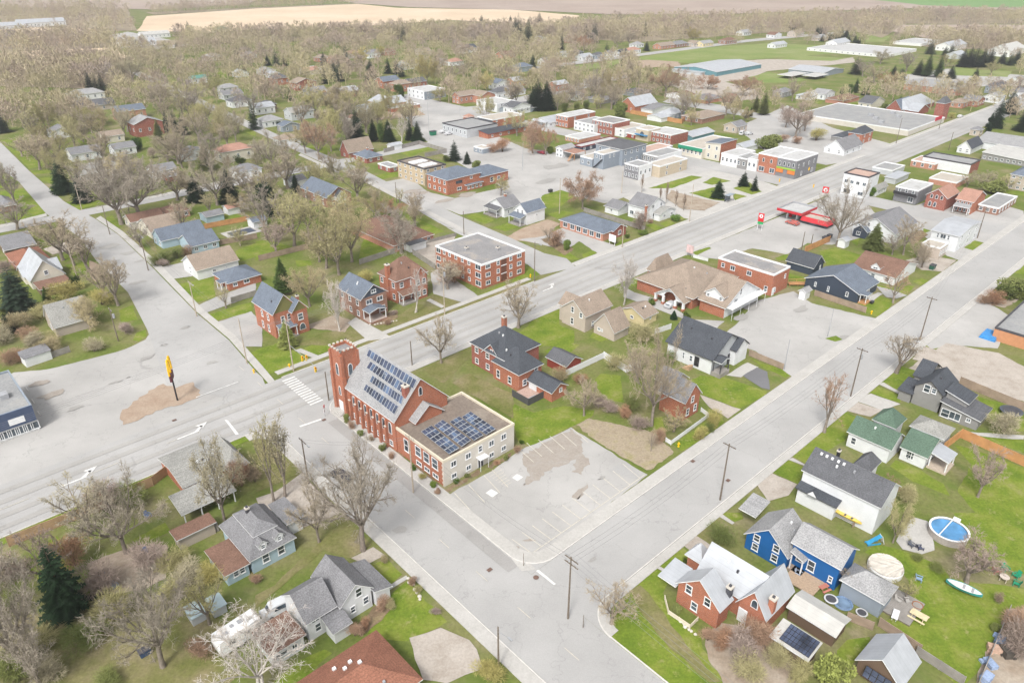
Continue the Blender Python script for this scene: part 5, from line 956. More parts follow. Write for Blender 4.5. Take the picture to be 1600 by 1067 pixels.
b = one('zg','tan_shop','tan shop with big arched window and blue awning','the tan arched shop',(1035,197),(1157,224),(1260,190),347,'flat','tan','tanflat','shop'); b.win(b.v,'l',.5,b.v['h']*.55,2.4,2.6,'arch',DARK); m_ = MB(); m_.box(b.v['X0']-1.2,b.v['Y0']+.2,2.6,b.v['X0']-.02,b.v['Y1']-.2,3.0); m_.build('awning', mat_plain('blue_canvas',(.06,.22,.42),.8), b.root)
one('zg','brick_shop','wide dark red brick shop with white lower panels','the wide red shop',(1157,228),(1397,274),(1560,228),382,'flat','redb','whiteflat','shop',wl='6x2')
b = one('zh','green_shop','single storey shop with bright green fascia','the green fascia shop',(0,302),(252,352),(520,235),462,'flat','cream','tanflat','shop',wl='6x1'); m_ = MB(); m_.box(b.v['X0']-.4,b.v['Y0'],b.v['h']-1.5,b.v['X0']-.02,b.v['Y1'],b.v['h']-.1); m_.build('shop_fascia', WM['greenw'], b.root)
one('zg','navy_building','long navy boarded building with white roof and timber deck','the long navy building',(390,372),(455,398),(767,287),452,'flat','navy','whiteflat','building',wr='6x1',fascia=mat_plain('dark_red_trim',(.18,.03,.03)))
one('zg','white_building','low white flat roofed shop behind the navy building','the low white rear shop',(238,292),(437,314),(592,250),352,'flat','pinkb','whiteflat','shop',wl='5x1')
one('zg','white_house','small white rear house beside the timber deck','the small white rear house',(192,402),(262,424),(385,390),517,'g1','white','pale',rise=1.2,wl='2x2')
one('zg','grey_building','grey blue stuccoed rear block with low pitched dark roof','the grey blue rear block',(668,348),(890,430),(1075,350),602,'hip','steel','dark','building',rise=1.4,wl='3x2',wr='4x2')
b = one('zg','grey_building','two storey blue grey block with outside stair','the outside stair block',(565,456),(690,474),(862,410),637,'flat','steel','tanflat','building',wl=[(.3,5.0,.9,1.6),(.7,5.0,.9,1.0)],wr=[(.3,5.0,.8,1.2),(.5,5.0,.8,1.2),(.85,5.4,1.0,2.2)])
m_ = MB(); V_ = b.v
for i in range(14): m_.box(V_['X0']-1.1, V_['Y0']+.3+i*.32, 4.2-i*.3-.1, V_['X0']-.05, V_['Y0']+.3+(i+1)*.32, 4.2-i*.3)
m_.build('outside_stair', BLACK, b.root)
one('zg','grey_building','low grey annex with dark square windows at the car park','the low grey annex',(425,497),(572,522),(690,472),612,'flat','steel','tanflat','building',wl=[(.3,1.6,1.4,1.3),(.8,1.6,.9,1.1)])
one('zg','grey_building','grey rear building with pink gravel roof','the pink gravel roofed building',(957,432),(1107,464),(1352,372),542,'flat','greyb','pinkflat','building',wl='4x2')
one('zg','grey_building','grey shop block with long white side wall','the white sided grey block',(1112,462),(1257,500),(1500,430),585,'flat','grey','greyflat','building',wl='4x1',wall2='white')
one('zg','grey_building','grey brick two storey building with white side wall at the car park','the near grey brick building',(905,567),(1057,602),(1192,562),747,'flat','greyb','greyflat','building',wl='4x2',wall2='white',wr='3x1')
one('zg','tan_building','tan stuccoed rear building with roof units','the tan rear building',(1215,545),(1278,600),(1600,525),722,'flat','tan','tanflat','building',wr='2x2')
b = Bld('zg','timber_deck','orange timber deck with stairs behind the navy building','the orange timber deck','deck'); v = b.vol((272,432),(385,470),(472,430),545,'slab',wall='white',rm='rust',nowall=True); 
for fx in (.05,.95):
    for fy in (.05,.95): m_ = MB(); m_.box(v['x0']+v['a']*fx-.1,v['y0']+v['b']*fy-.1,0,v['x0']+v['a']*fx+.1,v['y0']+v['b']*fy+.1,v['h']-.05); m_.build('deck_post', CEDAR, b.root)
m_ = MB()
for i in range(10): m_.box(v['x0']-.3*(i+1), v['y0']+.3, v['h']-.28*(i+1), v['x0']-.3*i, v['y0']+1.6, v['h']-.28*(i+1)+.12)
m_.build('deck_stair', CEDAR, b.root)
one('zh','cream_shop','cream fronted shop with brick side wall and slate roof','the cream fronted shop',(265,287),(447,317),(622,268),487,'sy-','cream','blue','shop',rise=.8,wl='2x2',wall2='brick')
one('zh','white_shop','low white shop with dark recessed windows','the low white shop',(437,397),(622,428),(775,365),552,'flat','whitep','whiteflat','shop',wl='4x1')
one('zh','grey_shop','narrow grey shop between two white shops','the narrow grey shop',(622,432),(715,457),(830,405),572,'flat','grey','greyflat','shop',wl='2x1')
one('zh','white_shop','narrow white shop beside the brick shop with cream pilasters','the narrow white shop',(713,452),(822,468),(905,400),592,'flat','whitep','whiteflat','shop',wl='2x1')
b = one('zh','brick_shop','orange brick shop with arched upper windows and cream pilasters','the cream pilaster shop',(825,397),(1040,432),(1190,345),627,'flat','brick','whiteflat','shop',wl=[(.3,5.2,1.0,1.7,'arch'),(.7,5.2,1.0,1.7,'arch'),(.2,1.5,2.2,1.9),(.75,1.5,2.4,1.9)])
b = one('zh','corner_shop','grey brick corner shop with orange and lime shop signs','the grey corner shop',(1040,432),(1240,472),(1482,400),672,'flat','greyb','whiteflat','shop',wl=[(.15,5.4,.9,1.7,'arch'),(.38,5.4,.9,1.7,'arch'),(.62,5.4,.9,1.7,'arch'),(.85,5.4,.9,1.7,'arch')],wr=[(.12,5.0,.9,1.6,'arch'),(.35,5.0,.9,1.6,'arch'),(.6,5.0,.9,1.6,'arch'),(.85,5.0,.9,1.6,'arch'),(.3,1.6,1.0,1.6),(.8,1.6,1.0,1.6)])
V_ = b.v
for z0_, z1_, t0, t1, c_ in ((3.3,3.9,.02,.98,(.30,.48,.06)),(1.7,3.2,.02,.4,(.62,.20,.05)),(1.7,3.2,.62,.98,(.62,.20,.05))): m_ = MB(); m_.box(V_['X0']-.25,V_['Y0']+t0*(V_['Y1']-V_['Y0']),z0_,V_['X0']-.03,V_['Y0']+t1*(V_['Y1']-V_['Y0']),z1_); m_.build('shop_sign', mat_plain('sign_%.2f'%c_[0], c_), b.root)
one('zh','long_shed','long grey metal roofed building behind the cream fronted shop','the long grey shed','' or (90,170),(150,230),(640,215),275,'g1','teal','metal','building',rise=1.4)
one('zh','house','white house with pale turquoise metal roof behind the shops','the turquoise roofed house',(640,290),(690,345),(805,290),372,'g1','white','metal',rise=1.4)
# ------------------------------------------------------------------ petrol station and beyond
b = Bld('zi','petrol_canopy','red edged flat petrol station canopy with pale deck','the petrol canopy','canopy'); v = b.vol((245,427),(482,492),(662,425),hp=((480,492),598),roof='flat',wall='redw',rm='whiteflat',z0=0,nowall=True,par=.5,fascia=GREYM); RED_ = mat_plain('petrol_red',(.50,.03,.04),.4); m_ = MB(); c_ = .075
for q_ in ((v['X0']-c_-.06,v['Y0']-c_-.06,v['X1']+c_+.06,v['Y0']-c_),(v['X0']-c_-.06,v['Y1']+c_,v['X1']+c_+.06,v['Y1']+c_+.06),(v['X0']-c_-.06,v['Y0']-c_,v['X0']-c_,v['Y1']+c_),(v['X1']+c_,v['Y0']-c_,v['X1']+c_+.06,v['Y1']+c_)): m_.box(q_[0],q_[1],v['h']-.85,q_[2],q_[3],v['h']+.03)
m_.build('canopy_fascia', RED_, b.root)
m_ = MB(); m_.box(v['X0'],v['Y0'],v['h']-.9,v['X1'],v['Y1'],v['h']-.61); m_.build('canopy_soffit', WHITE, b.root)
for fx in (.25,.75):
    for fy in (.3,.7): m_ = MB(); m_.box(v['x0']+v['a']*fx-.2,v['y0']+v['b']*fy-.2,0,v['x0']+v['a']*fx+.2,v['y0']+v['b']*fy+.2,v['h']-.9); m_.build('canopy_column', WHITE, b.root)
CANOPY = (b, v)
b = Bld('zi','petrol_kiosk','petrol station kiosk with sloping red fascia','the petrol kiosk','shop'); v = b.vol((515,507),(747,582),(835,545),645,'flat',wall='glass',rm='tanflat',fascia=mat_plain('petrol_red',(.55,.03,.04),.4)); m_ = MB()
for (p0, p1, p2, p3) in (((v['X0']-.9,v['Y1'],v['h']-1.2),(v['X0']-.9,v['Y0']-.9,v['h']-1.2),(v['X0']-.07,v['Y0']-.07,v['h']+.1),(v['X0']-.07,v['Y1'],v['h']+.1)), ((v['X0']-.9,v['Y0']-.9,v['h']-1.2),(v['X1'],v['Y0']-.9,v['h']-1.2),(v['X1'],v['Y0']-.07,v['h']+.1),(v['X0']-.07,v['Y0']-.07,v['h']+.1))): m_.poly([p0,p1,p2,p3])
m_.build('sloping_fascia', MATS['petrol_red'], b.root)
one('zi','white_building','white two storey shop with four shuttered windows and rust roof','the shuttered white shop',(930,62),(1187,112),(1335,70),342,'flat','white','pinkflat','shop',wl=[(.12,5.2,1.3,1.3),(.38,5.2,1.3,1.3),(.62,5.2,1.3,1.3),(.86,5.2,1.3,1.3),(.2,1.6,2.0,1.4),(.75,1.6,2.6,1.6)],fascia=DARK)
one('zi','white_house','tiny white cottage with green grey roof beside the shuttered shop','the tiny white cottage',(1208,232),(1272,255),(1362,195),302,'g1','white','moss',ap=(1240,205),wl='1x1',wr='2x1')
b = one('b3','white_house','white house with big grey gable roof and black extension','the black extension house',(625,285),(800,400),(985,330),460,'g1','white','grey',rise=3.6,wl=[(.85,4.2,.9,1.3),(.65,4.2,.9,1.3)]); b.vol((530,362),(622,388),(770,335),428,'g1',ap=(580,338),wall='navy',rm='blue',wl=[(.6,1.4,1.2,1.1)])
b = one('b3','white_house','white house with shallow pale metal roof on the street corner','the pale metal roofed house',(1030,362),(1200,412),(1312,312),512,'g2','white','white',rise=1.2,wl=[(.35,3.9,.6,1.4),(.55,3.9,1.6,1.4),(.75,3.9,.6,1.4)],wr='3x2'); b.vol((960,452),(1080,482),(1152,455),557,'flat',wall='beige',rm='tanflat',wr='4x1')
one('b3','garage','navy garage with dark shingle roof near the brick building','the navy garage',(105,562),(287,612),(357,572),657,'g2','navy','char','garage',ap=(335,530),wr=[(.7,1.4,.7,1.2)])
b = one('b3','navy_house','navy gabled bungalow with cedar fence on the car park edge','the navy bungalow',(240,662),(572,775),(690,692),832,'g1','navy','blue','bungalow',ap=(410,652),wl=[(.2,1.6,.7,1.2),(.55,1.5,.5,1.4),(.8,1.7,.5,1.2)],wr=[(.5,1.4,2.0,1.2)]); b.porch(b.v['x0']+.6,b.v['y0']-1.8,3,2,2.6,'slab','blue',.5,CEDAR)
b = one('b3','brown_house','white walled bungalow with brown shingle roof and shed dormer','the brown shingle bungalow',(530,588),(800,672),(868,562),722,'g2','white','brown','bungalow',rise=2.6,wl='3x1'); b.dormer(b.v,'l',.5,1.0,2.4,.8,b.v['h']+.5,'white')
one('b3','shed','white vinyl shed beside the big bare tree','the white vinyl shed',(440,430),(490,445),(515,425),470,'g1','white','white','shed',rise=.8)
one('b3','shed','small white portable shed on the car park','the portable shed',(200,740),(240,765),(290,745),805,'g1','white','pale','shed',rise=.8,minw=2.2)
# ------------------------------------------------------------------ right edge of town
b = one('zj','dark_building','dark two storey tavern with white roof and balcony','the dark tavern',(175,702),(395,768),(537,682),932,'flat','greyb','whiteflat','shop',wl=[(.2,4.6,.9,1.4),(.5,4.6,.9,1.4),(.8,4.6,.9,1.4),(.25,1.6,1.8,1.8)]); m_ = MB(); m_.box(b.v['X0']-1.3,b.v['Y0'],3.0,b.v['X0']-.01,b.v['Y1'],3.2); m_.box(b.v['X0']-1.3,b.v['Y0'],3.2,b.v['X0']-1.24,b.v['Y1'],4.1); m_.build('balcony', BLACK, b.root)
one('zj','brick_house','red brick house with white arched windows and front gable','the arched window brick house',(482,806),(717,862),(832,782),1002,'g1','redb','rust',ap=(612,752),wl=[(.25,4.4,.9,1.5,'arch'),(.5,4.4,.9,1.5,'arch'),(.75,4.4,.9,1.5,'arch'),(.5,1.7,1.0,1.8,'arch'),(.75,1.7,1.0,1.8,'arch')])
b = one('zj','brick_house','orange brick house with rust roof and white front porch','the rust roofed brick house',(815,852),(1012,902),(1132,812),1042,'g2','brick','rust',ap=(1075,772),wl='4x2'); b.porch(b.v['x0']-2.4,b.v['y0']+.5,2.5,b.v['b']-1,2.8,'sx+','pale')
one('zj','brown_building','long low brown brick building with pale roof at the right edge','the long brown building',(1100,892),(1290,962),(1700,870),1045,'flat','brownb','greyflat','building',wl='3x1',wr='6x1')
one('zj','apartment_block','beige three storey block at the right edge with green lawn','the beige three storey block',(1415,578),(1660,625),(1900,520),788,'hip','beige','blue','apartment block',rise=2.4,wl='3x3')
one('zj','white_house','white house with slate gables facing the main street','the slate gabled white house',(845,272),(985,312),(1112,250),362,'g1','white','char',ap=(930,215),wl='2x2')
one('zj','long_shed','long low storage building with white roof and white bay doors','the bay door building',(1070,372),(1640,452),(1720,330),505,'sy+','grey','cream','building',rise=1.0,wl='8x1')
one('zj','long_shed','large pale grey roofed warehouse above the bay door building','the pale grey warehouse',(1080,190),(1600,300),(1700,190),380,'g2','white','pale','building',rise=2.4)
b = one('zj','white_building','long flat building with patchy white roof and red rear wall','the red ended flat building',(485,367),(980,475),(1132,432),592,'flat','white','greyflat','building',wall2='redb',fascia=DARK)
one('zj','brick_building','tan brick flat roofed shop beside the red ended building','the tan brick shop',(345,412),(580,472),(800,440),545,'flat','pinkb','pinkflat','shop',wl='3x1')
one('zj','grey_building','grey membrane roofed shop on the main street','the grey membrane shop',(0,455),(110,545),(260,490),585,'flat','pale','greyflat','shop')
one('zj','grey_building','low grey roofed garage behind the dark tavern','the low grey garage',(60,590),(150,640),(250,560),690,'slab','pale','metal','garage')
one('zj','brown_building','weathered flat warehouse with faded brown roof behind the tavern','the faded brown warehouse',(540,610),(820,680),(1000,620),730,'flat','pinkb','tanflat','building')
# ------------------------------------------------------------------ beyond the main street, upper right
b = one('a3','grocery','big flat roofed grocery store with tan walls and red sign','the grocery store',(265,690),(880,815),(1045,725),852,'flat','stone','greyflat','store'); V_ = b.v; m_ = MB(); m_.box(V_['X1']-14,V_['Y0']-.3,V_['h']-.2,V_['X1']-5,V_['Y0']-.05,V_['h']+1.6); m_.build('store_sign', mat_plain('store_red',(.50,.03,.05)), b.root)
for i in range(5): m_ = MB(); x, y = V_['X0']+V_['a']*(.2+.15*i), V_['Y0']+V_['b']*(.3+.1*(i%3)); m_.box(x-1,y-1.2,V_['h']-.34,x+1,y+1.2,V_['h']+.9); m_.build('roof_unit', GREYM, b.root)
b = one('a3','second_church','red brick church with white metal roof and turreted tower','the white roofed church',(790,650),(880,690),(1080,640),720,'hip','redb','white','church',rise=4.5,wl='3x1',wr='4x1'); b.vol((765,668),(835,690),(890,660),705,'g1',ap=(800,625),wall='redb',rm='blue',wl='2x1'); b.vol((880,680),(940,700),(965,670),715,'g2',rise=3,wall='redb',rm='metal')
v = b.vol((1065,640),(1110,650),(1135,635),760,'hip',rise=3.0,wall='redb',rm='dark',minw=5.0)
one('a3','apartment_block','long two storey brick apartment block with pale roof','the long apartment block',(890,512),(1195,562),(1335,530),602,'g2','pinkb','pale','apartment block',rise=1.2,wl='8x2')
one('a3','brick_house','orange brick house with black hipped roof on the main street','the black hipped brick house',(515,822),(592,842),(672,818),906,'hip','brick','char',rise=2.6,wr='2x2',wl='2x1')
one('a3','white_house','white siding house with grey roof beside the black hipped house','the grey roofed white house',(372,912),(482,945),(578,900),978,'g1','white','grey',ap=(440,875),wl='2x2',wr='3x1')
one('a3','brown_house','dark roofed rear house beside the black hipped house','the dark rear house',(420,840),(480,865),(530,830),890,'hip','grey','char',rise=1.6)
one('a3','white_house','white bungalow with white roof on the far side street','the far white bungalow',(205,585),(262,605),(322,575),632,'hip','white','white','bungalow',rise=1.6,wl='2x1')
one('a3','brown_house','brown roofed bungalow with shrubs at its door','the brown roofed bungalow',(382,610),(470,632),(548,600),652,'hip','pinkb','brown','bungalow',rise=1.8)
one('a3','white_house','white gabled house beside the red church','the white gabled house',(590,632),(650,652),(716,625),685,'g2','cream','dark',ap=(655,605),wl='2x1')
b = one('a3','pavilion','dark park pavilion with long white roof','the park pavilion',(130,432),(352,458),(418,425),482,'g2','steel','white','pavilion',rise=1.8); b.vol((85,462),(150,478),(215,452),490,'slab',wall='navy',rm='cream',nowall=True); b.vol((240,465),(300,482),(360,462),492,'slab',wall='navy',rm='cream',nowall=True)
one('a3','school','long low white factory with flat roof beside the playing field','the long white factory',(310,290),(740,345),(905,305),362,'flat','whitep','whiteflat','building',wl='14x1')
one('a3','school','far white flat roofed factory shed','the far white factory shed',(820,255),(960,275),(1045,248),292,'flat','whitep','whiteflat','building')
one('a3','house','dark grey two storey house at the far right beyond the church','the far dark grey house',(1378,530),(1430,545),(1498,520),590,'hip','steel','dark',rise=2.0,wl='2x1')
b = one('a2','arena','large arena with white domed roof and teal walls','the arena','' or (1130,400),(1282,452),(1585,405),480,'g1','teal','white','arena',rise=2.0); b.vol((1070,420),(1180,455),(1280,440),465,'slab',wall='pale',rm='metal')
one('a2','brown_house','wide brown roofed bungalow beside the cedar fence','the wide brown bungalow',(1095,712),(1190,745),(1395,720),778,'hip','brownb','tan','bungalow',rise=2.0,wl='2x1')
b = one('a2','brick_house','orange brick house with white roof facing the cedar fence','the white roofed orange house',(700,645),(770,668),(885,635),712,'g1','brick','white',ap=(722,610),wl='2x1'); b.vol((800,655),(880,690),(965,650),705,'g2',rise=1.6,wall='white',rm='grey')
one('a2','house','dark slate bungalow with purple door beyond the shops','the dark slate bungalow',(710,560),(770,585),(842,560),598,'hip','steel','dark','bungalow',rise=1.6)
one('a2','house','low dark roofed house among bare trees beyond the shops','the low dark roofed house',(498,600),(560,630),(640,605),645,'hip','grey','grey',rise=1.6)
one('a2','house','yellow gabled house near the cedar hedge','the yellow gabled house',(1330,630),(1370,645),(1405,625),672,'g2','yellow','brown',ap=(1368,590))
one('a2','white_house','white roofed shed house inside the cedar fence','the white shed house',(890,712),(935,740),(992,715),755,'g1','white','white',rise=1.0)
one('a2','house','long grey roofed house left of the yellow gabled house','the long grey roofed house',(1140,598),(1220,628),(1310,600),645,'hip','pinkb','grey',rise=1.6)
one('a2','house','white house with brown roof beside the long grey roofed house','the brown roofed white house',(1040,570),(1090,605),(1145,590),620,'g1','white','brown',rise=1.6)
# ------------------------------------------------------------------ far houses: (tile, x, y, length, depth, walls, roof, height)
FARH = [('a0',520,930,13,9,'white','grey',3.2,'white garage house with grey gable roof beyond the lawn'),('a0',620,1035,18,12,'beige','moss',2.9,'wide grey green roofed bungalow beside bare shrubs'),('a0',900,745,14,11,'redb','pale',6.2,'red brick villa with pale hipped roof'),
('a0',800,672,15,10,'pinkb','blue',5.0,'brick house with slate roof behind the red villa'),('a0',1455,915,15,9,'cream','rust',4.6,'house with orange tan roof by the side street'),('a0',1235,480,11,7,'white','teal',3.4,'far shed with green metal roof'),('a0',1490,615,13,9,'white','dark',3.6,'dark roofed house left of a tall spruce'),
('a0',1205,935,12,8,'white','grey',3.0,'grey roofed house behind the rust roofed one'),('a0',1005,1040,10,8,'white','grey',3.0,'small grey house among bare trees'),('a0',1530,1040,11,8,'white','grey',3.4,'white house at the side street corner'),('a0',850,255,34,12,'whitep','white',4.0,'long white shed far beyond the trees'),
('a0',960,205,30,11,'whitep','cream',4.0,'far off row of cream farm sheds'),('a0',250,130,52,16,'whitep','white',5.0,'far off long white factory at the upper left'),('a0',60,150,30,14,'pale','metal',4.5,'far off grey shed at the left edge'),('a0',530,570,20,10,'white','pale',3.6,'pale roofed house beside dark spruces'),
('a0',575,640,22,11,'beige','dark',3.0,'dark roofed bungalow beyond the lawn strip'),('a0',1375,175,16,9,'white','teal',4.0,'green roofed barn at the edge of the tan field'),('a0',380,800,12,9,'white','grey',3.2,'grey roofed house near the left side road'),('a0',690,830,10,8,'cream','tan',3.2,'cream house left of the red brick villa'),('a0',1550,330,12,9,'white','pale',3.2,'pale roofed house below far spruces'),
('a1',525,560,22,10,'pinkb','white',3.6,'long white roofed brick hall among bare trees'),('a1',140,475,12,9,'brick','dark',4.6,'orange brick house with dark roof at upper left'),('a1',290,500,15,10,'redb','tan',4.8,'red brick house with tan roof among trees'),('a1',365,555,13,9,'grey','grey',3.0,'grey roofed house beside the white hall'),('a1',430,590,9,7,'white','dark',2.8,'small dark roofed shed by the white hall'),
('a1',265,680,14,9,'pale','moss',4.2,'green grey roofed house left of bare maple'),('a1',80,735,12,9,'white','pale',3.2,'pale roofed house at the left of the street'),('a1',200,770,10,7,'steel','blue',3.0,'blue grey garage by the green roofed house'),('a1',500,358,13,9,'pinkb','rust',3.6,'red roofed house near a tall spruce'),('a1',600,325,13,9,'white','rust',3.6,'far red roofed house right of a tall spruce'),
('a1',1315,290,17,11,'white','char',4.2,'white modern house with black roof among trees'),('a1',1240,375,13,9,'white','rust',3.2,'pink roofed house beyond the trees'),('a1',1165,375,10,8,'white','pale',3.0,'white roofed house beyond the trees'),('a1',820,490,14,10,'brick','blue',4.6,'brick house with slate gable near the white shop'),('a1',905,510,12,9,'pinkb','tan',5.0,'tan roofed brick house behind the white shop'),
('a1',990,500,14,9,'redb','dark',4.6,'dark roofed brick house right of the tan one'),('a1',1525,560,13,9,'white','dark',4.4,'white gothic house near a willow'),('a1',800,615,16,11,'pinkb','white',4.2,'white roofed hall beside a flat brick building'),('a1',700,660,14,8,'white','white',3.0,'white tent roofed shed by the crossing'),('a1',100,450,9,7,'white','white',3.0,'small white roofed house at upper left'),
('a1',330,430,13,9,'cream','rust',3.2,'cream bungalow under far spruces'),('a1',410,350,12,9,'pinkb','tan',3.2,'tan roofed house beyond the far spruces'),('a1',720,330,12,9,'white','grey',3.2,'grey house right of the yellow willow'),('a1',1045,310,12,9,'beige','tan',3.2,'tan house beyond the bare woods'),('a1',930,400,13,9,'white','pale',3.0,'pale house in the far trees'),
('a1',1560,330,16,10,'pinkb','brown',3.0,'brown roofed bungalow at the field edge'),('a1',60,640,10,8,'brownw','dark',3.2,'dark brown barn among bare trees'),('a1',60,430,12,9,'white','pale',3.0,'pale roofed house above the side street'),
('a2',310,330,11,8,'white','pale',3.0,'white bungalow at the end of the far road'),('a2',400,320,12,8,'navy','dark',3.0,'dark house beside the far road'),('a2',450,345,14,9,'white','white',3.0,'white roofed house along the far road'),('a2',535,335,12,8,'steel','dark',3.0,'dark gabled house along the far road'),('a2',625,325,13,8,'white','grey',3.0,'grey roofed house along the far road'),
('a2',690,315,9,8,'navy','char',3.0,'black gabled house along the far road'),('a2',750,305,16,9,'white','rust',3.0,'white house with pink roof along the far road'),('a2',950,275,22,10,'pinkb','tan',3.0,'long tan roofed bungalow along the far road'),('a2',1040,265,20,10,'brownb','grey',3.0,'long grey roofed bungalow along the far road'),('a2',1140,262,13,9,'beige','tan',3.0,'beige house beside a round willow'),
('a2',1205,262,18,9,'yellow','pale',3.0,'pale yellow bungalow near the far road end'),('a2',1350,245,20,10,'brownb','brown',3.0,'brown bungalow at the edge of the woods'),('a2',1450,195,16,10,'white','pale',3.4,'white roofed house at the edge of the woods'),('a2',780,270,12,9,'white','pale',3.0,'pale house behind the far road houses'),('a2',175,235,12,9,'white','grey',3.4,'white house in the woods at upper middle'),
('a2',215,370,13,9,'white','pale',3.2,'pale roofed house left of the far road'),('a2',60,405,15,10,'steel','blue',3.6,'slate blue house left of the far road'),('a2',290,515,12,8,'brick','white',4.2,'white roofed brick house behind the big evergreens'),('a2',400,580,9,7,'white','grey',3.4,'white house right of the big evergreens'),('a2',30,650,14,9,'white','dark',4.0,'dark roofed white house left of the big evergreens'),
('a2',370,235,12,9,'redb','tan',4.0,'red brick house below the far pines'),('a2',1000,690,13,9,'steel','metal',3.0,'grey roofed house inside the cedar fence'),('a2',1400,770,10,8,'beige','grey',3.2,'grey cottage beside the wide brown bungalow'),('a2',510,490,12,9,'pale','grey',3.4,'grey roofed house left of tall bare trees'),
('a3',40,210,16,10,'white','brown',3.0,'brown roofed house in the woods at upper right'),('a3',175,200,18,11,'beige','tan',3.6,'tan house with white porch at the wood edge'),('a3',330,225,18,11,'beige','pale',3.4,'pale roofed house left of the pine plantation'),('a3',60,270,22,9,'white','metal',3.0,'teal metal roofed shed by the field road'),('a3',95,560,12,8,'grey','grey',3.2,'grey house behind a bare tree beyond the shops'),
('a3',350,570,14,9,'white','pale',3.2,'white roofed house with blue tarpaulin'),('a3',440,255,28,12,'whitep','white',3.6,'far white shed in front of the pines'),('a3',1150,270,40,14,'whitep','white',4.0,'far row of white sheds at upper right'),('a3',1500,290,45,18,'whitep','cream',5.0,'far cream warehouse at the right edge'),('a3',1180,330,20,10,'pale','white',3.4,'far pale shed between evergreens'),
('a3',1290,610,13,9,'redb','grey',3.4,'brick house beyond the red church'),('a3',1420,590,12,9,'white','pale',3.4,'pale house along the far main street'),('a3',1200,625,10,8,'pinkb','tan',3.2,'small brick house behind the church tower'),('a3',1560,490,14,9,'white','grey',3.4,'grey roofed house at the far right edge'),('a3',1310,800,6,5,'beige','grey',3.0,'small grey garage beside the dark hedge'),('a3',1590,560,14,10,'white','grey',3.2,'white house on the far right edge street'),
('a0',1440,575,13,9,'pale','grey',3.0,'grey bungalow above the dark roofed house'),('a0',1420,535,12,8,'white','pale',3.0,'pale bungalow behind the grey one'),('a1',35,655,12,9,'white','white',3.6,'small white house left of the dark brown barn'),('a0',1325,345,15,10,'cream','pale',3.2,'pale hall lost in the upper left trees'),('a0',1500,445,10,8,'white','white',3.0,'white cottage between two far spruces'),('a1',725,320,13,9,'steel','grey',3.2,'slate grey house beyond the yellow willow'),('a1',825,312,11,8,'redw','brown',3.6,'maroon house right of the yellow willow'),('a1',955,385,14,10,'white','tan',3.2,'tan roofed house above the tall conifers'),('a1',350,425,12,9,'white','white',3.2,'white house under the far left spruces'),('a1',1520,505,12,9,'white','blue',4.0,'white slate roofed house above the gothic one'),('a2',25,492,12,9,'pinkb','white',3.6,'pink brick house above the big evergreens'),('a1',190,850,11,8,'white','tan',3.0,'tan cottage left of the broad street maple'),('a0',760,905,10,8,'white','grey',3.0,'low grey house above the wide bungalow'),('a1',640,720,12,9,'beige','brown',3.0,'brown roofed house above the spruce hedge')]
for i_, (t_, x_, y_, a_, b_, w_, r_, h_, lab) in enumerate(FARH):
    rf = 'g1' if (r_ in ('white','metal','cream','teal') and a_ > 18) else ('g1','hip','g2','g1','hip')[i_ % 5]
    nm = {'shed':'shed','factory':'factory','barn':'barn','villa':'villa','bungalow':'bungalow','hall':'hall','garage':'garage','warehouse':'warehouse','cottage':'cottage'}; cat = next((v_ for k_, v_ in nm.items() if (' ' + k_) in lab), 'house')
    short = 'the ' + ' '.join(w for w in lab.split(' ')[:4] if w not in ('with','a')) if False else None
    words = lab.split(' '); cut = next((j for j, w in enumerate(words) if w in ('with','beside','by','near','left','right','among','beyond','behind','at','in','along','of','above','below','under','between','facing','on','inside')), 4); short = 'the ' + ' '.join(words[:max(2, cut)])
    small(t_, x_, y_, a_, b_, h_, rf, min(a_, b_) * .24, w_, r_, cat, lab, short, wl='%dx1' % max(1, int(b_ / 4)), wr='%dx1' % max(1, int(a_ / 4)), cat=cat)
# ------------------------------------------------------------------ trees
BARK = mat_tinted('bark', .35, .9, 2.0); TWIG = mat_tinted('twigs', .25, .9, .7); NEEDLE = mat_tinted('needles', .5, .8, .9); LEAFY = mat_tinted('budding_leaves', .35, .8, .9)
BIRCHB = mat_plain('birch_bark', (.62,.58,.53), .8, .2, 3)
def tube(V, F, pts, rads, sides):
    n0 = len(V)
    for i, (p, r) in enumerate(zip(pts, rads)):
        d = (pts[min(i + 1, len(pts) - 1)] - pts[max(i - 1, 0)]).normalized(); u = d.orthogonal().normalized(); w = d.cross(u)
        for j in range(sides): a = 2 * math.pi * j / sides; V.append(tuple(p + u * (r * math.cos(a)) + w * (r * math.sin(a))))
    for i in range(len(pts) - 1):
        for j in range(sides): k_ = (j + 1) % sides; a = n0 + i * sides; F.append((a + j, a + k_, a + sides + k_, a + sides + j))
def blade(V, F, p, d, l, w, rnd):
    """a thin two-sided sliver: one twig"""
    s = d.cross(Vector((rnd.uniform(-1, 1), rnd.uniform(-1, 1), rnd.uniform(-1, 1)))); s = s.normalized() * w / 2 if s.length > 1e-5 else Vector((w / 2, 0, 0))
    n = len(V); m = p + d * l * .5 + Vector((0, 0, rnd.uniform(-.03, .05) * l)); e = p + d * l
    V += [tuple(p - s), tuple(p + s), tuple(m + s * .7), tuple(m - s * .7), tuple(e)]; F.append((n, n + 1, n + 2, n + 3)); F.append((n + 3, n + 2, n + 4))
def jitter(rnd, d, a): v = d + Vector((rnd.gauss(0, a), rnd.gauss(0, a), rnd.gauss(0, a))); return v.normalized()
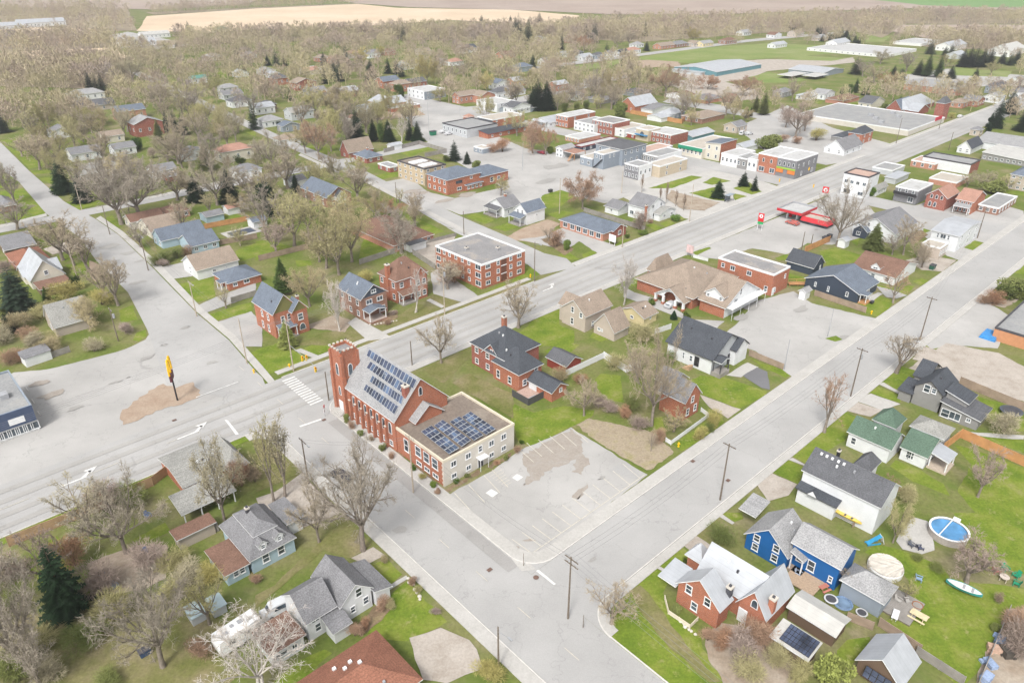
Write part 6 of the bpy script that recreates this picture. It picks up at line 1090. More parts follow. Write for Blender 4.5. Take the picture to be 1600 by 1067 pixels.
def make_bare(seed, H=12.0, spread=1.0, limbs=5, fork=.22, upright=.35, twigw=.055, n=(6, 6, 7, 3), leaf=0, leafsz=.16, droop=0.0, stems=1):
    """tapered trunk with limbs, and a crown of branches and twigs (plus buds when leaf > 0)"""
    rnd = random.Random(seed); TV, TF, CV, CF, LV, LF = [], [], [], [], [], []
    def path(p, d, l, k_, up, wig):
        pts = [p]
        for i in range(k_):
            d = jitter(rnd, d, wig); d = (d + Vector((0, 0, up))).normalized(); p = p + d * (l / k_); pts.append(p)
        return pts, d
    def leaves(p, c):
        for _ in range(c):
            q = p + Vector((rnd.gauss(0, .28), rnd.gauss(0, .28), rnd.gauss(0, .22))); a = jitter(rnd, Vector((0, 0, 1)), 1.0) * leafsz * rnd.uniform(.6, 1.3); b = a.orthogonal().normalized() * leafsz * .6
            k_ = len(LV); LV.extend([tuple(q - b), tuple(q + b), tuple(q + a)]); LF.append((k_, k_ + 1, k_ + 2))
    def twigs(pts, d0, cnt, l):
        for _ in range(cnt):
            t = rnd.uniform(.15, 1); i = min(len(pts) - 2, int(t * (len(pts) - 1))); p = pts[i].lerp(pts[i + 1], t * (len(pts) - 1) - i); dd = (pts[i + 1] - pts[i]).normalized()
            d = jitter(rnd, dd, .75); d = (d + Vector((0, 0, .12 - droop))).normalized(); ll = l * rnd.uniform(.5, 1.2); blade(CV, CF, p, d, ll, twigw, rnd)
            for _ in range(n[3]):
                q = p + d * ll * rnd.uniform(.25, 1); e = jitter(rnd, d, .8); e = (e + Vector((0, 0, .1 - droop * 1.5))).normalized(); l2 = ll * rnd.uniform(.4, .8); blade(CV, CF, q, e, l2, twigw * .75, rnd)
                if leaf: leaves(q + e * l2, leaf)
    for st in range(stems):
        base = Vector((rnd.uniform(-.35, .35), rnd.uniform(-.35, .35), 0)) if stems > 1 else Vector((0, 0, 0)); r0 = H * .024 * (1 if stems == 1 else .6)
        lean = Vector((rnd.gauss(0, .12), rnd.gauss(0, .12), 1)).normalized() if stems > 1 else Vector((0, 0, 1))
        th = H * fork * rnd.uniform(.9, 1.15); tp, td = path(base - lean * .15, lean, th, 3, .1, .05); tube(TV, TF, tp, [r0 * 1.35, r0, r0 * .92, r0 * .85], 6)
        nl = limbs if stems == 1 else max(2, limbs // 2)
        for i in range(nl + 1):
            if i == nl: d = jitter(rnd, Vector((0, 0, 1)), .12); l = H * .62
            else:
                a = 2 * math.pi * (i + rnd.uniform(-.25, .25)) / nl; sp = spread * rnd.uniform(.65, 1.1); d = Vector((math.cos(a) * sp, math.sin(a) * sp, rnd.uniform(.75, 1.25))).normalized(); l = H * rnd.uniform(.48, .66)
            p0 = tp[-1] if i % 2 == 0 else tp[-2].lerp(tp[-1], rnd.uniform(.4, .9)); lp, ld = path(p0, d, l, 5, upright * .22 - droop * .1, .10); r1 = r0 * rnd.uniform(.42, .6); tube(TV, TF, lp, [r1 * (1 - .17 * j) for j in range(6)], 5)
            for j in range(n[0]):
                t = .18 + .8 * (j + rnd.random() * .6) / n[0]; ii = min(4, int(t * 5)); p = lp[ii].lerp(lp[min(5, ii + 1)], t * 5 - ii); dd = (lp[ii + 1] - lp[ii]).normalized(); sd = jitter(rnd, dd, .62); sd = (sd + Vector((0, 0, upright * .35))).normalized()
                bl = l * (1 - t * .55) * rnd.uniform(.42, .62); bp, bd = path(p, sd, bl, 4, upright * .16 - droop * .25, .14); r2 = r1 * (1 - .75 * t) * .55 + .012; tube(TV, TF, bp, [r2 * (1 - .2 * q) for q in range(5)], 4); twigs(bp, bd, n[2] // 2, bl * .35)
                for m in range(n[1]):
                    t2 = .15 + .85 * (m + rnd.random() * .5) / n[1]; i2 = min(3, int(t2 * 4)); p2 = bp[i2].lerp(bp[min(4, i2 + 1)], t2 * 4 - i2); d2 = jitter(rnd, (bp[i2 + 1] - bp[i2]).normalized(), .7); d2 = (d2 + Vector((0, 0, upright * .2 - droop * .8))).normalized()
                    sl = bl * (1 - t2 * .5) * rnd.uniform(.4, .65); sp_, _ = path(p2, d2, sl, 2, upright * .1 - droop * .5, .15); tube(CV, CF, sp_, [.022, .016, .008], 3); twigs(sp_, d2, n[2], max(.5, sl * .5))
    if leaf: k_ = len(CV); CV += LV; nt_ = len(CF); CF += [tuple(i + k_ for i in f) for f in LF]
    zs = sorted(v[2] for v in CV); Hm = zs[int(len(zs) * .992)]; rr = sorted(math.hypot(v[0], v[1]) for v in CV)[int(len(CV) * .95)]
    mt = bpy.data.meshes.new('trunk'); mt.from_pydata(TV, [], TF); mc = bpy.data.meshes.new('crown'); mc.from_pydata(CV, [], CF); mc.materials.append(TWIG)
    if leaf: mc.materials.append(LEAFY); mc.polygons.foreach_set('material_index', [0] * nt_ + [1] * (len(CF) - nt_))
    mt.polygons.foreach_set('use_smooth', [True] * len(mt.polygons)); mt.materials.append(BARK)
    return mt, mc, Hm, rr
def make_spruce(seed, H=12.0, R=2.6, tiers=30, boughs=13, droop=.35, open_=0.0):
    rnd = random.Random(seed); TV, TF, CV, CF = [], [], [], []
    tube(TV, TF, [Vector((0, 0, -.1)), Vector((0, 0, H * .5)), Vector((0, 0, H))], [.2, .12, .02], 6)
    for i in range(tiers):
        f = i / (tiers - 1); z = H * (.05 + .93 * f); r = R * (1 - f) ** .85 * rnd.uniform(.82, 1.12) + .12; nb = max(5, int(boughs * (1 - f * .55)))
        for j in range(nb):
            if rnd.random() < open_: continue
            a = 2 * math.pi * (j + rnd.random() * .8) / nb + i; rr = r * rnd.uniform(.7, 1.12); d = Vector((math.cos(a), math.sin(a), 0)); s = Vector((-d.y, d.x, 0)); tip = d * rr + Vector((0, 0, z - rr * droop + rr * rnd.uniform(-.05, .12)))
            b0 = Vector((0, 0, z)); w = rr * .42 + .12; k_ = max(3, int(rr * 3.2))
            for q in range(k_):
                t = (q + .35) / k_; p = b0.lerp(tip, t) + Vector((0, 0, rr * .10 * math.sin(t * 3.1))); ww = w * (1.1 - t * .75) * rnd.uniform(.75, 1.25); l = rr / k_ * 1.7
                for sg in (-1, 1):
                    e = p + d * l * rnd.uniform(.6, 1.25) + s * sg * ww + Vector((0, 0, -rnd.uniform(.05, .28) * ww - .05)); n0 = len(CV)
                    CV += [tuple(p), tuple(p + d * l * .9), tuple(e)]; CF.append((n0, n0 + 1, n0 + 2) if sg < 0 else (n0, n0 + 2, n0 + 1))
    mt = bpy.data.meshes.new('trunk'); mt.from_pydata(TV, [], TF); mt.materials.append(BARK); mc = bpy.data.meshes.new('crown'); mc.from_pydata(CV, [], CF); mc.materials.append(NEEDLE)
    return mt, mc, H, R
def make_bushy(seed, H=4.0, R=2.0, n=2600, leaf=.22, col=False, stems=7, twig=True, lumps=9):
    """rounded shrub: stems, and leaf or twig slivers in lumps through its volume"""
    rnd = random.Random(seed); TV, TF, CV, CF = [], [], [], []
    L = []
    for i in range(lumps):
        a = rnd.uniform(0, 6.28); u = rnd.uniform(0, .62); L.append((Vector((math.cos(a) * u * R, math.sin(a) * u * R, H * rnd.uniform(.22, .74))), R * rnd.uniform(.35, .58)))
    for i in range(stems):
        c, r = L[i % lumps]; tube(TV, TF, [Vector((rnd.uniform(-.15, .15), rnd.uniform(-.15, .15), -.05)), Vector((c.x * .4, c.y * .4, c.z * .5)), c], [.06, .04, .015], 4)
    for i in range(n):
        c, r = L[rnd.randrange(lumps)]; d = Vector((rnd.gauss(0, 1), rnd.gauss(0, 1), rnd.gauss(0, 1))).normalized(); p = c + Vector((d.x * r, d.y * r, d.z * r * (H / R) * .5)) * rnd.random() ** .4
        if p.z < .05: p.z = rnd.uniform(.05, .4)
        if twig: blade(CV, CF, p, jitter(rnd, (d + Vector((0, 0, .5))).normalized(), .5), leaf * 2.6, leaf * .16, rnd)
        else:
            a = jitter(rnd, d, .8) * leaf * rnd.uniform(.6, 1.3); b = a.orthogonal().normalized() * leaf * .55; k_ = len(CV); CV += [tuple(p - b), tuple(p + b), tuple(p + a)]; CF.append((k_, k_ + 1, k_ + 2))
    mt = bpy.data.meshes.new('stems'); mt.from_pydata(TV, [], TF); mt.materials.append(BARK); mc = bpy.data.meshes.new('foliage'); mc.from_pydata(CV, [], CF); mc.materials.append(TWIG if twig else LEAFY)
    return mt, mc, H, R
KIND = dict(
    bare=[make_bare(11), make_bare(12, spread=1.2, limbs=6), make_bare(13, spread=.85, limbs=5, upright=.5), make_bare(14, spread=1.1, stems=3, fork=.12)],
    big=[make_bare(21, spread=1.25, limbs=6, n=(8, 7, 8, 3), twigw=.036, fork=.24), make_bare(22, spread=1.05, limbs=6, n=(8, 7, 8, 3), twigw=.036, fork=.2)],
    bud=[make_bare(31, leaf=1, leafsz=.14, n=(6, 6, 6, 3)), make_bare(32, leaf=1, leafsz=.13, spread=1.2, limbs=6, n=(6, 6, 6, 3)), make_bare(33, leaf=1, leafsz=.14, spread=.9, stems=3, fork=.12, n=(6, 6, 6, 3))],
    willow=[make_bare(41, leaf=2, leafsz=.16, spread=1.0, limbs=7, droop=.35, n=(7, 6, 6, 3), twigw=.05)],
    birch=[make_bare(51, spread=.75, limbs=5, n=(6, 6, 6, 2), twigw=.035, stems=3, fork=.2), make_bare(52, spread=.6, limbs=5, n=(6, 6, 6, 2), twigw=.035, stems=2, fork=.25)],
    slim=[make_bare(61, spread=.45, limbs=4, upright=.8, n=(5, 5, 6, 2)), make_bare(62, spread=.38, limbs=4, upright=.9, n=(5, 4, 6, 2), leaf=1)],
    column=[make_bare(71, spread=.16, limbs=5, upright=1.2, n=(6, 5, 6, 2), fork=.1)],
    spruce=[make_spruce(81), make_spruce(82, R=2.9, droop=.45), make_spruce(83, R=2.2, tiers=34, droop=.2), make_spruce(84, R=3.0, open_=.3, droop=.1, tiers=24)],
    cedar=[make_spruce(86, R=1.5, tiers=40, boughs=14, droop=-.5), make_bushy(87, 9, 2.2, 5200, .3, twig=False, lumps=22)],
    shrub=[make_bushy(91), make_bushy(92, 3.5, 2.2), make_bushy(93, 4.5, 1.9)],
    green=[make_bushy(95, 2.4, 1.6, 2200, .2, twig=False), make_bushy(96, 2.8, 1.5, 2200, .2, twig=False)])
PAL = dict(bare=[(.42,.355,.27),(.46,.39,.29),(.39,.34,.285),(.48,.40,.29)], big=[(.38,.335,.275),(.42,.37,.29)], bud=[(.46,.42,.20),(.50,.45,.24),(.49,.41,.24),(.45,.40,.27)], willow=[(.55,.47,.18),(.58,.49,.22)], birch=[(.60,.53,.48),(.56,.50,.45)], slim=[(.43,.36,.27),(.46,.41,.24)], column=[(.40,.30,.22)],
    spruce=[(.034,.068,.032),(.042,.078,.038),(.05,.078,.05)], cedar=[(.08,.15,.035),(.10,.16,.04)], shrub=[(.42,.33,.23),(.45,.37,.22),(.40,.30,.22)], green=[(.13,.22,.04),(.17,.24,.05)], rust=[(.46,.27,.17),(.44,.29,.20)], yellow=[(.50,.44,.16)], olive=[(.22,.25,.08),(.19,.23,.07)], dark=[(.022,.045,.022)], white=[(.66,.60,.55)], pink=[(.43,.34,.29)], lime=[(.32,.36,.10)])
WORD = dict(bare='bare grey brown', big='broad bare', bud='tan budding', willow='yellow green', birch='white barked', slim='slender', column='column shaped bare', spruce='dark green', cedar='green', shrub='tangled tan', green='leafy green', rust='rust coloured', yellow='yellow', olive='olive green', dark='very dark', white='whitish', pink='pinkish brown', lime='lime green')
NOUN = dict(spruce='spruce', cedar='cedar', shrub='bush', green='shrub', birch='birch'); OBJN = dict(spruce='spruce_tree', cedar='cedar_tree', shrub='bush', green='shrub', birch='birch_tree', willow='willow_tree')
TREES = []
rt = random.Random(5)
def tree(kind, base, ht, wid=None, tint=None, var=None, group=None):
    """one tree or bush at world point base; ht in metres, wid = crown width in metres"""
    mt, mc, H, R = (KIND[kind] + [])[rt.randrange(len(KIND[kind])) if var is None else var % len(KIND[kind])]
    root = empty(OBJN.get(kind, 'bare_tree' if kind != 'bud' else 'budding_tree'), (base.x, base.y, 0), rt.uniform(0, 6.28)); sz = ht / H; sx = sz if wid is None else wid / 2 / R; sx = max(sz * .45, min(sz * 1.7, sx)); root.scale = (sx, sx, sz)
    col = rt.choice(PAL[tint or kind]); f = rt.uniform(.88, 1.1); col = tuple(c * f for c in col)
    t = link(bpy.data.objects.new(mt.name.split('.')[0], mt), root); c = link(bpy.data.objects.new(mc.name.split('.')[0], mc), root)
    c.color = (*col, 1); bk = (.62,.57,.52) if kind == 'birch' else ((.16,.12,.09) if kind in ('spruce', 'cedar', 'green', 'shrub') else (.30,.255,.215)); t.color = (*bk, 1)
    if kind in ('bud', 'willow'): c.color = (*col, 1)
    TREES.append((root, Vector((base.x, base.y)), kind, tint, ht, group)); return root
def tpx(tile, kind, x, y, ytop, w=None, tint=None, var=None, group=None):
    """tree from the pixel of its foot, the row of its top and the width of its crown in the same enlargement"""
    bx, by = T(tile, x, y); q = P(bx, by); ht = max(1.0, solve_z(q, T(tile, x, ytop)[1])); wid = None
    if w: dist = math.sqrt(q.x ** 2 + q.y ** 2 + (CAMH - ht / 2) ** 2); wid = (T(tile, w, 0)[0] - T(tile, 0, 0)[0]) * dist / FPX
    return tree(kind, q, ht, wid, tint, var, group)
def rows(s):
    for ln in s.strip().split(';'):
        f = ln.split()
        if len(f) >= 5: tpx(f[0], f[1], float(f[2]), float(f[3]), float(f[4]), float(f[5]) if len(f) > 5 and f[5] != '-' else None, f[6] if len(f) > 6 and f[6] != '-' else None)
rows('''d1 big 670 240 -470 560; c1 slim 112 1005 470 190 bud; c1 slim 182 970 480 150 bud; d1 bare 395 185 -170 330; za bud 515 608 110 330; za shrub 630 380 200 140 rust; za shrub 720 350 250 120 shrub; zm bare 697 248 -25 260; zn bare 435 348 40 340;
zo birch 755 582 190 260; zo birch 1350 445 125 240; zo bud 520 395 90 330; zo cedar 320 290 10 190 - ; zo spruce 350 705 500 150 lime; b1 bud 520 650 270 380; b1 bud 600 570 195 330; b1 bare 440 610 340 240; b1 bare 240 470 150 260 bud; b1 bud 330 410 140 250; b1 bare 905 515 230 330; b1 bare 640 190 -30 250; b1 bare 200 110 -110 260; b1 bare 60 400 90 230; b1 bud 850 290 180 160 rust; b1 bud 560 300 130 200; b1 bare 130 520 330 200 pink; b1 cedar 255 155 15 150 dark; b1 cedar 90 290 60 130 dark; b1 shrub 1240 700 560 190 rust; b1 bare 1200 740 570 220; b1 slim 60 230 0 160;
b0 big 760 335 -90 420; b0 big 875 305 -70 380; b0 bare 690 205 -30 230; b0 bare 1110 185 -10 220; b0 bare 1190 175 -20 220; b0 big 1360 215 -90 330; b0 spruce 1440 200 -10 200 dark; b0 spruce 1230 190 20 150 dark; b0 spruce 400 140 -70 160; b0 spruce 520 195 10 190 dark; b0 bare 110 368 180 230; b0 bare 90 205 -30 160; b0 bare 395 560 280 260; b0 bare 465 592 300 280; b0 slim 562 632 400 150; b0 bare 740 842 550 210; b0 bare 655 800 570 200 ; b0 spruce 135 905 590 200; b0 spruce 50 930 800 150 olive; b0 cedar 490 742 650 120; b0 cedar 300 820 720 150; b0 shrub 430 810 690 250 yellow; b0 shrub 640 835 740 200 yellow; b0 shrub 250 920 830 180 bud; b0 shrub 100 1000 890 200 bud; b0 shrub 30 1060 960 200 bud; b0 shrub 190 1060 970 170 rust; b0 shrub 330 1075 1000 200 bud; b0 bud 560 990 800 200; b0 shrub 790 1010 950 160 pink; b0 slim 1412 858 730 110; b0 bare 880 480 330 180; b0 shrub 970 592 520 110 olive; b0 shrub 1040 575 490 110 olive; b0 shrub 1110 545 470 110 olive; b0 shrub 1160 525 460 90 rust; b0 shrub 1020 600 550 70 pink; b0 bare 1560 190 0 180; b0 bud 1500 260 140 170; b0 shrub 40 640 560 130 pink; b0 shrub 60 700 630 150 olive; b0 bare 1150 380 190 150; b0 spruce 60 1010 900 110 dark;
c0 shrub 60 130 40 140 rust; c0 shrub 150 120 50 100 rust; c0 shrub 330 60 -30 190 bud; c0 shrub 230 40 -60 200 bud; c0 shrub 700 1010 870 260 pink; c0 shrub 820 1040 900 220 olive; c0 shrub 620 1050 930 200 rust; c0 shrub 590 60 -20 130 bud;
d0 big 150 1010 220 440 - ; d0 big 1020 965 380 500 - ; d0 big 790 260 -190 480; d0 spruce 430 625 190 230; d0 bare -60 760 150 380; d0 shrub 950 360 180 240 pink; d0 shrub 1130 350 240 230 bud; d0 shrub 1190 450 330 260 bud; d0 shrub 640 520 330 260 pink; d0 shrub 470 330 150 220 rust; d0 shrub 330 1040 940 240 bud; d0 shrub 90 1060 900 260 olive; d0 shrub 1330 430 330 180 yellow; d0 bare 1310 700 420 240 bud; d1 birch 40 1130 660 620 white; d1 shrub 800 600 530 110 rust; d1 shrub 850 590 540 90 bud; d1 shrub 620 770 700 110 rust; d1 shrub 690 720 660 80 rust; d1 shrub 0 440 390 100 rust; d1 shrub 980 460 410 70 rust; d1 shrub 1010 500 450 60 bud; d1 shrub 1120 640 600 70 pink; d1 shrub 1450 1040 940 200 yellow; d1 shrub 800 320 270 60 bud;
c2 big 872 525 -60 400 bare; c2 bare 450 460 230 280; c2 slim 868 685 540 70; c2 shrub 1262 525 430 140 yellow; c2 shrub 1178 610 530 110 yellow; c2 shrub 1230 560 500 70 olive; c2 shrub 540 400 330 130 pink; c2 shrub 620 430 360 130 pink; c2 shrub 700 470 400 140 rust; c2 shrub 790 530 450 150 pink; c2 shrub 920 620 540 110 rust; c2 shrub 310 250 160 130 bud; c2 shrub 960 130 60 130 olive; c2 shrub 640 160 60 160 bud; c2 bare 780 240 0 220; c2 shrub 30 690 640 60 rust; c2 green 60 640 610 40; c2 bare 1010 560 440 190 bud;
b2 birch 700 838 530 210; b2 willow 440 240 15 230 rust; b2 shrub 800 372 240 110 pink; b2 bare 228 445 350 110; b2 shrub 282 475 360 120 rust; b2 green 345 495 430 60; b2 green 1022 312 270 70; b2 green 718 420 395 40; b2 green 866 838 800 75; b2 green 1085 925 880 75; b2 green 820 398 368 90; b2 spruce 1287 168 50 90; b2 spruce 1445 95 0 70; b2 spruce 1512 125 20 50; b2 column 810 135 20 22; b2 column 925 190 100 22; b2 column 962 205 70 24; b2 column 1022 222 120 24; b2 column 1072 248 140 26; zl bud 1188 405 235 150; b2 shrub 640 455 420 70 olive; b2 spruce 1010 925 870 50; b2 shrub 870 325 300 60 rust;
b3 big 430 470 70 310; b3 spruce 655 490 320 120 olive; b3 slim 780 825 620 140 rust; b3 bare 775 525 400 130; b3 bare 845 525 290 150; b3 bare 960 605 460 150; b3 bare 930 560 440 130; b3 green 1540 790 680 190 olive; b3 green 1470 800 710 130 olive; b3 shrub 1400 830 740 150 rust; b3 shrub 1350 830 780 90 rust; b3 shrub 1590 800 700 110 lime; b3 green 640 160 100 60; b3 bare 1480 130 30 130 bud; b3 green 1400 140 60 140 olive; b3 bud 1340 110 0 170; b3 bare 1240 100 20 150;
c3 slim 800 195 -50 230; c3 slim 350 565 200 190 rust; c3 shrub 1470 560 450 190 bud; c3 bare 1310 970 660 250 pink; c3 bud 720 985 850 190 rust; c3 shrub 860 1000 900 140 bud; d3 bare 1240 440 180 300 pink; d3 bare 560 500 360 200; d3 bud 780 190 -60 160; d3 shrub 1520 900 700 200 pink; d3 shrub 1560 760 640 200 rust; d3 green 380 1075 890 220 lime; d3 shrub 1060 360 320 120 olive; d3 shrub 940 300 270 120 olive; d3 bare 860 540 430 150 bud; d2 bare 620 700 480 300; d2 shrub 1300 180 70 200 olive; d2 green 1080 330 290 60; d2 shrub 1420 900 760 260 pink; d2 shrub 1540 820 700 230 rust; d2 shrub 1330 840 740 160 rust; d2 green 1030 620 580 70 olive; d2 shrub 1490 1000 880 240 bud; d3 shrub 60 960 860 170 bud; d3 shrub 200 1050 950 170 bud; d3 green 1420 740 700 60 olive;
c1 green 570 505 450 50 olive; c1 shrub 600 540 490 60 rust; c1 green 655 585 550 50 olive; c1 shrub 720 620 585 50; c1 green 790 680 640 60 olive; c1 shrub 850 725 690 60 rust; c1 green 985 800 770 50; c1 shrub 1040 850 815 60 yellow; c1 green 1110 905 870 55; c1 green 1135 950 915 45 rust; c1 green 1250 885 860 45; c1 green 1320 850 825 45 olive; c1 shrub 1510 770 740 50 rust; c1 green 1560 740 710 45 olive;
d0 bare 330 480 120 330 pink; d0 bare 560 130 -180 330 bud; d0 shrub 200 900 760 260 bud; d0 shrub 560 820 700 230 olive; d0 shrub 760 640 500 260 bud; d0 shrub 1080 560 450 200 bud; d0 shrub 30 420 280 260 pink; d0 bare 250 1090 560 360; d0 shrub 1250 900 800 160 rust; d0 shrub 700 1060 980 180 olive; c0 shrub 1280 980 920 140 rust; c0 shrub 1390 1010 960 90 olive;
d3 shrub 30 820 740 130 rust; d3 shrub 130 900 830 120 bud; d2 shrub 1220 800 730 120 rust; d3 shrub 1430 560 500 60; c2 shrub 420 250 190 110 rust; c2 shrub 740 420 340 160 olive; b2 shrub 690 1010 920 200 bud; b2 shrub 820 1060 960 240 bud; b2 shrub 600 960 900 90 rust; b1 shrub 820 960 920 70 rust; b1 shrub 860 900 870 60 pink; b0 shrub 1240 40 -10 90 olive; b1 shrub 700 700 620 110 yellow''')
# middle distance and beyond, from the photograph
rows('''a3 spruce 545 465 350 70; a3 cedar 990 480 330 130; a3 cedar 1060 485 350 120; a3 spruce 940 470 370 70; a3 spruce 1010 340 250 70; a3 spruce 780 490 405 90; a3 spruce 830 500 420 60; a3 spruce 1140 492 405 70; a3 spruce 1210 420 300 70 dark; a3 spruce 1250 420 290 75 dark; a3 spruce 1290 420 285 75 dark; a3 spruce 1335 420 295 70 dark; a3 spruce 1380 410 300 60 dark; a3 spruce 1100 360 285 60; a3 spruce 1140 350 275 60; a3 spruce 1460 400 320 70; a3 spruce 1510 410 330 70; a3 spruce 1550 400 310 70; a3 spruce 1420 800 610 80; a3 spruce 1505 710 560 100; a3 spruce 1590 820 640 90; a3 cedar 1355 860 800 60 dark; a3 cedar 1372 830 770 60 dark; a3 cedar 1388 790 730 55 dark; a3 cedar 1398 750 700 50 dark; a3 cedar 510 590 520 32; a3 cedar 545 580 485 36; a3 cedar 592 598 540 30; a3 cedar 622 600 538 32; a3 cedar 720 700 640 70 olive; a3 cedar 770 690 610 80 olive; a3 cedar 820 660 590 80 olive; a3 cedar 460 590 530 60; a3 bare 150 635 480 110; a3 big 170 860 640 220 pink; a3 bare 110 800 660 130 pink; a3 bare 230 820 690 120; a3 bud 740 570 450 130 rust; a3 bare 660 520 410 130; a3 bare 590 480 370 110; a3 bare 860 450 330 110; a3 bud 700 400 310 110; a3 shrub 300 880 800 110 yellow; a3 shrub 180 900 850 140 rust; a3 shrub 90 890 840 100 rust; a3 green 30 930 840 110 olive; a3 bare 1230 630 530 120; a3 bare 1160 590 490 100; a3 bud 1110 420 340 90; a3 bare 1560 600 480 110 pink; a3 bud 1390 470 380 70; a3 spruce 1290 510 420 60; a3 shrub 1145 740 700 40 yellow; a3 bare 310 600 560 60; a3 bud 1480 230 190 90;
a2 spruce 160 690 490 120 dark; a2 spruce 215 690 500 110 dark; a2 spruce 130 690 540 90; a2 cedar 330 700 640 90 olive; a2 cedar 400 700 630 90 olive; a2 cedar 460 690 620 90 olive; a2 bare 520 640 430 110; a2 bud 615 640 430 130; a2 slim 730 545 370 60; a2 slim 790 535 410 70; a2 slim 845 545 410 60; a2 big 960 600 410 220 rust; a2 bud 1220 560 470 160 rust; a2 bare 1060 745 580 150; a2 bare 1090 690 600 110; a2 green 680 745 640 110 olive; a2 spruce 130 435 335 50; a2 spruce 310 315 200 34; a2 slim 500 425 345 26 spruce; a2 spruce 690 410 340 30; a2 spruce 590 350 260 44; a2 spruce 515 270 110 60; a2 spruce 460 240 150 60; a2 spruce 830 230 125 34; a2 spruce 1075 215 120 70 ; a2 spruce 1110 215 125 70; a2 willow 1130 265 175 90; a2 cedar 1570 720 570 110 olive; a2 cedar 1520 700 590 90 olive; a2 bud 1440 600 480 160 rust; a2 bare 1500 560 480 120 rust; a2 spruce 840 320 255 60; a2 bud 130 960 760 180 rust; a2 bud 210 970 800 150 rust; a2 bud 30 850 700 160; a2 bare 250 680 560 110; a2 bare 360 640 520 110; a2 bare 420 610 500 100; a2 green 240 960 915 60; a2 green 1570 930 850 110 olive; a2 cedar 1470 740 680 26 dark; a2 cedar 1490 730 670 26 dark; a2 bare 1230 660 580 100 pink; a2 bud 90 560 440 150; a2 spruce 40 260 80 70; a2 spruce 100 280 110 70; a2 spruce 170 160 75 50; a2 spruce 20 250 100 60; a2 bare 240 420 320 90; a2 bare 400 300 220 110 rust; a2 bud 450 320 230 120 rust; a2 bare 660 300 200 100; a2 bare 730 290 190 90;
a1 spruce 75 412 340 40; a1 spruce 130 414 305 54; a1 spruce 180 414 340 44; a1 spruce 425 412 325 46; a1 spruce 430 525 400 40; a1 spruce 565 415 265 50; a1 spruce 490 492 380 60; a1 spruce 525 510 370 60; a1 spruce 720 515 365 80; a1 spruce 825 462 360 50; a1 spruce 880 465 370 50; a1 spruce 912 482 370 50; a1 spruce 922 255 140 40; a1 spruce 635 895 670 120; a1 cedar 735 885 742 60 dark; a1 cedar 780 890 755 50; a1 spruce 830 885 745 80; a1 spruce 1010 885 755 80; a1 spruce 960 875 715 60; a1 spruce 590 880 800 50; a1 spruce 1240 1005 870 80; a1 spruce 1320 1025 945 70; a1 spruce 1410 135 93 36; a1 willow 660 415 300 100; a1 willow 1070 530 345 130; a1 willow 1440 570 455 90; a1 cedar 215 630 545 100; a1 cedar 900 615 520 80; a1 birch 912 895 725 120; a1 big 110 1075 810 230; a1 bud 395 1000 755 250 rust; a1 bud 310 960 780 180; a1 bare 640 650 520 130; a1 bare 560 820 620 140; a1 bud 480 900 680 160; a1 cedar 700 905 860 90 olive; a1 green 1380 1050 1000 80 olive; a1 green 1190 1010 970 60 olive; a1 cedar 150 810 755 40 dark; a1 bud 1150 640 545 100; a1 bare 700 600 520 110 pink; a1 bare 830 590 520 90; a1 bud 170 620 520 110; a1 bare 60 640 490 120; a1 spruce 430 730 690 40; a1 willow 780 350 290 50 yellow; a1 green 1450 300 265 90; a1 cedar 1180 520 480 50; a1 spruce 1590 140 95 30; a1 bare 1560 520 400 110 pink; a1 bud 1380 420 330 110; a1 bare 1300 480 380 130; a1 bare 1230 520 400 120; a1 shrub 1540 950 860 110 rust; a1 shrub 1480 950 890 100 rust;
a0 spruce 1180 205 130 34; a0 spruce 570 585 440 50 dark; a0 spruce 610 590 455 50 dark; a0 spruce 648 595 445 54 dark; a0 spruce 310 695 585 56; a0 spruce 360 1060 950 100; a0 spruce 1050 830 695 60 dark; a0 spruce 1100 835 685 60 dark; a0 spruce 1150 845 700 60 dark; a0 cedar 1000 885 745 80 olive; a0 spruce 1290 1060 900 110 olive; a0 spruce 1040 315 250 34; a0 spruce 1105 295 262 26; a0 spruce 1532 295 230 36; a0 spruce 1480 345 290 40; a0 spruce 1590 810 610 70; a0 cedar 860 940 850 120; a0 green 1500 1030 970 90; a0 spruce 1440 475 420 26; a0 spruce 1530 465 395 34; a0 spruce 20 830 700 110; a0 bud 950 640 500 200; a0 bare 1010 690 520 180; a0 bud 1180 700 500 230; a0 bare 1190 740 560 180; a0 bud 1340 600 480 150; a0 bud 830 510 360 150; a0 bare 1050 430 310 150; a0 bare 230 1000 850 170; a0 bare 140 980 860 140; a0 bare 610 920 840 80; a0 bare 660 920 840 80; a0 bud 1400 850 660 170; a0 bare 1490 830 690 130; a0 bare 1260 850 730 180; a0 bud 1050 1010 840 180; a0 bare 800 1060 940 300; a0 bare 1140 1050 900 230; a0 bare 700 1060 960 200; a0 shrub 960 990 920 60 pink; a0 bare 380 960 830 110; a0 bare 510 880 790 110''')
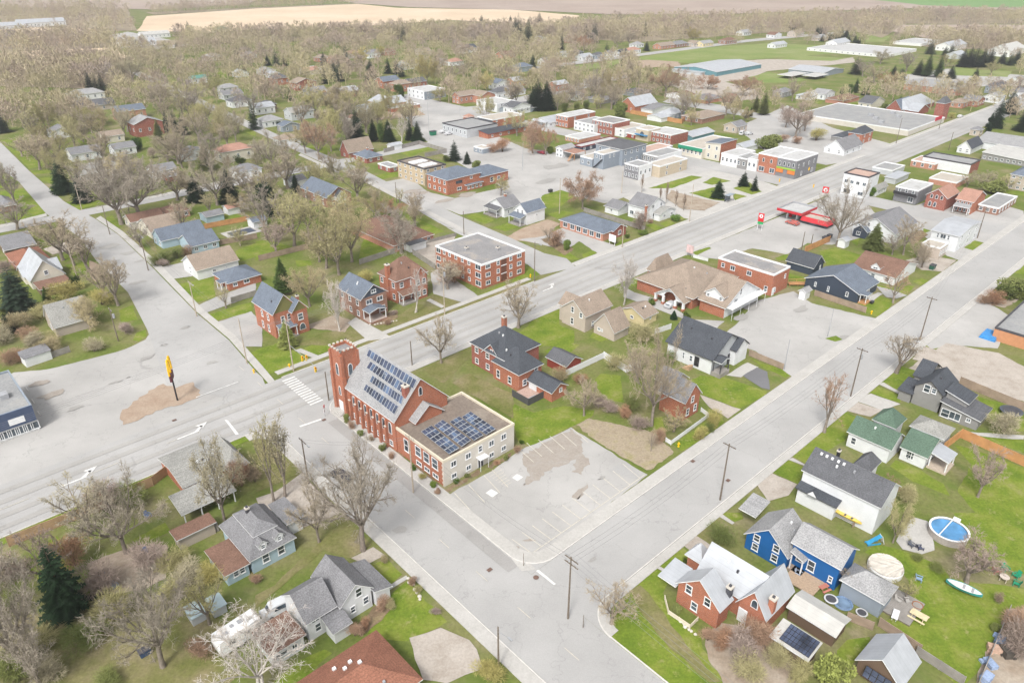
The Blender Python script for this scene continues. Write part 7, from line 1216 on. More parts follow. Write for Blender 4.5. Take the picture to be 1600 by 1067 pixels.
# ------------------------------------------------------------------ the leafless canopy of the far town: individuals first, the rest as one mass
def inpoly(p, poly):
    c = False; j = len(poly) - 1
    for i in range(len(poly)):
        if (poly[i][1] > p[1]) != (poly[j][1] > p[1]) and p[0] < (poly[j][0] - poly[i][0]) * (p[1] - poly[i][1]) / (poly[j][1] - poly[i][1]) + poly[i][0]: c = not c
        j = i
    return c
ROADTRI = []
for o in bpy.data.objects:
    if o.type == 'MESH' and o.name.split('.')[0] in ('road', 'parking_lot', 'playing_field', 'gravel_yard', 'field'):
        for f in o.data.polygons:
            q = [tuple(o.data.vertices[i].co[:2]) for i in f.vertices]; xs = [a[0] for a in q]; ys = [a[1] for a in q]; ROADTRI.append((min(xs), max(xs), min(ys), max(ys), q))
def clear(p, m=1.5, front=True):
    for (x, y, yw, a, b) in FOOT:
        dx, dy = p.x - x, p.y - y
        if abs(dx) + abs(dy) > 60: continue
        c, s = math.cos(yw), math.sin(yw); u, v = dx * c + dy * s, -dx * s + dy * c
        if abs(u) < a / 2 + m and abs(v) < b / 2 + m: return False
    if front:                              # leave the fronts of houses open to view
        v = Vector((p.x, p.y)).normalized()
        for (x, y, yw, a, b) in FOOT:
            d = Vector((x - p.x, y - p.y)); f_ = d.dot(v)
            if 0 < f_ < 17 and abs(d.x * v.y - d.y * v.x) < max(a, b) * .42: return False
    for (x0, x1, y0, y1, q) in ROADTRI:
        if x0 <= p.x <= x1 and y0 <= p.y <= y1 and inpoly((p.x, p.y), q): return False
    return True
def scatter(poly, n, hmin, hmax, seed, gap=5.0):
    rnd = random.Random(seed); xs = [p[0] for p in poly]; ys = [p[1] for p in poly]; W_ = [g2(*p) for p in poly]; wx = [p.x for p in W_]; wy = [p.y for p in W_]; out = []; tries = 0; wp = [(p.x, p.y) for p in W_]
    while len(out) < n and tries < n * 40:
        tries += 1; p = Vector((rnd.uniform(min(wx), max(wx)), rnd.uniform(min(wy), max(wy))))
        if not inpoly((p.x, p.y), wp) or not clear(p): continue
        if any((p - q).length < gap for q, _ in out[-250:]): continue
        if any((p - q[1]).length < gap * .7 for q in TREES if abs(q[1].x - p.x) < 8): continue
        out.append((p, rnd.uniform(hmin, hmax)))
    return out
SC_ = scatter([(0,330),(0,120),(60,100),(230,70),(420,60),(600,55),(760,50),(900,60),(1000,110),(1000,165),(850,175),(600,230),(470,250),(330,280),(150,320)], 900, 8, 15, 3, 4.8)
SC_ += scatter([(330,270),(480,255),(600,300),(690,360),(560,420),(420,420),(300,330)], 26, 6, 11, 4, 8)
SC_ += scatter([(850,175),(1000,110),(1080,150),(1290,170),(1500,120),(1600,110),(1600,190),(1400,170),(1250,180),(1080,200),(960,180)], 90, 7, 13, 5, 6)
SC_ += scatter([(900,90),(1100,60),(1300,45),(1400,60),(1600,75),(1600,100),(1350,75),(1100,75)], 60, 8, 14, 6, 8)
SC_.sort(key=lambda a: a[0].length)
nb = sum(1 for t in TREES if t[2] in ('bare', 'big', 'bud', 'willow', 'slim', 'column', 'birch'))
KEEP = max(0, 285 - nb)
for p, h in SC_[:KEEP]:
    tree(rt.choice(['bare', 'bare', 'bud', 'bud', 'bare', 'slim']), p, h, h * rt.uniform(.75, 1.1))
def lite(seed, nbl, wmin=.10, wmax=.2):
    """a cheap far tree: a few hundred slivers"""
    rnd = random.Random(seed); V, F = [], []; tube(V, F, [Vector((0, 0, -.1)), Vector((0, 0, 3.5)), Vector((0, 0, 7))], [.25, .18, .08], 3)
    for i in range(nbl):
        a = rnd.uniform(0, 6.28); u = rnd.random() ** .5; z = rnd.uniform(0, 1); rr = 4.2 * math.sin(math.pi * min(1, .18 + z * .8)) ** .7; p = Vector((math.cos(a) * u * rr, math.sin(a) * u * rr, 3 + z * 8)); d = Vector((p.x * .12, p.y * .12, .8)).normalized()
        blade(V, F, p, jitter(rnd, d, .5), rnd.uniform(1.0, 2.2), rnd.uniform(wmin, wmax), rnd)
    return np.array(V), F
LITE = [lite(i, 270, .15, .3) for i in range(5)]; LITE2 = [lite(i + 9, 90, .22, .42) for i in range(5)]
def mass(name, label, items, col, seed, lib):
    rnd = random.Random(seed); VV, FF = [], []; n0 = 0
    for p, h in items:
        v, f = lib[rnd.randrange(5)]; a = rnd.uniform(0, 6.28); c, s = math.cos(a), math.sin(a); k_ = h / 11.0; w = k_ * rnd.uniform(.85, 1.25)
        q = np.empty_like(v); q[:, 0] = (v[:, 0] * c - v[:, 1] * s) * w + p.x; q[:, 1] = (v[:, 0] * s + v[:, 1] * c) * w + p.y; q[:, 2] = v[:, 2] * k_; VV.append(q); FF += [tuple(i + n0 for i in t) for t in f]; n0 += len(v)
    me = bpy.data.meshes.new(name); me.from_pydata(np.concatenate(VV).tolist(), [], FF); me.materials.append(TWIG2); o = link(bpy.data.objects.new(name, me)); o.color = (*col, 1); tag(o, label, 'trees', None, 'stuff'); return o
TWIG2 = mat_ground('far_twigs', [(.32,(.33,.28,.25)),(.43,(.43,.34,.27)),(.52,(.47,.40,.27)),(.6,(.50,.44,.26)),(.7,(.38,.32,.28))], .022, .25, .3)
if SC_[KEEP:]: mass('far_trees', 'leafless tree canopy filling the far side of the town', SC_[KEEP:], (.4,.35,.28), 8, LITE)
WOOD = []
for poly, n, sd_ in zip(WPOLY, (520, 620, 160, 90, 120, 150, 110, 50), (1, 2, 3, 4, 5, 6, 7, 9)):
    WOOD += scatter(poly, int(n * 1.7), 9, 16, sd_ + 20, 3.2)
mass('woodland', 'leafless woods along the edge of the far fields', WOOD, (.4,.35,.3), 9, LITE2)
# pines standing in the far woods
for i_ in range(34):
    x_, y_ = [(300 + rt.uniform(0, 270), 175 + rt.uniform(0, 75)), (90 + rt.uniform(0, 160), 100 + rt.uniform(0, 60))][i_ % 4 == 0]
    tpx('a3', 'spruce', x_, y_ + 30, y_ - 20, 30, 'spruce')
print('trees', len(TREES), 'mass', len(SC_) - KEEP, 'wood', len(WOOD))
# ------------------------------------------------------------------ poles and wires
POLES = []
def pole(base, top, label, arms=1, lamp=False, xf=False, wood=WOODP, r=.15, name='utility_pole', yaw=YAW):
    q = P(*base); h = solve_z(q, top); e = empty(name, (q.x, q.y, 0), yaw); tag(e, label, 'pole' if name != 'street_lamp' else 'street lamp', None)
    m = MB(); m.bar((0, 0, -.2), (0, 0, h), r, sides=8, r2=r * .62); m.build('pole_shaft', wood, e)
    for i in range(arms):
        z = h - .45 - i * .9; m = MB(); m.box(-.06 + r * .7, -1.15, z - .07, .06 + r * .7, 1.15, z + .07); ca = m.build('crossarm', wood, e)
        for y in (-1.0, -.45, .45, 1.0): s_ = MB(); s_.lathe([(.05, z + .07), (.07, z + .15), (.05, z + .28)], sides=6, cx=r * .7, cy=y); s_.build('insulator', GREYM, ca)
    if xf: m = MB(); m.lathe([(.24, h - 2.6), (.28, h - 2.5), (.28, h - 1.6), (.22, h - 1.5)], sides=10, cx=r + .3, cy=0); m.build('transformer', GREYM, e)
    if lamp: m = MB(); m.bar((0, 0, h - .8), (0, -1.9, h - .25), .035, sides=5); la = m.build('lamp_arm', GREYM, e); m = MB(); m.box(-.12, -2.5, h - .34, .12, -1.8, h - .2); m.build('lamp_head', GREYM, la)
    POLES.append((e, q, h)); return e, q, h
pa = [pole((887.5,966),870,'dark utility pole on the corner by the car park street',2), pole((1125,781),693,'dark utility pole facing the brick cottage fence',1), pole((1329,619),544,'utility pole with transformer near the dark grey farmhouse',1,xf=True), pole((1437.5,530),464,'dark utility pole opposite the clinic car park',1), pole((1527,372),324,'utility pole at the far end of the car park street',1)]
pc = [pole((779,1045),979,'thin pole on the pavement by the rust roofed bungalow',0,lamp=True), pole((646,770),681,'pale wooden pole with yellow collar beside the church annex',1,wood=WOODL), pole((482.5,756),686,'thin pole beside the two slender trees',1,lamp=True), pole((514,626),581,'dark signal pole at the church tower steps',0), pole((459,580),498,'pale pole with traffic signals across from the church tower',2,wood=WOODL), pole((386,568),498,'tall thin pole beside the corner lawn',0,wood=WOODL), pole((307.5,494.5),440,'pole with lamp in front of the blue roofed bungalow',1,lamp=True,wood=WOODL), pole((232,423),367,'pole with lamp near the tan roofed white house',1,lamp=True), pole((172,367),322,'pole at the corner of the upper cross street',0), pole((128,328),288,'pole with crossarm beyond the upper cross street',1,wood=WOODL)]
pb = [pole((644,571),533,'dark pole on the main street behind the church roof',0), pole((695,492),417,'pale pole in front of the brown roofed brick house',1,wood=WOODL,xf=True), pole((835,440),378,'street pole with lamp at the apartment block corner',0,lamp=True), pole((972,387),350,'pole in front of the low shop row',0,wood=WOODL), pole((1077,347),288,'pole beside the bare column trees',0,wood=WOODL), pole((1252,392),362,'pole on the petrol station edge beside the navy garage',0), pole((1266,389),366,'second pole from the navy garage on the petrol station edge',0), pole((1400,225),185,'pole on the lawn corner by the black hipped house',0), pole((1482,235),207,'pole beside the slate gabled white house',0), pole((1467,202),185,'far pole on the main street by the grocery store',0)]
pole((185,533),482,'pole with white transformers beside the half hidden old house',1,xf=True); pole((120,432),380,'thin pole near the metal roofed white house',0,wood=WOODL); pole((725,367),330,'pole on the side street by the apartment block',0); pole((620,317),285,'pole on the side street opposite the red brick clinic',0); pole((874,334),279,'pole beside the green lawn behind the low shop row',0,wood=WOODL); pole((971,302),267,'pole at the back of the downtown car park',0,wood=WOODL)
pole((1293,526),482,'thin leaning lamp post on the clinic car park island',0,r=.09,wood=GREYM); pole((1225,577),530,'thin pole at the fence of the modern white bungalow',0,r=.1,wood=GREYM); pole((671,219),160,'tall pale lamp post on the town car park',0,r=.1,wood=GREYM,lamp=True); pole((817,261),222,'lamp post in the downtown car park',0,r=.1,wood=GREYM); pole((816,267),240,'short lamp post in the downtown car park',0,r=.08,wood=GREYM); pole((719,183),160,'lamp post near the white flat shop',0,r=.09,wood=GREYM)
pole((911,980),960,'short dark signpost on the corner lawn',0,r=.06); pole((818,884),864,'short dark post at the car park entrance',0,r=.06)
WIRE = mat_plain('wire', (.22,.22,.23), .6, .1); wn = [0]
def wire(A, B, n, label, sag=.9, hh=None):
    """the wires of one span between two poles"""
    (e1_, a, h1), (e2_, b, h2) = A, B; d = (b - a).normalized(); s = Vector((-d.y, d.x, 0)); m = MB()
    for i in range(n):
        o = s * ((i - (n - 1) / 2) * .7); prev = None
        for j in range(11):
            t = j / 10; p = a.lerp(b, t) + o; p.z = h1 * (1 - t) + h2 * t - .3 - sag * 4 * t * (1 - t)
            if prev: m.bar(prev, p, .018, sides=3)
            prev = p
    w = m.build('power_line', WIRE); tag(w, label, 'wire'); return w
off = lambda q, d, t, h: (None, q + Vector((d.x, d.y, 0)) * t, h)
for i, nm in enumerate(('from the corner pole towards the brick cottage', 'between the cottage fence and the dark farmhouse', 'from the dark farmhouse towards the clinic car park', 'towards the far end of the car park street')): wire(pa[i], pa[i + 1], 3, 'power lines along the car park street ' + nm)
wire(pa[0], off(pa[0][1], Vector((E2.x, E2.y)), -46, 9.5), 4, 'power lines crossing the bright corner lawn to the bottom edge'); wire(pa[0], pc[1], 2, 'wires from the corner pole to the pole beside the annex', 1.4)
wire(pc[1], pc[2], 2, 'wires from the annex pole over the broad bare tree'); wire(pc[4], pb[1], 4, 'power lines in front of the craftsman house'); wire(pc[4], off(pc[4][1], Vector((E1.x, E1.y)), -75, 10.5), 4, 'power lines over the left car park'); wire(pc[5], pc[6], 2, 'wires along the left street by the bungalow'); wire(pc[6], pc[7], 2, 'wires along the left street by the tan roofed house'); wire(pc[4], pc[5], 2, 'wires over the corner lawn'); wire(pb[1], pb[2], 3, 'power lines in front of the apartment block')
# ------------------------------------------------------------------ fences, built panel by panel
def fence(pts, label, mat=FENCEW, h=1.8, post=None, step=2.4, cat='fence', name='board_fence'):
    w = [P(*p) for p in pts]; e = empty(name, tuple(w[0])); tag(e, label, cat); o0 = w[0]
    for a, b in zip(w, w[1:]):
        L_ = (b - a).length; n = max(1, round(L_ / step)); d = (b - a) / n; ang = math.atan2(d.y, d.x); l = d.length
        key = ('panel', round(l, 2), round(h, 2), mat.name)
        if key not in WINC:
            m = MB(); m.box(.05, -.02, .06, l - .05, .02, h); m.box(.05, -.05, h * .22, l - .05, -.021, h * .22 + .09); m.box(.05, -.05, h * .8, l - .05, -.021, h * .8 + .09); m.box(.05, -.045, h + .002, l - .05, .045, h + .04); WINC[key] = m.mesh('fence_panel', mat)
            m = MB(); m.box(-.055, -.055, -.1, .055, .055, h + .1); WINC[key + (1,)] = m.mesh('fence_post', post or mat)
        for i in range(n):
            p = a + d * i - o0
            o = link(bpy.data.objects.new('fence_panel', WINC[key]), e); o.location = p; o.rotation_euler = (0, 0, ang); q = link(bpy.data.objects.new('fence_post', WINC[key + (1,)]), e); q.location = p; q.rotation_euler = (0, 0, ang)
        q = link(bpy.data.objects.new('fence_post', WINC[key + (1,)]), e); q.location = b - o0; q.rotation_euler = (0, 0, ang)
    return e
TANF = mat_siding('tan_boards', (.43,.29,.18), .14, True, .15)
fence([(15,854),(120,812),(240,759),(262,742)], 'tan board fence along the main road verge', TANF, 1.9)
fence([(1472,706),(1500,684),(1602,730)], 'new orange cedar fence behind the green roofed house', CEDAR, 2.0); fence([(1498,601),(1604,645)], 'brown board fence behind the dark grey farmhouse', FENCEW, 1.9); fence([(1272,462),(1352,489)], 'brown board fence between the navy bungalow and the car park', FENCEW, 1.6)
fence([(1257,395),(1296,378)], 'orange cedar fence beside the big bare tree', CEDAR, 2.0); fence([(1170,556),(1223,578)], 'weathered fence beside the dark driveway', FENCEW, 1.5); fence([(884,588),(943,560)], 'white vinyl fence behind the dark red garage', FENCEV, 1.5); fence([(943,560),(978,582),(1000,575)], 'white vinyl fence around the cottage back yard', FENCEV, 1.7)
fence([(1040,690),(1048,695),(1107,652),(1095,643)], 'low white fence wrapping the brick cottage corner', FENCEV, .9); fence([(405,408),(482,389)], 'dark brown fence across the green back gardens', FENCEW, 1.7); fence([(562,414),(617,396)], 'grey board fence behind the craftsman house', FENCEG, 1.7); fence([(645,398),(680,421)], 'grey board fence beside the brown roofed brick house', FENCEG, 1.7)
fence([(662,382),(713,369)], 'low grey rail fence beside the apartment block', FENCEG, 1.1); fence([(320,358),(390,345)], 'orange fence behind the grey blue house', CEDAR, 1.7); fence([(345,383),(402,373)], 'brown fence beside the covered pool', FENCEW, 1.7); fence([(362,474),(402,462)], 'grey fence beside the twin gable house drive', FENCEG, 1.6)
fence([(985,178),(1065,194),(1071,188)], 'long orange cedar fence behind the shops', CEDAR, 2.2, step=4); fence([(600,239),(655,226),(698,239),(664,246)], 'grey fence around the small bright lawn', FENCEG, 1.8, step=3); fence([(1372,978),(1436,1021)], 'brown board fence behind the silver roofed barn', FENCEW, 1.6); fence([(1430,1022),(1504,1070)], 'weathered picket fence at the bottom edge', FENCEG, 1.5)
fence([(1528,1070),(1576,955)], 'grey fence at the right edge of the big lawn', FENCEG, 1.2); fence([(912,331),(1007,361)], 'grey fence behind the low shop row', FENCEG, 1.6); fence([(72,563),(110,550)], 'grey fence at the back of the left car park', FENCEG, 1.5); fence([T('zc',165,500),T('zc',190,600),T('zc',335,698),T('zc',388,645)], 'low cream garden fence of the white roofed brick house', CREAM, .7, step=1.8)
fence([T('za',195,770),T('za',480,680)], 'pale panel fence beside the pale blue house', FENCEG, 1.6); fence([T('zf',330,650),T('zf',210,690)], 'pale fence below the tan garage', FENCEV, 1.4)
fence([T('zp',640,700),T('zp',790,760)], 'dark garden fence between the sheds and barn', FENCEW, 1.5); fence([T('zf',610,140),T('zf',500,110)], 'white rail fence behind the clinic sign', FENCEV, 1.0)
# ------------------------------------------------------------------ signs and street furniture
YEL = mat_plain('sign_yellow', (.85,.50,.01), .4, .05); REDS = mat_plain('sign_red', (.60,.02,.03), .4, .05); GRNS = mat_plain('sign_green', (.03,.35,.12), .4, .05)
q = P(*T('c0', 1110, 367)); e = empty('arches_sign', tuple(q), YAW + math.radians(62)); tag(e, 'tall pole sign with yellow double arches in the left car park', 'sign'); m = MB(); m.bar((0, 0, 0), (0, 0, 6.2), .16, sides=8); m.build('sign_pole', BLACK, e); m = MB(); m.box(-1.3, -.2, 5.0, 1.3, .2, 6.6); m.build('name_board', mat_plain('sign_maroon', (.10,.02,.03)), e)
m = MB()
for cx in (-.95, .95):
    pr = None
    for i in range(17):
        a = math.pi * i / 16; p = Vector((cx * .85 + .8 * math.cos(a), 0, 6.6 + 3.1 * math.sin(a) ** .8)); 
        if pr: m.bar(pr, p, .2, sides=6)
        pr = p
m.build('yellow_arches', YEL, e)
def board_sign(base, label, w, zs, mats, yaw, legs=2, name='roadside_sign', emblem=None):
    q = P(*base); e = empty(name, tuple(q), yaw); tag(e, label, 'sign')
    for x in ((-w * .4, w * .4) if legs == 2 else (0,)): m = MB(); m.bar((x, 0, 0), (x, 0, zs[0][0] + .1), .07, sides=6); m.build('sign_post', WHITE, e)
    for (z0, z1), mt in zip(zs, mats): m = MB(); m.box(-w/2, -.12, z0, w/2, .12, z1); m.build('sign_panel', mt, e)
    if emblem: z, r, mt = emblem; m = MB(); m.lathe([(r, -.02), (r, .02)], sides=16); o = m.build('sign_emblem', mt, e); o.rotation_euler = (math.pi / 2, 0, 0); o.location = (0, -.145, z); m = MB(); m.poly([(-r*.5, -.17, z - r*.2), (0, -.17, z - r*.55), (r*.5, -.17, z - r*.2), (r*.28, -.17, z + r*.15), (0, -.17, z + r*.6), (-r*.28, -.17, z + r*.15)]); m.build('leaf_emblem', REDS, e)
    return e
board_sign(T('b2', 1545, 370), 'white posted petrol price sign with red emblem panel', 1.8, [(2.0,2.8),(2.85,3.7),(3.8,5.6)], [GRNS, REDS, REDS], YAW - math.pi / 2 + .2, emblem=(4.7, .62, WHITE)); board_sign(T('zi', 690, 470), 'square red petrol emblem sign on a pole beyond the canopy', 2.0, [(6.6,8.7)], [REDS], YAW - math.pi / 2 + .2, 1, emblem=(7.65, .7, WHITE))
board_sign(T('zf', 470, 98), 'pink and white billboard beside the clinic', 2.3, [(1.0,3.4)], [mat_plain('poster', (.60,.44,.44), .5, .3, .8)], YAW - math.pi / 2); board_sign(T('b2', 625, 462), 'white sign board in front of the low shop row', 2.6, [(1.0,3.2)], [WHITE], YAW - math.pi / 2); board_sign(T('b1', 1000, 490), 'white banner board behind the brown roofed brick house', 5.5, [(.3,2.2)], [WHITE], YAW)
def signal(px, z, label, yaw=YAW):
    q = P(*px, z); e = empty('traffic_signal', tuple(q), yaw); tag(e, label, 'traffic light', 'yellow traffic signals'); m = MB(); m.box(-.2, -.14, -.6, .2, .14, .6); m.build('signal_housing', YEL, e); m = MB(); m.bar((0, 0, .6), (0, 0, .9), .04); m.build('signal_hanger', GREYM, e)
    for i, c in enumerate(((.4,.02,.02),(.5,.25,.02),(.03,.25,.06))): m = MB(); m.lathe([(.13, 0), (.13, .04)], sides=10); o = m.build('signal_lens', mat_plain('lens_%d' % i, c, .3), e); o.rotation_euler = (math.pi / 2, 0, 0); o.location = (0, -.14, .38 - i * .38)
m = MB(); a = P(459, 580); b_ = P(*T('c1', 385, 165), 6.0); a.z = 6.4
for pr, qx in ((a, b_),): m.bar(pr, qx, .05, sides=5)
o = m.build('signal_arm', GREYM); tag(o, 'long mast arm holding yellow signals over the crosswalk', 'pole')
signal(T('c1', 290, 105), 5.7, 'yellow traffic signal nearest the pale pole at the crosswalk'); signal(T('c1', 372, 172), 5.3, 'yellow traffic signal hanging beside the church tower'); signal(T('c1', 315, 100), 5.6, 'yellow traffic signal second along the mast arm'); signal(T('zh', 1362, 560), 5.0, 'yellow traffic signal beside the grey corner shop'); signal(T('zh', 1055, 680), 5.0, 'yellow traffic signal in front of the orange shop signs'); signal(T('zi', 610, 205), 5.0, 'yellow traffic signal left of the red emblem sign')
q = P(*T('c1', 432, 468)); e = empty('road_sign', tuple(q), YAW + .8); tag(e, 'red and white road sign on the church corner', 'sign'); m = MB(); m.bar((0, 0, 0), (0, 0, 2.3), .04, sides=6); m.build('sign_post', GREYM, e); m = MB(); m.lathe([(.42, -.02), (.42, .02)], sides=8); o = m.build('stop_disc', REDS, e); o.rotation_euler = (math.pi / 2, 0, 0); o.location = (0, -.06, 2.4); m = MB(); m.box(-.35, -.03, 1.0, .35, .0, 1.8); m.build('notice_plate', WHITE, e)
for px, lb in ((T('c2', 1040, 655), 'yellow fire hydrant by the white cottage fence'), (T('b3', 645, 895), 'yellow fire hydrant on the navy bungalow lawn'), (T('c1', 210, 160), 'yellow hydrant on the corner lawn'), (T('ze', 1125, 555), 'yellow hydrant beside the apartment block lawn'), (T('c0', 1588, 195), 'yellow hydrant near the tall thin pole')):
    q = P(*px); e = empty('fire_hydrant', tuple(q)); tag(e, lb, 'hydrant', 'yellow fire hydrants'); m = MB(); m.lathe([(.2, 0), (.2, .08), (.14, .1), (.14, .75), (.18, .77), (.16, .9), (.05, 1.0)], sides=10); m.build('hydrant_barrel', YEL, e); m = MB(); m.bar((-.28, 0, .6), (.28, 0, .6), .07, sides=6); m.build('hydrant_nozzles', YEL, e)
q = P(*T('b2', 1355, 192)); e = empty('bus_shelter', tuple(q), YAW); tag(e, 'glass bus shelter on the parkette pavement', 'shelter')
for x, y in ((-1.8,-.7),(1.8,-.7),(-1.8,.7),(1.8,.7)): m = MB(); m.bar((x, y, 0), (x, y, 2.5), .05); m.build('shelter_post', DARK, e)
m = MB(); m.box(-2, -.9, 2.5, 2, .9, 2.62); m.build('shelter_roof', WM['steel'], e); m = MB(); m.box(-1.74, .68, .2, 1.74, .72, 2.4); m.build('shelter_glass', GLASS, e); m = MB(); m.box(-1.4, .1, .42, 1.4, .5, .48); m.box(-1.3, .2, 0, -1.2, .4, .42); m.box(1.2, .2, 0, 1.3, .4, .42); m.build('shelter_bench', GREYM, e)
# ------------------------------------------------------------------ vehicles
TYRE = mat_plain('tyre_rubber', (.02,.02,.02), .8)
def car(px, yaw, col, label, kind='car', name='parked_car'):
    q = P(*px); e = empty(name, (q.x, q.y, .0), yaw); tag(e, label, kind); paint = mat_plain('paint_%d%d%d' % tuple(int(c * 99) for c in col), col, .25, .03, .5, .6)
    prof = [(-2.2,.35),(2.2,.35),(2.25,.75),(1.3,.92),(.6,1.42),(-1.2,1.46),(-1.95,1.0),(-2.25,.92)] if kind == 'car' else [(-2.5,.4),(2.5,.4),(2.55,.95),(1.7,1.15),(1.15,1.95),(-2.4,2.0),(-2.55,1.0)]
    m = MB(); W_ = .9; n = len(prof); inn = [(x, z) for x, z in prof]
    L_ = [(x, -W_ + (.16 if z > 1.1 else 0), z) for x, z in prof]; R_ = [(x, W_ - (.16 if z > 1.1 else 0), z) for x, z in prof]; m.poly(L_); m.poly(list(reversed(R_)))
    for i in range(n): j = (i + 1) % n; m.poly([L_[j], L_[i], R_[i], R_[j]])
    m.build('body', paint, e); m = MB(); zt, zb = (1.36, 1.0) if kind == 'car' else (1.8, 1.25)
    for s in (-1, 1): m.poly([(-1.5, s * (W_ - .02), zb), (.95, s * (W_ - .02), zb), (.55, s * (W_ - .13), zt), (-1.15, s * (W_ - .13), zt)][::-s])
    m.poly([(1.32 if kind == 'car' else 1.7, -.7, zb - .04), (1.32 if kind == 'car' else 1.7, .7, zb - .04), (.68 if kind == 'car' else 1.24, .62, zt), (.68 if kind == 'car' else 1.24, -.62, zt)]); m.poly([(-1.98 if kind == 'car' else -2.58, .66, zb), (-1.98 if kind == 'car' else -2.58, -.66, zb), (-1.32 if kind == 'car' else -2.5, -.6, zt), (-1.32 if kind == 'car' else -2.5, .6, zt)]); m.build('windows', GLASS, e)
    for x in (-1.4, 1.4):
        for y in (-.86, .86): m = MB(); m.bar((x, y - .11, .33), (x, y + .11, .33), .33, sides=12); w = m.build('wheel', TYRE, e); m = MB(); m.bar((x, y - .125, .33), (x, y + .125, .33), .18, sides=8); m.build('rim', GREYM, w)
    for s in (-1, 1): m = MB(); m.box(2.2 if kind == 'car' else 2.5, s * .62 - .16, .62, 2.27 if kind == 'car' else 2.57, s * .62 + .16, .76); m.build('headlight', WHITE, e)
    return e
car(T('d1', 150, 620), YAW + math.pi * .96, (.62,.64,.66), 'white van parked behind the white farmhouse', 'van', 'parked_van'); car((534,748), YAW + math.pi / 2, (.06,.055,.06), 'dark car under the broad bare tree on the church street'); car(T('zf', 335, 480), YAW, (.55,.56,.58), 'silver car under the arched clinic portico'); car(T('zh', 660, 205), YAW + .3, (.65,.65,.66), 'white van behind the turquoise roofed house', 'van', 'parked_van'); car(T('zh', 735, 205), YAW - .2, (.55,.56,.57), 'silver car beside the white van behind the shops'); car(T('a2', 640, 655), YAW, (.10,.10,.12), 'dark car beside the low dark roofed house'); car(T('zk', 570, 540), YAW, (.68,.68,.69), 'white car at the pale blue shop'); car(T('zk', 620, 560), YAW, (.60,.60,.62), 'pale car nearest the pale blue shop corner'); car(T('zg', 40, 470), YAW + 1.5, (.30,.04,.06), 'dark red car below the bare downtown trees'); car(T('a3', 1200, 735), YAW, (.62,.62,.63), 'white car beside the red church'); car(T('zi', 385, 605), YAW + 1.5, (.45,.12,.10), 'red car at the petrol pumps under the canopy')
q = P(*T('d0', 1500, 800)); e = empty('camper_trailer', tuple(q), YAW + .08); tag(e, 'white camper trailer under a pale birch at lower left', 'trailer'); m = MB(); prof = [(-3,.5),(3,.5),(3.2,1.4),(2.7,2.8),(-2.9,2.8),(-3.1,1.6)]; L_ = [(x,-1.15,z) for x,z in prof]; R_ = [(x,1.15,z) for x,z in prof]; m.poly(L_); m.poly(R_[::-1])
for i in range(6): m.poly([L_[(i+1)%6],L_[i],R_[i],R_[(i+1)%6]])
m.build('trailer_body', WHITE, e)
for x, y, w_ in ((-1.6,-.2,.5),(.6,.2,.6),(1.8,-.3,.4),(-.5,.3,.4)): m = MB(); m.box(x-w_/2,y-w_/2,2.79,x+w_/2,y+w_/2,2.98); m.build('roof_hatch', GREYM, e)
for x in (-1.5,.8): m = MB(); m.box(x-.5,-1.19,1.5,x+.5,-1.14,2.1); m.build('trailer_window', GLASS, e)
for y in (-1.0, 1.0): m = MB(); m.bar((-.3,y-.1,.33),(-.3,y+.1,.33),.33,sides=10); m.build('wheel', TYRE, e)
m = MB(); m.bar((3.0,0,.5),(4.2,0,.45),.05); m.build('tow_bar', BLACK, e)
# ------------------------------------------------------------------ petrol pumps, bins, garden things
cb, cv = CANOPY
for i, (fx, fy) in enumerate(((.3,.35),(.3,.65),(.7,.35),(.7,.65))):
    w = cb.org + cb.ex * (cv['x0'] + cv['a'] * fx + .9) + cb.ey * (cv['y0'] + cv['b'] * fy); e = empty('petrol_pump', (w.x, w.y, 0), YAW); tag(e, ('white petrol pump at the near left of the canopy', 'red petrol pump at the far left of the canopy', 'white petrol pump at the near right of the canopy', 'red petrol pump at the far right of the canopy')[i], 'pump', 'petrol pumps under the canopy'); m = MB(); m.box(-.3,-.45,.15,.3,.45,1.7); m.build('pump_cabinet', REDS if i % 2 else WHITE, e); m = MB(); m.box(-.33,-.3,1.0,-.301,.3,1.5); m.build('pump_display', DARK, e); m = MB(); m.box(-.7,-1.2,0,.7,1.2,.15); m.build('pump_island', CONC, e)
def bin_(px, col, label, s=1.0, yaw=YAW):
    q = P(*px); e = empty('waste_bin', tuple(q), yaw); tag(e, label, 'bin'); mt = mat_plain('bin_%d%d%d' % tuple(int(c * 99) for c in col), col, .5, .1); m = MB(); m.poly([(-.9*s,-.6*s,1.2*s),(-.9*s,.6*s,1.2*s),(-.8*s,.5*s,.12),(-.8*s,-.5*s,.12)]); m.poly([(.9*s,.6*s,1.2*s),(.9*s,-.6*s,1.2*s),(.8*s,-.5*s,.12),(.8*s,.5*s,.12)]); m.poly([(.9*s,-.6*s,1.2*s),(-.9*s,-.6*s,1.2*s),(-.8*s,-.5*s,.12),(.8*s,-.5*s,.12)]); m.poly([(-.9*s,.6*s,1.2*s),(.9*s,.6*s,1.2*s),(.8*s,.5*s,.12),(-.8*s,.5*s,.12)]); m.build('bin_body', mt, e); m = MB(); m.box(-.95*s,-.65*s,1.2*s,.95*s,.65*s,1.28*s); m.build('bin_lid', DARK, e)
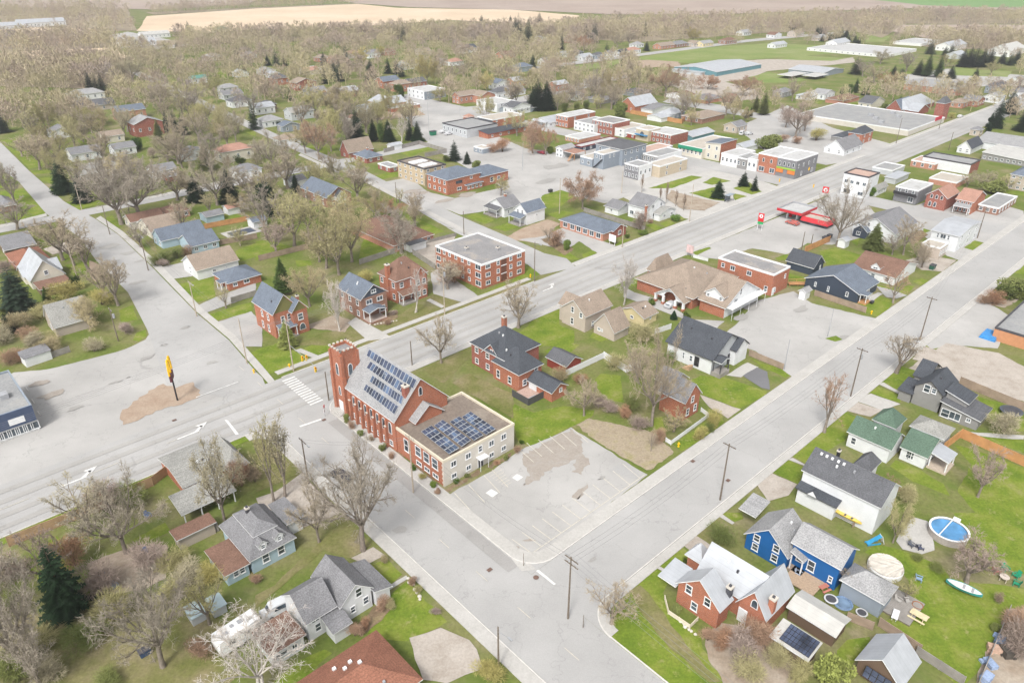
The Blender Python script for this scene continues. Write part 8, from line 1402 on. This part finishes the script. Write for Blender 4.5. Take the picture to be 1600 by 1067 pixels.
bin_(T('zk', 472, 565), (.02,.18,.10), 'green waste bin on the town car park', 1.7); bin_(T('b3', 1025, 615), (.03,.10,.07), 'dark green bin near the pale metal roofed house', 1.1); bin_(T('zi', 725, 775), (.05,.07,.09), 'dark bin at the end of the orange cedar fence', 1.1); bin_(T('zi', 770, 750), (.04,.05,.06), 'dark bin right of its twin by the cedar fence', 1.0); bin_(T('b2', 240, 135), (.05,.05,.05), 'black bin on the edge of the downtown car park', .9); bin_(T('b3', 648, 830), (.03,.03,.03), 'small black bin on the navy bungalow lawn', .6); bin_(T('d0', 910, 890), (.05,.09,.18), 'blue bin on the rough lawn at lower left', .8)
q = P(*T('d3', 1120, 145)); e = empty('swimming_pool', tuple(q), YAW); tag(e, 'round blue above ground pool beside a pale patio', 'pool'); m = MB(); m.lathe([(2.75, 0), (2.75, 1.25), (2.65, 1.25), (2.65, .9)], sides=28, sy=1.0); m.build('pool_wall', mat_plain('pool_wall_grey', (.40,.36,.33), .5, .12, 3), e); m = MB(); m.lathe([(2.64, .85), (2.64, 1.02)], sides=28); m.build('pool_cover', mat_plain('pool_blue', (.10,.28,.52), .25, .25, .6), e)
m = MB(); m.lathe([(2.87, 1.251), (2.87, 1.31), (2.55, 1.31), (2.55, 1.251)], sides=28)
m.f = m.f[:-2]; m.m = m.m[:-2]; m.build('pool_rim', WHITE, e); m = MB(); m.bar((-2.7, .6, 1.45), (2.7, .4, 1.45), .09, sides=6); m.build('cover_roller', WHITE, e); m = MB(); m.box(2.88,-.5,0,3.4,.5,1.5); m.build('pool_ladder', WHITE, e)
q = P(*T('b0', 1510, 385)); e = empty('swimming_pool', tuple(q), YAW); tag(e, 'rectangular in-ground pool under a dark cover', 'pool'); m = MB(); m.box(-5.5,-3.6,.02,5.5,3.6,.09); m.build('pool_deck', CONC, e); m = MB(); m.box(-4,-2.2,.1,4,2.2,.16); m.build('pool_cover', mat_plain('pool_cover_dark', (.06,.075,.11), .5), e)
def tramp(px, r, col, label, cat='trampoline', name='trampoline', z=.8):
    q = P(*px); e = empty(name, tuple(q)); tag(e, label, cat); m = MB(); m.lathe([(r, z - .06), (r + .05, z), (r * .8, z + .02)], sides=20); m.build('pad_ring', mat_plain('pad_%d%d%d' % tuple(int(c * 99) for c in col), col, .6), e); m = MB(); m.lathe([(r * .79, z + .021), (r * .78, z + .03)], sides=20); m.build('mat_top', DARK, e)
    for i in range(4): a = i * 1.57 + .4; m = MB(); m.bar((math.cos(a) * r * .95, math.sin(a) * r * .95, 0), (math.cos(a) * r * .95, math.sin(a) * r * .95, z - .06), .04); m.build('leg', GREYM, e)
tramp(T('c3', 1515, 450), 2.0, (.08,.09,.11), 'dark trampoline beside the farmhouse fence'); tramp(T('zp', 548, 592), .9, (.55,.56,.58), 'small grey trampoline in the narrow back yard', z=.5); tramp(T('zp', 727, 668), .75, (.50,.50,.50), 'tiny trampoline by the wire yard fence', z=.4)
q = P(*T('zp', 620, 607)); e = empty('paddling_pool', tuple(q), YAW); tag(e, 'flat blue paddling pool beside the grey trampoline', 'pool'); m = MB(); m.lathe([(1.25, 0), (1.35, .18), (1.25, .3), (1.1, .3), (1.05, .15)], sides=20); m.build('pool_ring', mat_plain('faded_blue', (.16,.24,.38), .5, .3, 2), e); m = MB(); m.lathe([(1.04, .1), (1.04, .17)], sides=20); m.build('pool_water', mat_glass('dull_water', (.10,.15,.22)), e)
q = P(*T('zp', 862, 412)); e = empty('covered_pool', tuple(q), YAW); tag(e, 'large round pool under a crumpled white tarpaulin', 'pool'); m = MB(); m.lathe([(2.4, 0), (2.45, .8), (2.3, 1.0)], sides=24); m.build('pool_wall', WM['whitep'], e); bm = bmesh.new(); bmesh.ops.create_circle(bm, cap_ends=True, segments=24, radius=2.4); bmesh.ops.triangulate(bm, faces=bm.faces[:]); bmesh.ops.subdivide_edges(bm, edges=bm.edges[:], cuts=4, use_grid_fill=True)
for v_ in bm.verts: v_.co.z = 1.05 + rt.uniform(-.06, .12)
me = bpy.data.meshes.new('tarpaulin'); bm.to_mesh(me); bm.free(); me.materials.append(STONE); link(bpy.data.objects.new('tarpaulin', me), e)
def hull(px, yaw, L_, W_, H_, mats, label, name, cat, roll=0, z=.1):
    """boat or kayak: pointed hull with an open top"""
    q = P(*px); e = empty(name, (q.x, q.y, z), yaw); tag(e, label, cat); m = MB(); n = 12; prev = None
    for i in range(n + 1):
        t = i / n; s = math.sin(math.pi * min(1, max(0, t))) ** .6; x = (t - .5) * L_; w = W_ / 2 * s + .01; ring = [(x, -w, H_ + .15 * abs(t - .5)), (x, -w * .7, H_ * .35), (x, 0, 0 + .25 * (abs(t - .5) * 2) ** 3), (x, w * .7, H_ * .35), (x, w, H_ + .15 * abs(t - .5))]
        if prev:
            for j in range(4): m.poly([prev[j], prev[j + 1], ring[j + 1], ring[j]])
        prev = ring
    m.build('hull', mats[0], e); m = MB(); m.poly([((i / n - .5) * L_, sg * (W_ / 2 * math.sin(math.pi * i / n) ** .6 * .92), H_ * .97) for sg, rng in ((-1, range(n + 1)), (1, range(n, -1, -1))) for i in rng]); m.build('deck_top', mats[1], e); m = MB()
    for i in range(2): m.box(-.2 + i * 1.1, -W_ * .3, H_ * .98, .1 + i * 1.1, W_ * .3, H_ * 1.08)
    m.build('seat', mats[2], e); return e
hull(T('d3', 1215, 500), YAW - math.pi * .46, 4.6, 1.5, .7, (mat_plain('teal_hull', (.05,.33,.34), .4), WM['whitep'], GREYM), 'teal and white boat on a trailer on the green lawn', 'small_boat', 'boat', z=.35)
hull(T('zp', 625, 130), YAW - math.pi * .5, 5.2, .85, .4, (mat_plain('kayak_yellow', (.75,.55,.12), .35), mat_plain('kayak_yellow', (.75,.55,.12), .35), DARK), 'long yellow kayak beside the bright blue house', 'kayak', 'kayak', z=1.0); q = P(*T('zp', 625, 130)); m = MB(); m.box(-1.6,-.35,0,-1.5,.35,1.0); m.box(1.5,-.35,0,1.6,.35,1.0); m.box(-1.6,-.03,.5,1.6,.03,.56); o = m.build('boat_rack', FENCEW, None, tuple(q), YAW - math.pi * .5); tag(o, 'low wooden rack under the yellow kayak', 'rack')
def chair(px, yaw, col, label):
    q = P(*px); e = empty('garden_chair', tuple(q), yaw); tag(e, label, 'chair'); mt = mat_plain('plastic_%d%d%d' % tuple(int(c * 99) for c in col), col, .5, .08); m = MB(); m.poly([(-.32,-.35,.38),(.32,-.35,.38),(.32,.3,.30),(-.32,.3,.30)]); m.box(-.32,-.35,.33,.32,.3,.29); m.build('seat', mt, e); m = MB(); m.poly([(-.32,.28,.3),(.32,.28,.3),(.28,.55,1.0),(-.28,.55,1.0)]); m.poly([(-.28,.58,1.0),(.28,.58,1.0),(.32,.31,.3),(-.32,.31,.3)]); m.build('backrest', mt, e)
    for s in (-1, 1): m = MB(); m.box(s*.4-.07,-.45,.55,s*.4+.07,.4,.59); m.build('armrest', mt, e); m = MB(); m.box(s*.4-.04,-.42,0,s*.4+.04,-.32,.55); m.build('leg', mt, e); m = MB(); m.box(s*.3-.04,.3,0,s*.3+.04,.4,.35); m.build('leg', mt, e)
G_ = (.02,.26,.14); BL = (.10,.17,.33)
for px, yw, c, lb in ((T('d3',1480,360),.3,G_,'green garden chair at the top of the lawn table'), (T('d3',1550,405),-1.2,G_,'green garden chair right of the lawn table'), (T('d3',1550,455),-2.2,G_,'green garden chair nearest the right edge below its twin'), (T('d3',1420,375),1.6,(.45,.12,.10),'red garden chair left of the lawn table'), (T('d3',940,425),1.0,(.25,.36,.50),'blue garden chair alone on the green lawn'), (T('d0',910,260),.5,BL,'blue chair on the round dirt patch'), (T('d0',640,405),2.0,BL,'blue chair beside the tangled bushes at lower left'), (T('d0',720,470),1.0,(.30,.34,.42),'pale blue chair under the bare branches'), (T('d0',925,30),1.0,BL,'blue chair near the pale stone pile'), (T('zp',360,440),.8,(.38,.43,.52),'pale blue chair on the bare deck of the blue house'), (T('d3',895,215),.4,(.10,.11,.14),'dark chair on the pale patio'), (T('d3',945,232),1.6,(.08,.09,.14),'dark chair nearest the pool on the pale patio')): chair(px, yw, c, lb)
def table(px, yaw, label, mt, w=1.6, d=.8, bench=False, rnd_=False):
    q = P(*px); e = empty('garden_table', tuple(q), yaw); tag(e, label, 'table'); m = MB()
    if rnd_: m.lathe([(w/2, .70), (w/2, .75)], sides=16)
    else: 
        for i in range(5): m.box(-w/2, -d/2 + i * d / 5 + .01, .70, w/2, -d/2 + (i + 1) * d / 5 - .01, .75)
    m.build('table_top', mt, e)
    for sx in (-1, 1):
        for sy in (-1, 1): m = MB(); m.bar((sx*w*.32, sy*d*.3, .70), (sx*w*.32, sy*d*(.75 if bench else .3), 0), .05); m.build('leg', mt, e)
    if bench:
        for sy in (-1, 1): m = MB(); m.box(-w/2, sy*d*.95-.15, .42, w/2, sy*d*.95+.15, .47); m.bar((-w*.32, sy*d*.95, 0), (-w*.32, sy*d*.95, .42), .04); m.bar((w*.32, sy*d*.95, 0), (w*.32, sy*d*.95, .42), .04); m.build('bench', mt, e)
PALEW = mat_plain('pale_wood', (.66,.56,.36), .7, .12, 3)
table(T('d3',935,665), YAW + math.pi * .5, 'pale wooden picnic table on the green lawn', PALEW, 2.2, .9, True); table(T('d3',1470,425), YAW, 'pale round table between the green chairs', mat_plain('pale_table', (.55,.48,.42)), 1.3, 1.3, False, True); table(T('zn',550,900), YAW, 'grey patio table on the deck of the rambling brick house', GREYM, 1.9, 1.1); table(T('zp',505,525), YAW - .3, 'small red and white picnic table in the narrow yard', mat_plain('red_table', (.50,.20,.15)), 1.5, .7, True)
table(T('d3',790,660), YAW + .2, 'white table at the edge of the grey deck', WHITE, 1.9, .8)
q = P(*T('zp',945,620)); e = empty('patio_deck', tuple(q), YAW); tag(e, 'grey patio deck with armchairs below the garden steps', 'deck'); m = MB()
for i in range(18): m.box(-2.6 + i * .3, -2.4, .22, -2.6 + i * .3 + .28, 2.4, .3)
m.build('deck_boards', FENCEG, e); m = MB(); m.box(-2.6,-2.4,0,2.8,2.4,.21); m.build('deck_base', WOODP, e)
for i, (px, lb) in enumerate(((T('zp',940,595),'grey armchair on the patio deck beside its twin'),(T('zp',990,598),'grey armchair nearest the fire pit on the patio deck'))): chair(px, .6 + i, (.42,.40,.38), lb); bpy.data.objects[-1] if False else None
q = P(*T('d3',932,590)); m = MB(); m.lathe([(.65, 0), (.75, .35), (.68, .38), (.5, .15)], sides=14); o = m.build('fire_pit', mat_plain('rusty_steel', (.30,.13,.06), .8, .3, 3), None, tuple(q)); tag(o, 'rusty round fire pit on the lawn beside the patio deck', 'fire pit')
q = P(*T('zp',775,260)); e = empty('garden_slide', tuple(q), YAW - .6); tag(e, 'blue slide with white ladder beside the blue house yard', 'slide'); m = MB(); m.poly([(-.5,-.35,.2),(1.6,-.35,1.5),(1.6,.35,1.5),(-.5,.35,.2)]); m.box(-.6,-.4,.05,1.6,-.35,.35); m.box(-.6,.35,.05,1.6,.4,.35); m.build('slide_chute', mat_plain('slide_blue', (.04,.28,.50), .3), e); m = MB()
for s in (-.35, .35): m.bar((2.2, s, 0), (1.6, s, 1.6), .05)
for i in range(5): m.bar((2.2 - .12 * i, -.35, .2 + .3 * i), (2.2 - .12 * i, .35, .2 + .3 * i), .04)
m.build('slide_ladder', WHITE, e)
for px, lb in ((T('d0',1230,660),'pale blue covered cold frame left of its twin in the rough yard'), (T('d0',1360,610),'pale blue covered cold frame nearest the camper trailer')):
    q = P(*px); e = empty('cold_frame', tuple(q), YAW); tag(e, lb, 'shed', 'pale covered frames'); m = MB(); m.box(-.9,-1.2,0,.9,1.2,1.5); m.build('frame_walls', WM['pale'], e); m = MB(); m.poly([(-1.05,-1.35,1.5),(1.05,-1.35,1.5),(1.05,1.35,1.75),(-1.05,1.35,1.75)]); m.box(-1.05,-1.35,1.42,1.05,1.35,1.49); m.build('frame_roof', mat_plain('pale_blue_sheet', (.42,.52,.55), .5, .1), e)
q = P(*T('c0',235,120)); e = empty('white_shed', tuple(q), YAW + .1); tag(e, 'low white shed at the back of the left car park', 'shed'); m = MB(); m.box(-2.6,-1.5,0,2.6,1.5,2.2); m.build('wall', WM['white'], e); m = MB(); m.poly([(-2.8,-1.7,2.22),(2.8,-1.7,2.22),(2.8,1.7,2.8),(-2.8,1.7,2.8)]); m.box(-2.8,-1.7,2.15,2.8,1.7,2.2); m.build('roof', RM['grey'], e)
q = P(*T('b3',180,715)); e = empty('orange_ramp', tuple(q), YAW + 2.4); tag(e, 'new timber ramp behind the flat roofed brick building', 'ramp'); m = MB(); m.box(-2.4,-.8,.5,2.4,.8,.62); m.build('ramp_boards', CEDAR, e); m = MB()
for x in (-2.2, 0, 2.2):
    for y in (-.75, .75): m.bar((x, y, 0), (x, y, 1.5), .05)
m.box(-2.4,-.8,1.4,2.4,-.72,1.5); m.box(-2.4,.72,1.4,2.4,.8,1.5); m.build('ramp_rails', CEDAR, e)
q = P(*T('b3',1385,1040)); m = MB(); bm = None; m.poly([(-2,-1.5,.9),(2,-1.4,1.0),(2.1,1.5,1.1),(-1.9,1.5,1.0)]); m.poly([(-2,-1.5,.9),(-1.9,-1.7,.0),(2.1,-1.7,.0),(2,-1.4,1.0)]); m.poly([(-1.9,1.5,1.0),(-2.0,1.8,0),(-2.1,-1.7,0),(-2,-1.5,.9)]); m.poly([(2,-1.4,1.0),(2.1,-1.7,0),(2.3,1.7,0),(2.1,1.5,1.1)]); m.poly([(2.1,1.5,1.1),(2.3,1.7,0),(-2.0,1.8,0),(-1.9,1.5,1.0)]); o = m.build('tarpaulin_stack', mat_plain('tarp_blue', (.05,.25,.58), .5, .2, 2), None, tuple(q), YAW); tag(o, 'blue tarpaulin over a stack beside the orange stucco building', 'tarpaulin')
# clutter in the yard at the right edge
for i, (dx, dy, c) in enumerate(((1445,805,(.25,.34,.50)),(1385,955,(.28,.36,.52)),(1410,865,(.50,.34,.26)),(1360,1050,(.30,.38,.55)),(1480,890,(.08,.07,.06)))):
    q = P(*T('d3', dx, dy)); m = MB(); m.box(-.8,-.5,0,.8,.5,.5 + .15 * i); m.box(-.6,-.7,0,.3,-.51,.4); m.box(.2,.52,0,.9,.9,.35); o = m.build('yard_crate', mat_plain('junk_%d' % i, c, .8, .2, 3), None, tuple(q), YAW + i); tag(o, ('pale blue crate uppermost in the junk yard at right', 'blue crate half way down the junk yard edge', 'brown crate between the blue crates at right', 'blue crate lowest at the right bottom corner', 'dark crate in the junk yard at right')[i], 'crate', 'crates in the junk yard')
ORD = 'first second third fourth fifth sixth seventh eighth ninth'.split()
# rows of stones edging beds and the grey car park kerb stops
for k_, (tile, a, b, n, lb) in enumerate((('d1',(950,415),(1030,545),7,'pale edging stone down the left pavement'),('zo',(1000,540),(1200,510),9,'pale edging stone from the drive round the craftsman bed'),('d2',(1060,690),(1140,760),6,'white garden stone down inside the low cream fence'))):
    for i in range(n):
        p = Vector(T(tile, *a)).lerp(Vector(T(tile, *b)), i / (n - 1)); q = P(p.x, p.y); bm = bmesh.new(); bmesh.ops.create_icosphere(bm, subdivisions=1, radius=rt.uniform(.22, .34))
        for v_ in bm.verts: v_.co *= rt.uniform(.8, 1.2); v_.co.z *= .6
        me = bpy.data.meshes.new('edging_stone'); bm.to_mesh(me); bm.free(); me.materials.append(STONE); o = link(bpy.data.objects.new('edging_stone', me)); o.location = (q.x + rt.uniform(-.2,.2), q.y + rt.uniform(-.2,.2), .14); tag(o, ORD[i] + ' ' + lb, 'stone', lb + ' row')
def kerbstop(px, yaw, label): q = P(*px); m = MB(); m.poly([(-1.0,-.1,.05),(1.0,-.1,.05),(1.0,-.06,.2),(-1.0,-.06,.2)]); m.box(-1.0,-.06,.05,1.0,.08,.2); o = m.build('kerb_stop', KERB, None, tuple(q), yaw); tag(o, label, 'kerb stop')
for i, lb in enumerate(('uppermost concrete kerb stop beside the navy shop','middle concrete kerb stop beside the navy shop','lowest concrete kerb stop beside the navy shop')): kerbstop(T('zb', 285 + i * 62, 325 + i * 125), YAW + math.pi / 2, lb)
# manhole covers
for px, lb in ((T('d1',1460,362),'dark grated drain at the car park corner kerb'),(T('c1',425,490),'dark drain grate at the church street stop line'),(T('c2',1130,748),'rusty drain grate along the car park street'),(T('d2',150,410),'manhole cover on the street junction'),(T('c2',1350,868),'grey drain grate near the tall dark pole'),(T('c0',1090,492),'drain grate on the main road by the sand patch')):
    q = P(*px); m = MB(); m.lathe([(.42, 0), (.42, .015)], sides=14) if 'manhole' in lb else m.box(-.4,-.3,0,.4,.3,.015); o = m.build('drain_cover', mat_plain('iron_rust', (.16,.10,.08), .8, .3, 4), None, (q.x, q.y, .11), YAW); tag(o, lb, 'drain cover')
# ------------------------------------------------------------------ each tree's label says which one it is: its look and the building it stands by
USED = set(o.get('label') for o in bpy.data.objects if o.get('label'))
BP = [(r, c, rad, sh, proj((c.x, c.y, 3))) for r, c, rad, sh in BLD]
def rel(p, c, rad):
    a, b = proj((p.x, p.y, 0)), proj((c.x, c.y, 0)); dx, dy = a[0] - b[0], a[1] - b[1]; d = (p - c).length
    if abs(dx) > abs(dy) * 1.6: return 'to the left of' if dx < 0 else 'to the right of'
    return 'in front of' if dy > 0 else 'behind'
for root, p, kind, tint, ht, group in sorted(TREES, key=lambda t: t[1].length):
    noun = NOUN.get(kind, 'tree'); w = WORD[tint] if tint else WORD[kind]
    if tint and kind in ('bare', 'big', 'slim') and tint not in ('bud',): w += ' bare'
    sizes = {'tree': ('small', 'tall', 7, 12), 'bush': ('low', 'high', 2, 3.5), 'shrub': ('low', 'high', 1.5, 2.8)}.get(noun, ('small', 'tall', 6, 11)); sz = sizes[0] + ' ' if ht < sizes[2] else (sizes[1] + ' ' if ht > sizes[3] else '')
    near = sorted(BP, key=lambda b: (b[1] - p).length - b[2])[:14]; lab = None
    for b in near:
        for s_ in ('', sz) if sz else ('',):
            l = '%s%s %s %s %s' % (s_, w, noun, rel(p, b[1], b[2]), b[3])
            if l not in USED and len(l.split()) <= 16: lab = l; break
        if lab: break
    if not lab:
        for b in near:
            for b2 in near:
                l = '%s %s between %s and %s' % (w, noun, b[3], b2[3])
                if b2 is not b and l not in USED and len(l.split()) <= 16: lab = l; break
            if lab: break
    lab = lab or '%s %s far off among the trees' % (w, noun); USED.add(lab); root['label'] = lab
    root['category'] = {'bush': 'bush', 'shrub': 'shrub'}.get(noun, 'tree'); root['group'] = {'spruce': 'conifers about the town', 'cedar': 'cedars and hedges', 'bush': 'tangled bushes', 'shrub': 'leafy shrubs', 'birch': 'white barked birches'}.get(noun, 'leafless street and garden trees')
# ------------------------------------------------------------------ the air between here and the fields
hz = bpy.data.materials.new('haze_air'); hz.use_nodes = True; ht_ = hz.node_tree; ht_.nodes.remove(ht_.nodes['Principled BSDF'])
pv = ht_.nodes.new('ShaderNodeVolumePrincipled'); pv.inputs['Density'].default_value = .00019; pv.inputs['Color'].default_value = (.96,.97,1.0,1); pv.inputs['Anisotropy'].default_value = .2
ht_.links.new(pv.outputs[0], ht_.nodes['Material Output'].inputs['Volume'])
m = MB(); m.box(-9100, -350, -1, 9100, 9100, 88); o = m.build('haze', hz); o['kind'] = 'stuff'; tag(o, 'thin pale haze over the whole town and fields', 'haze')
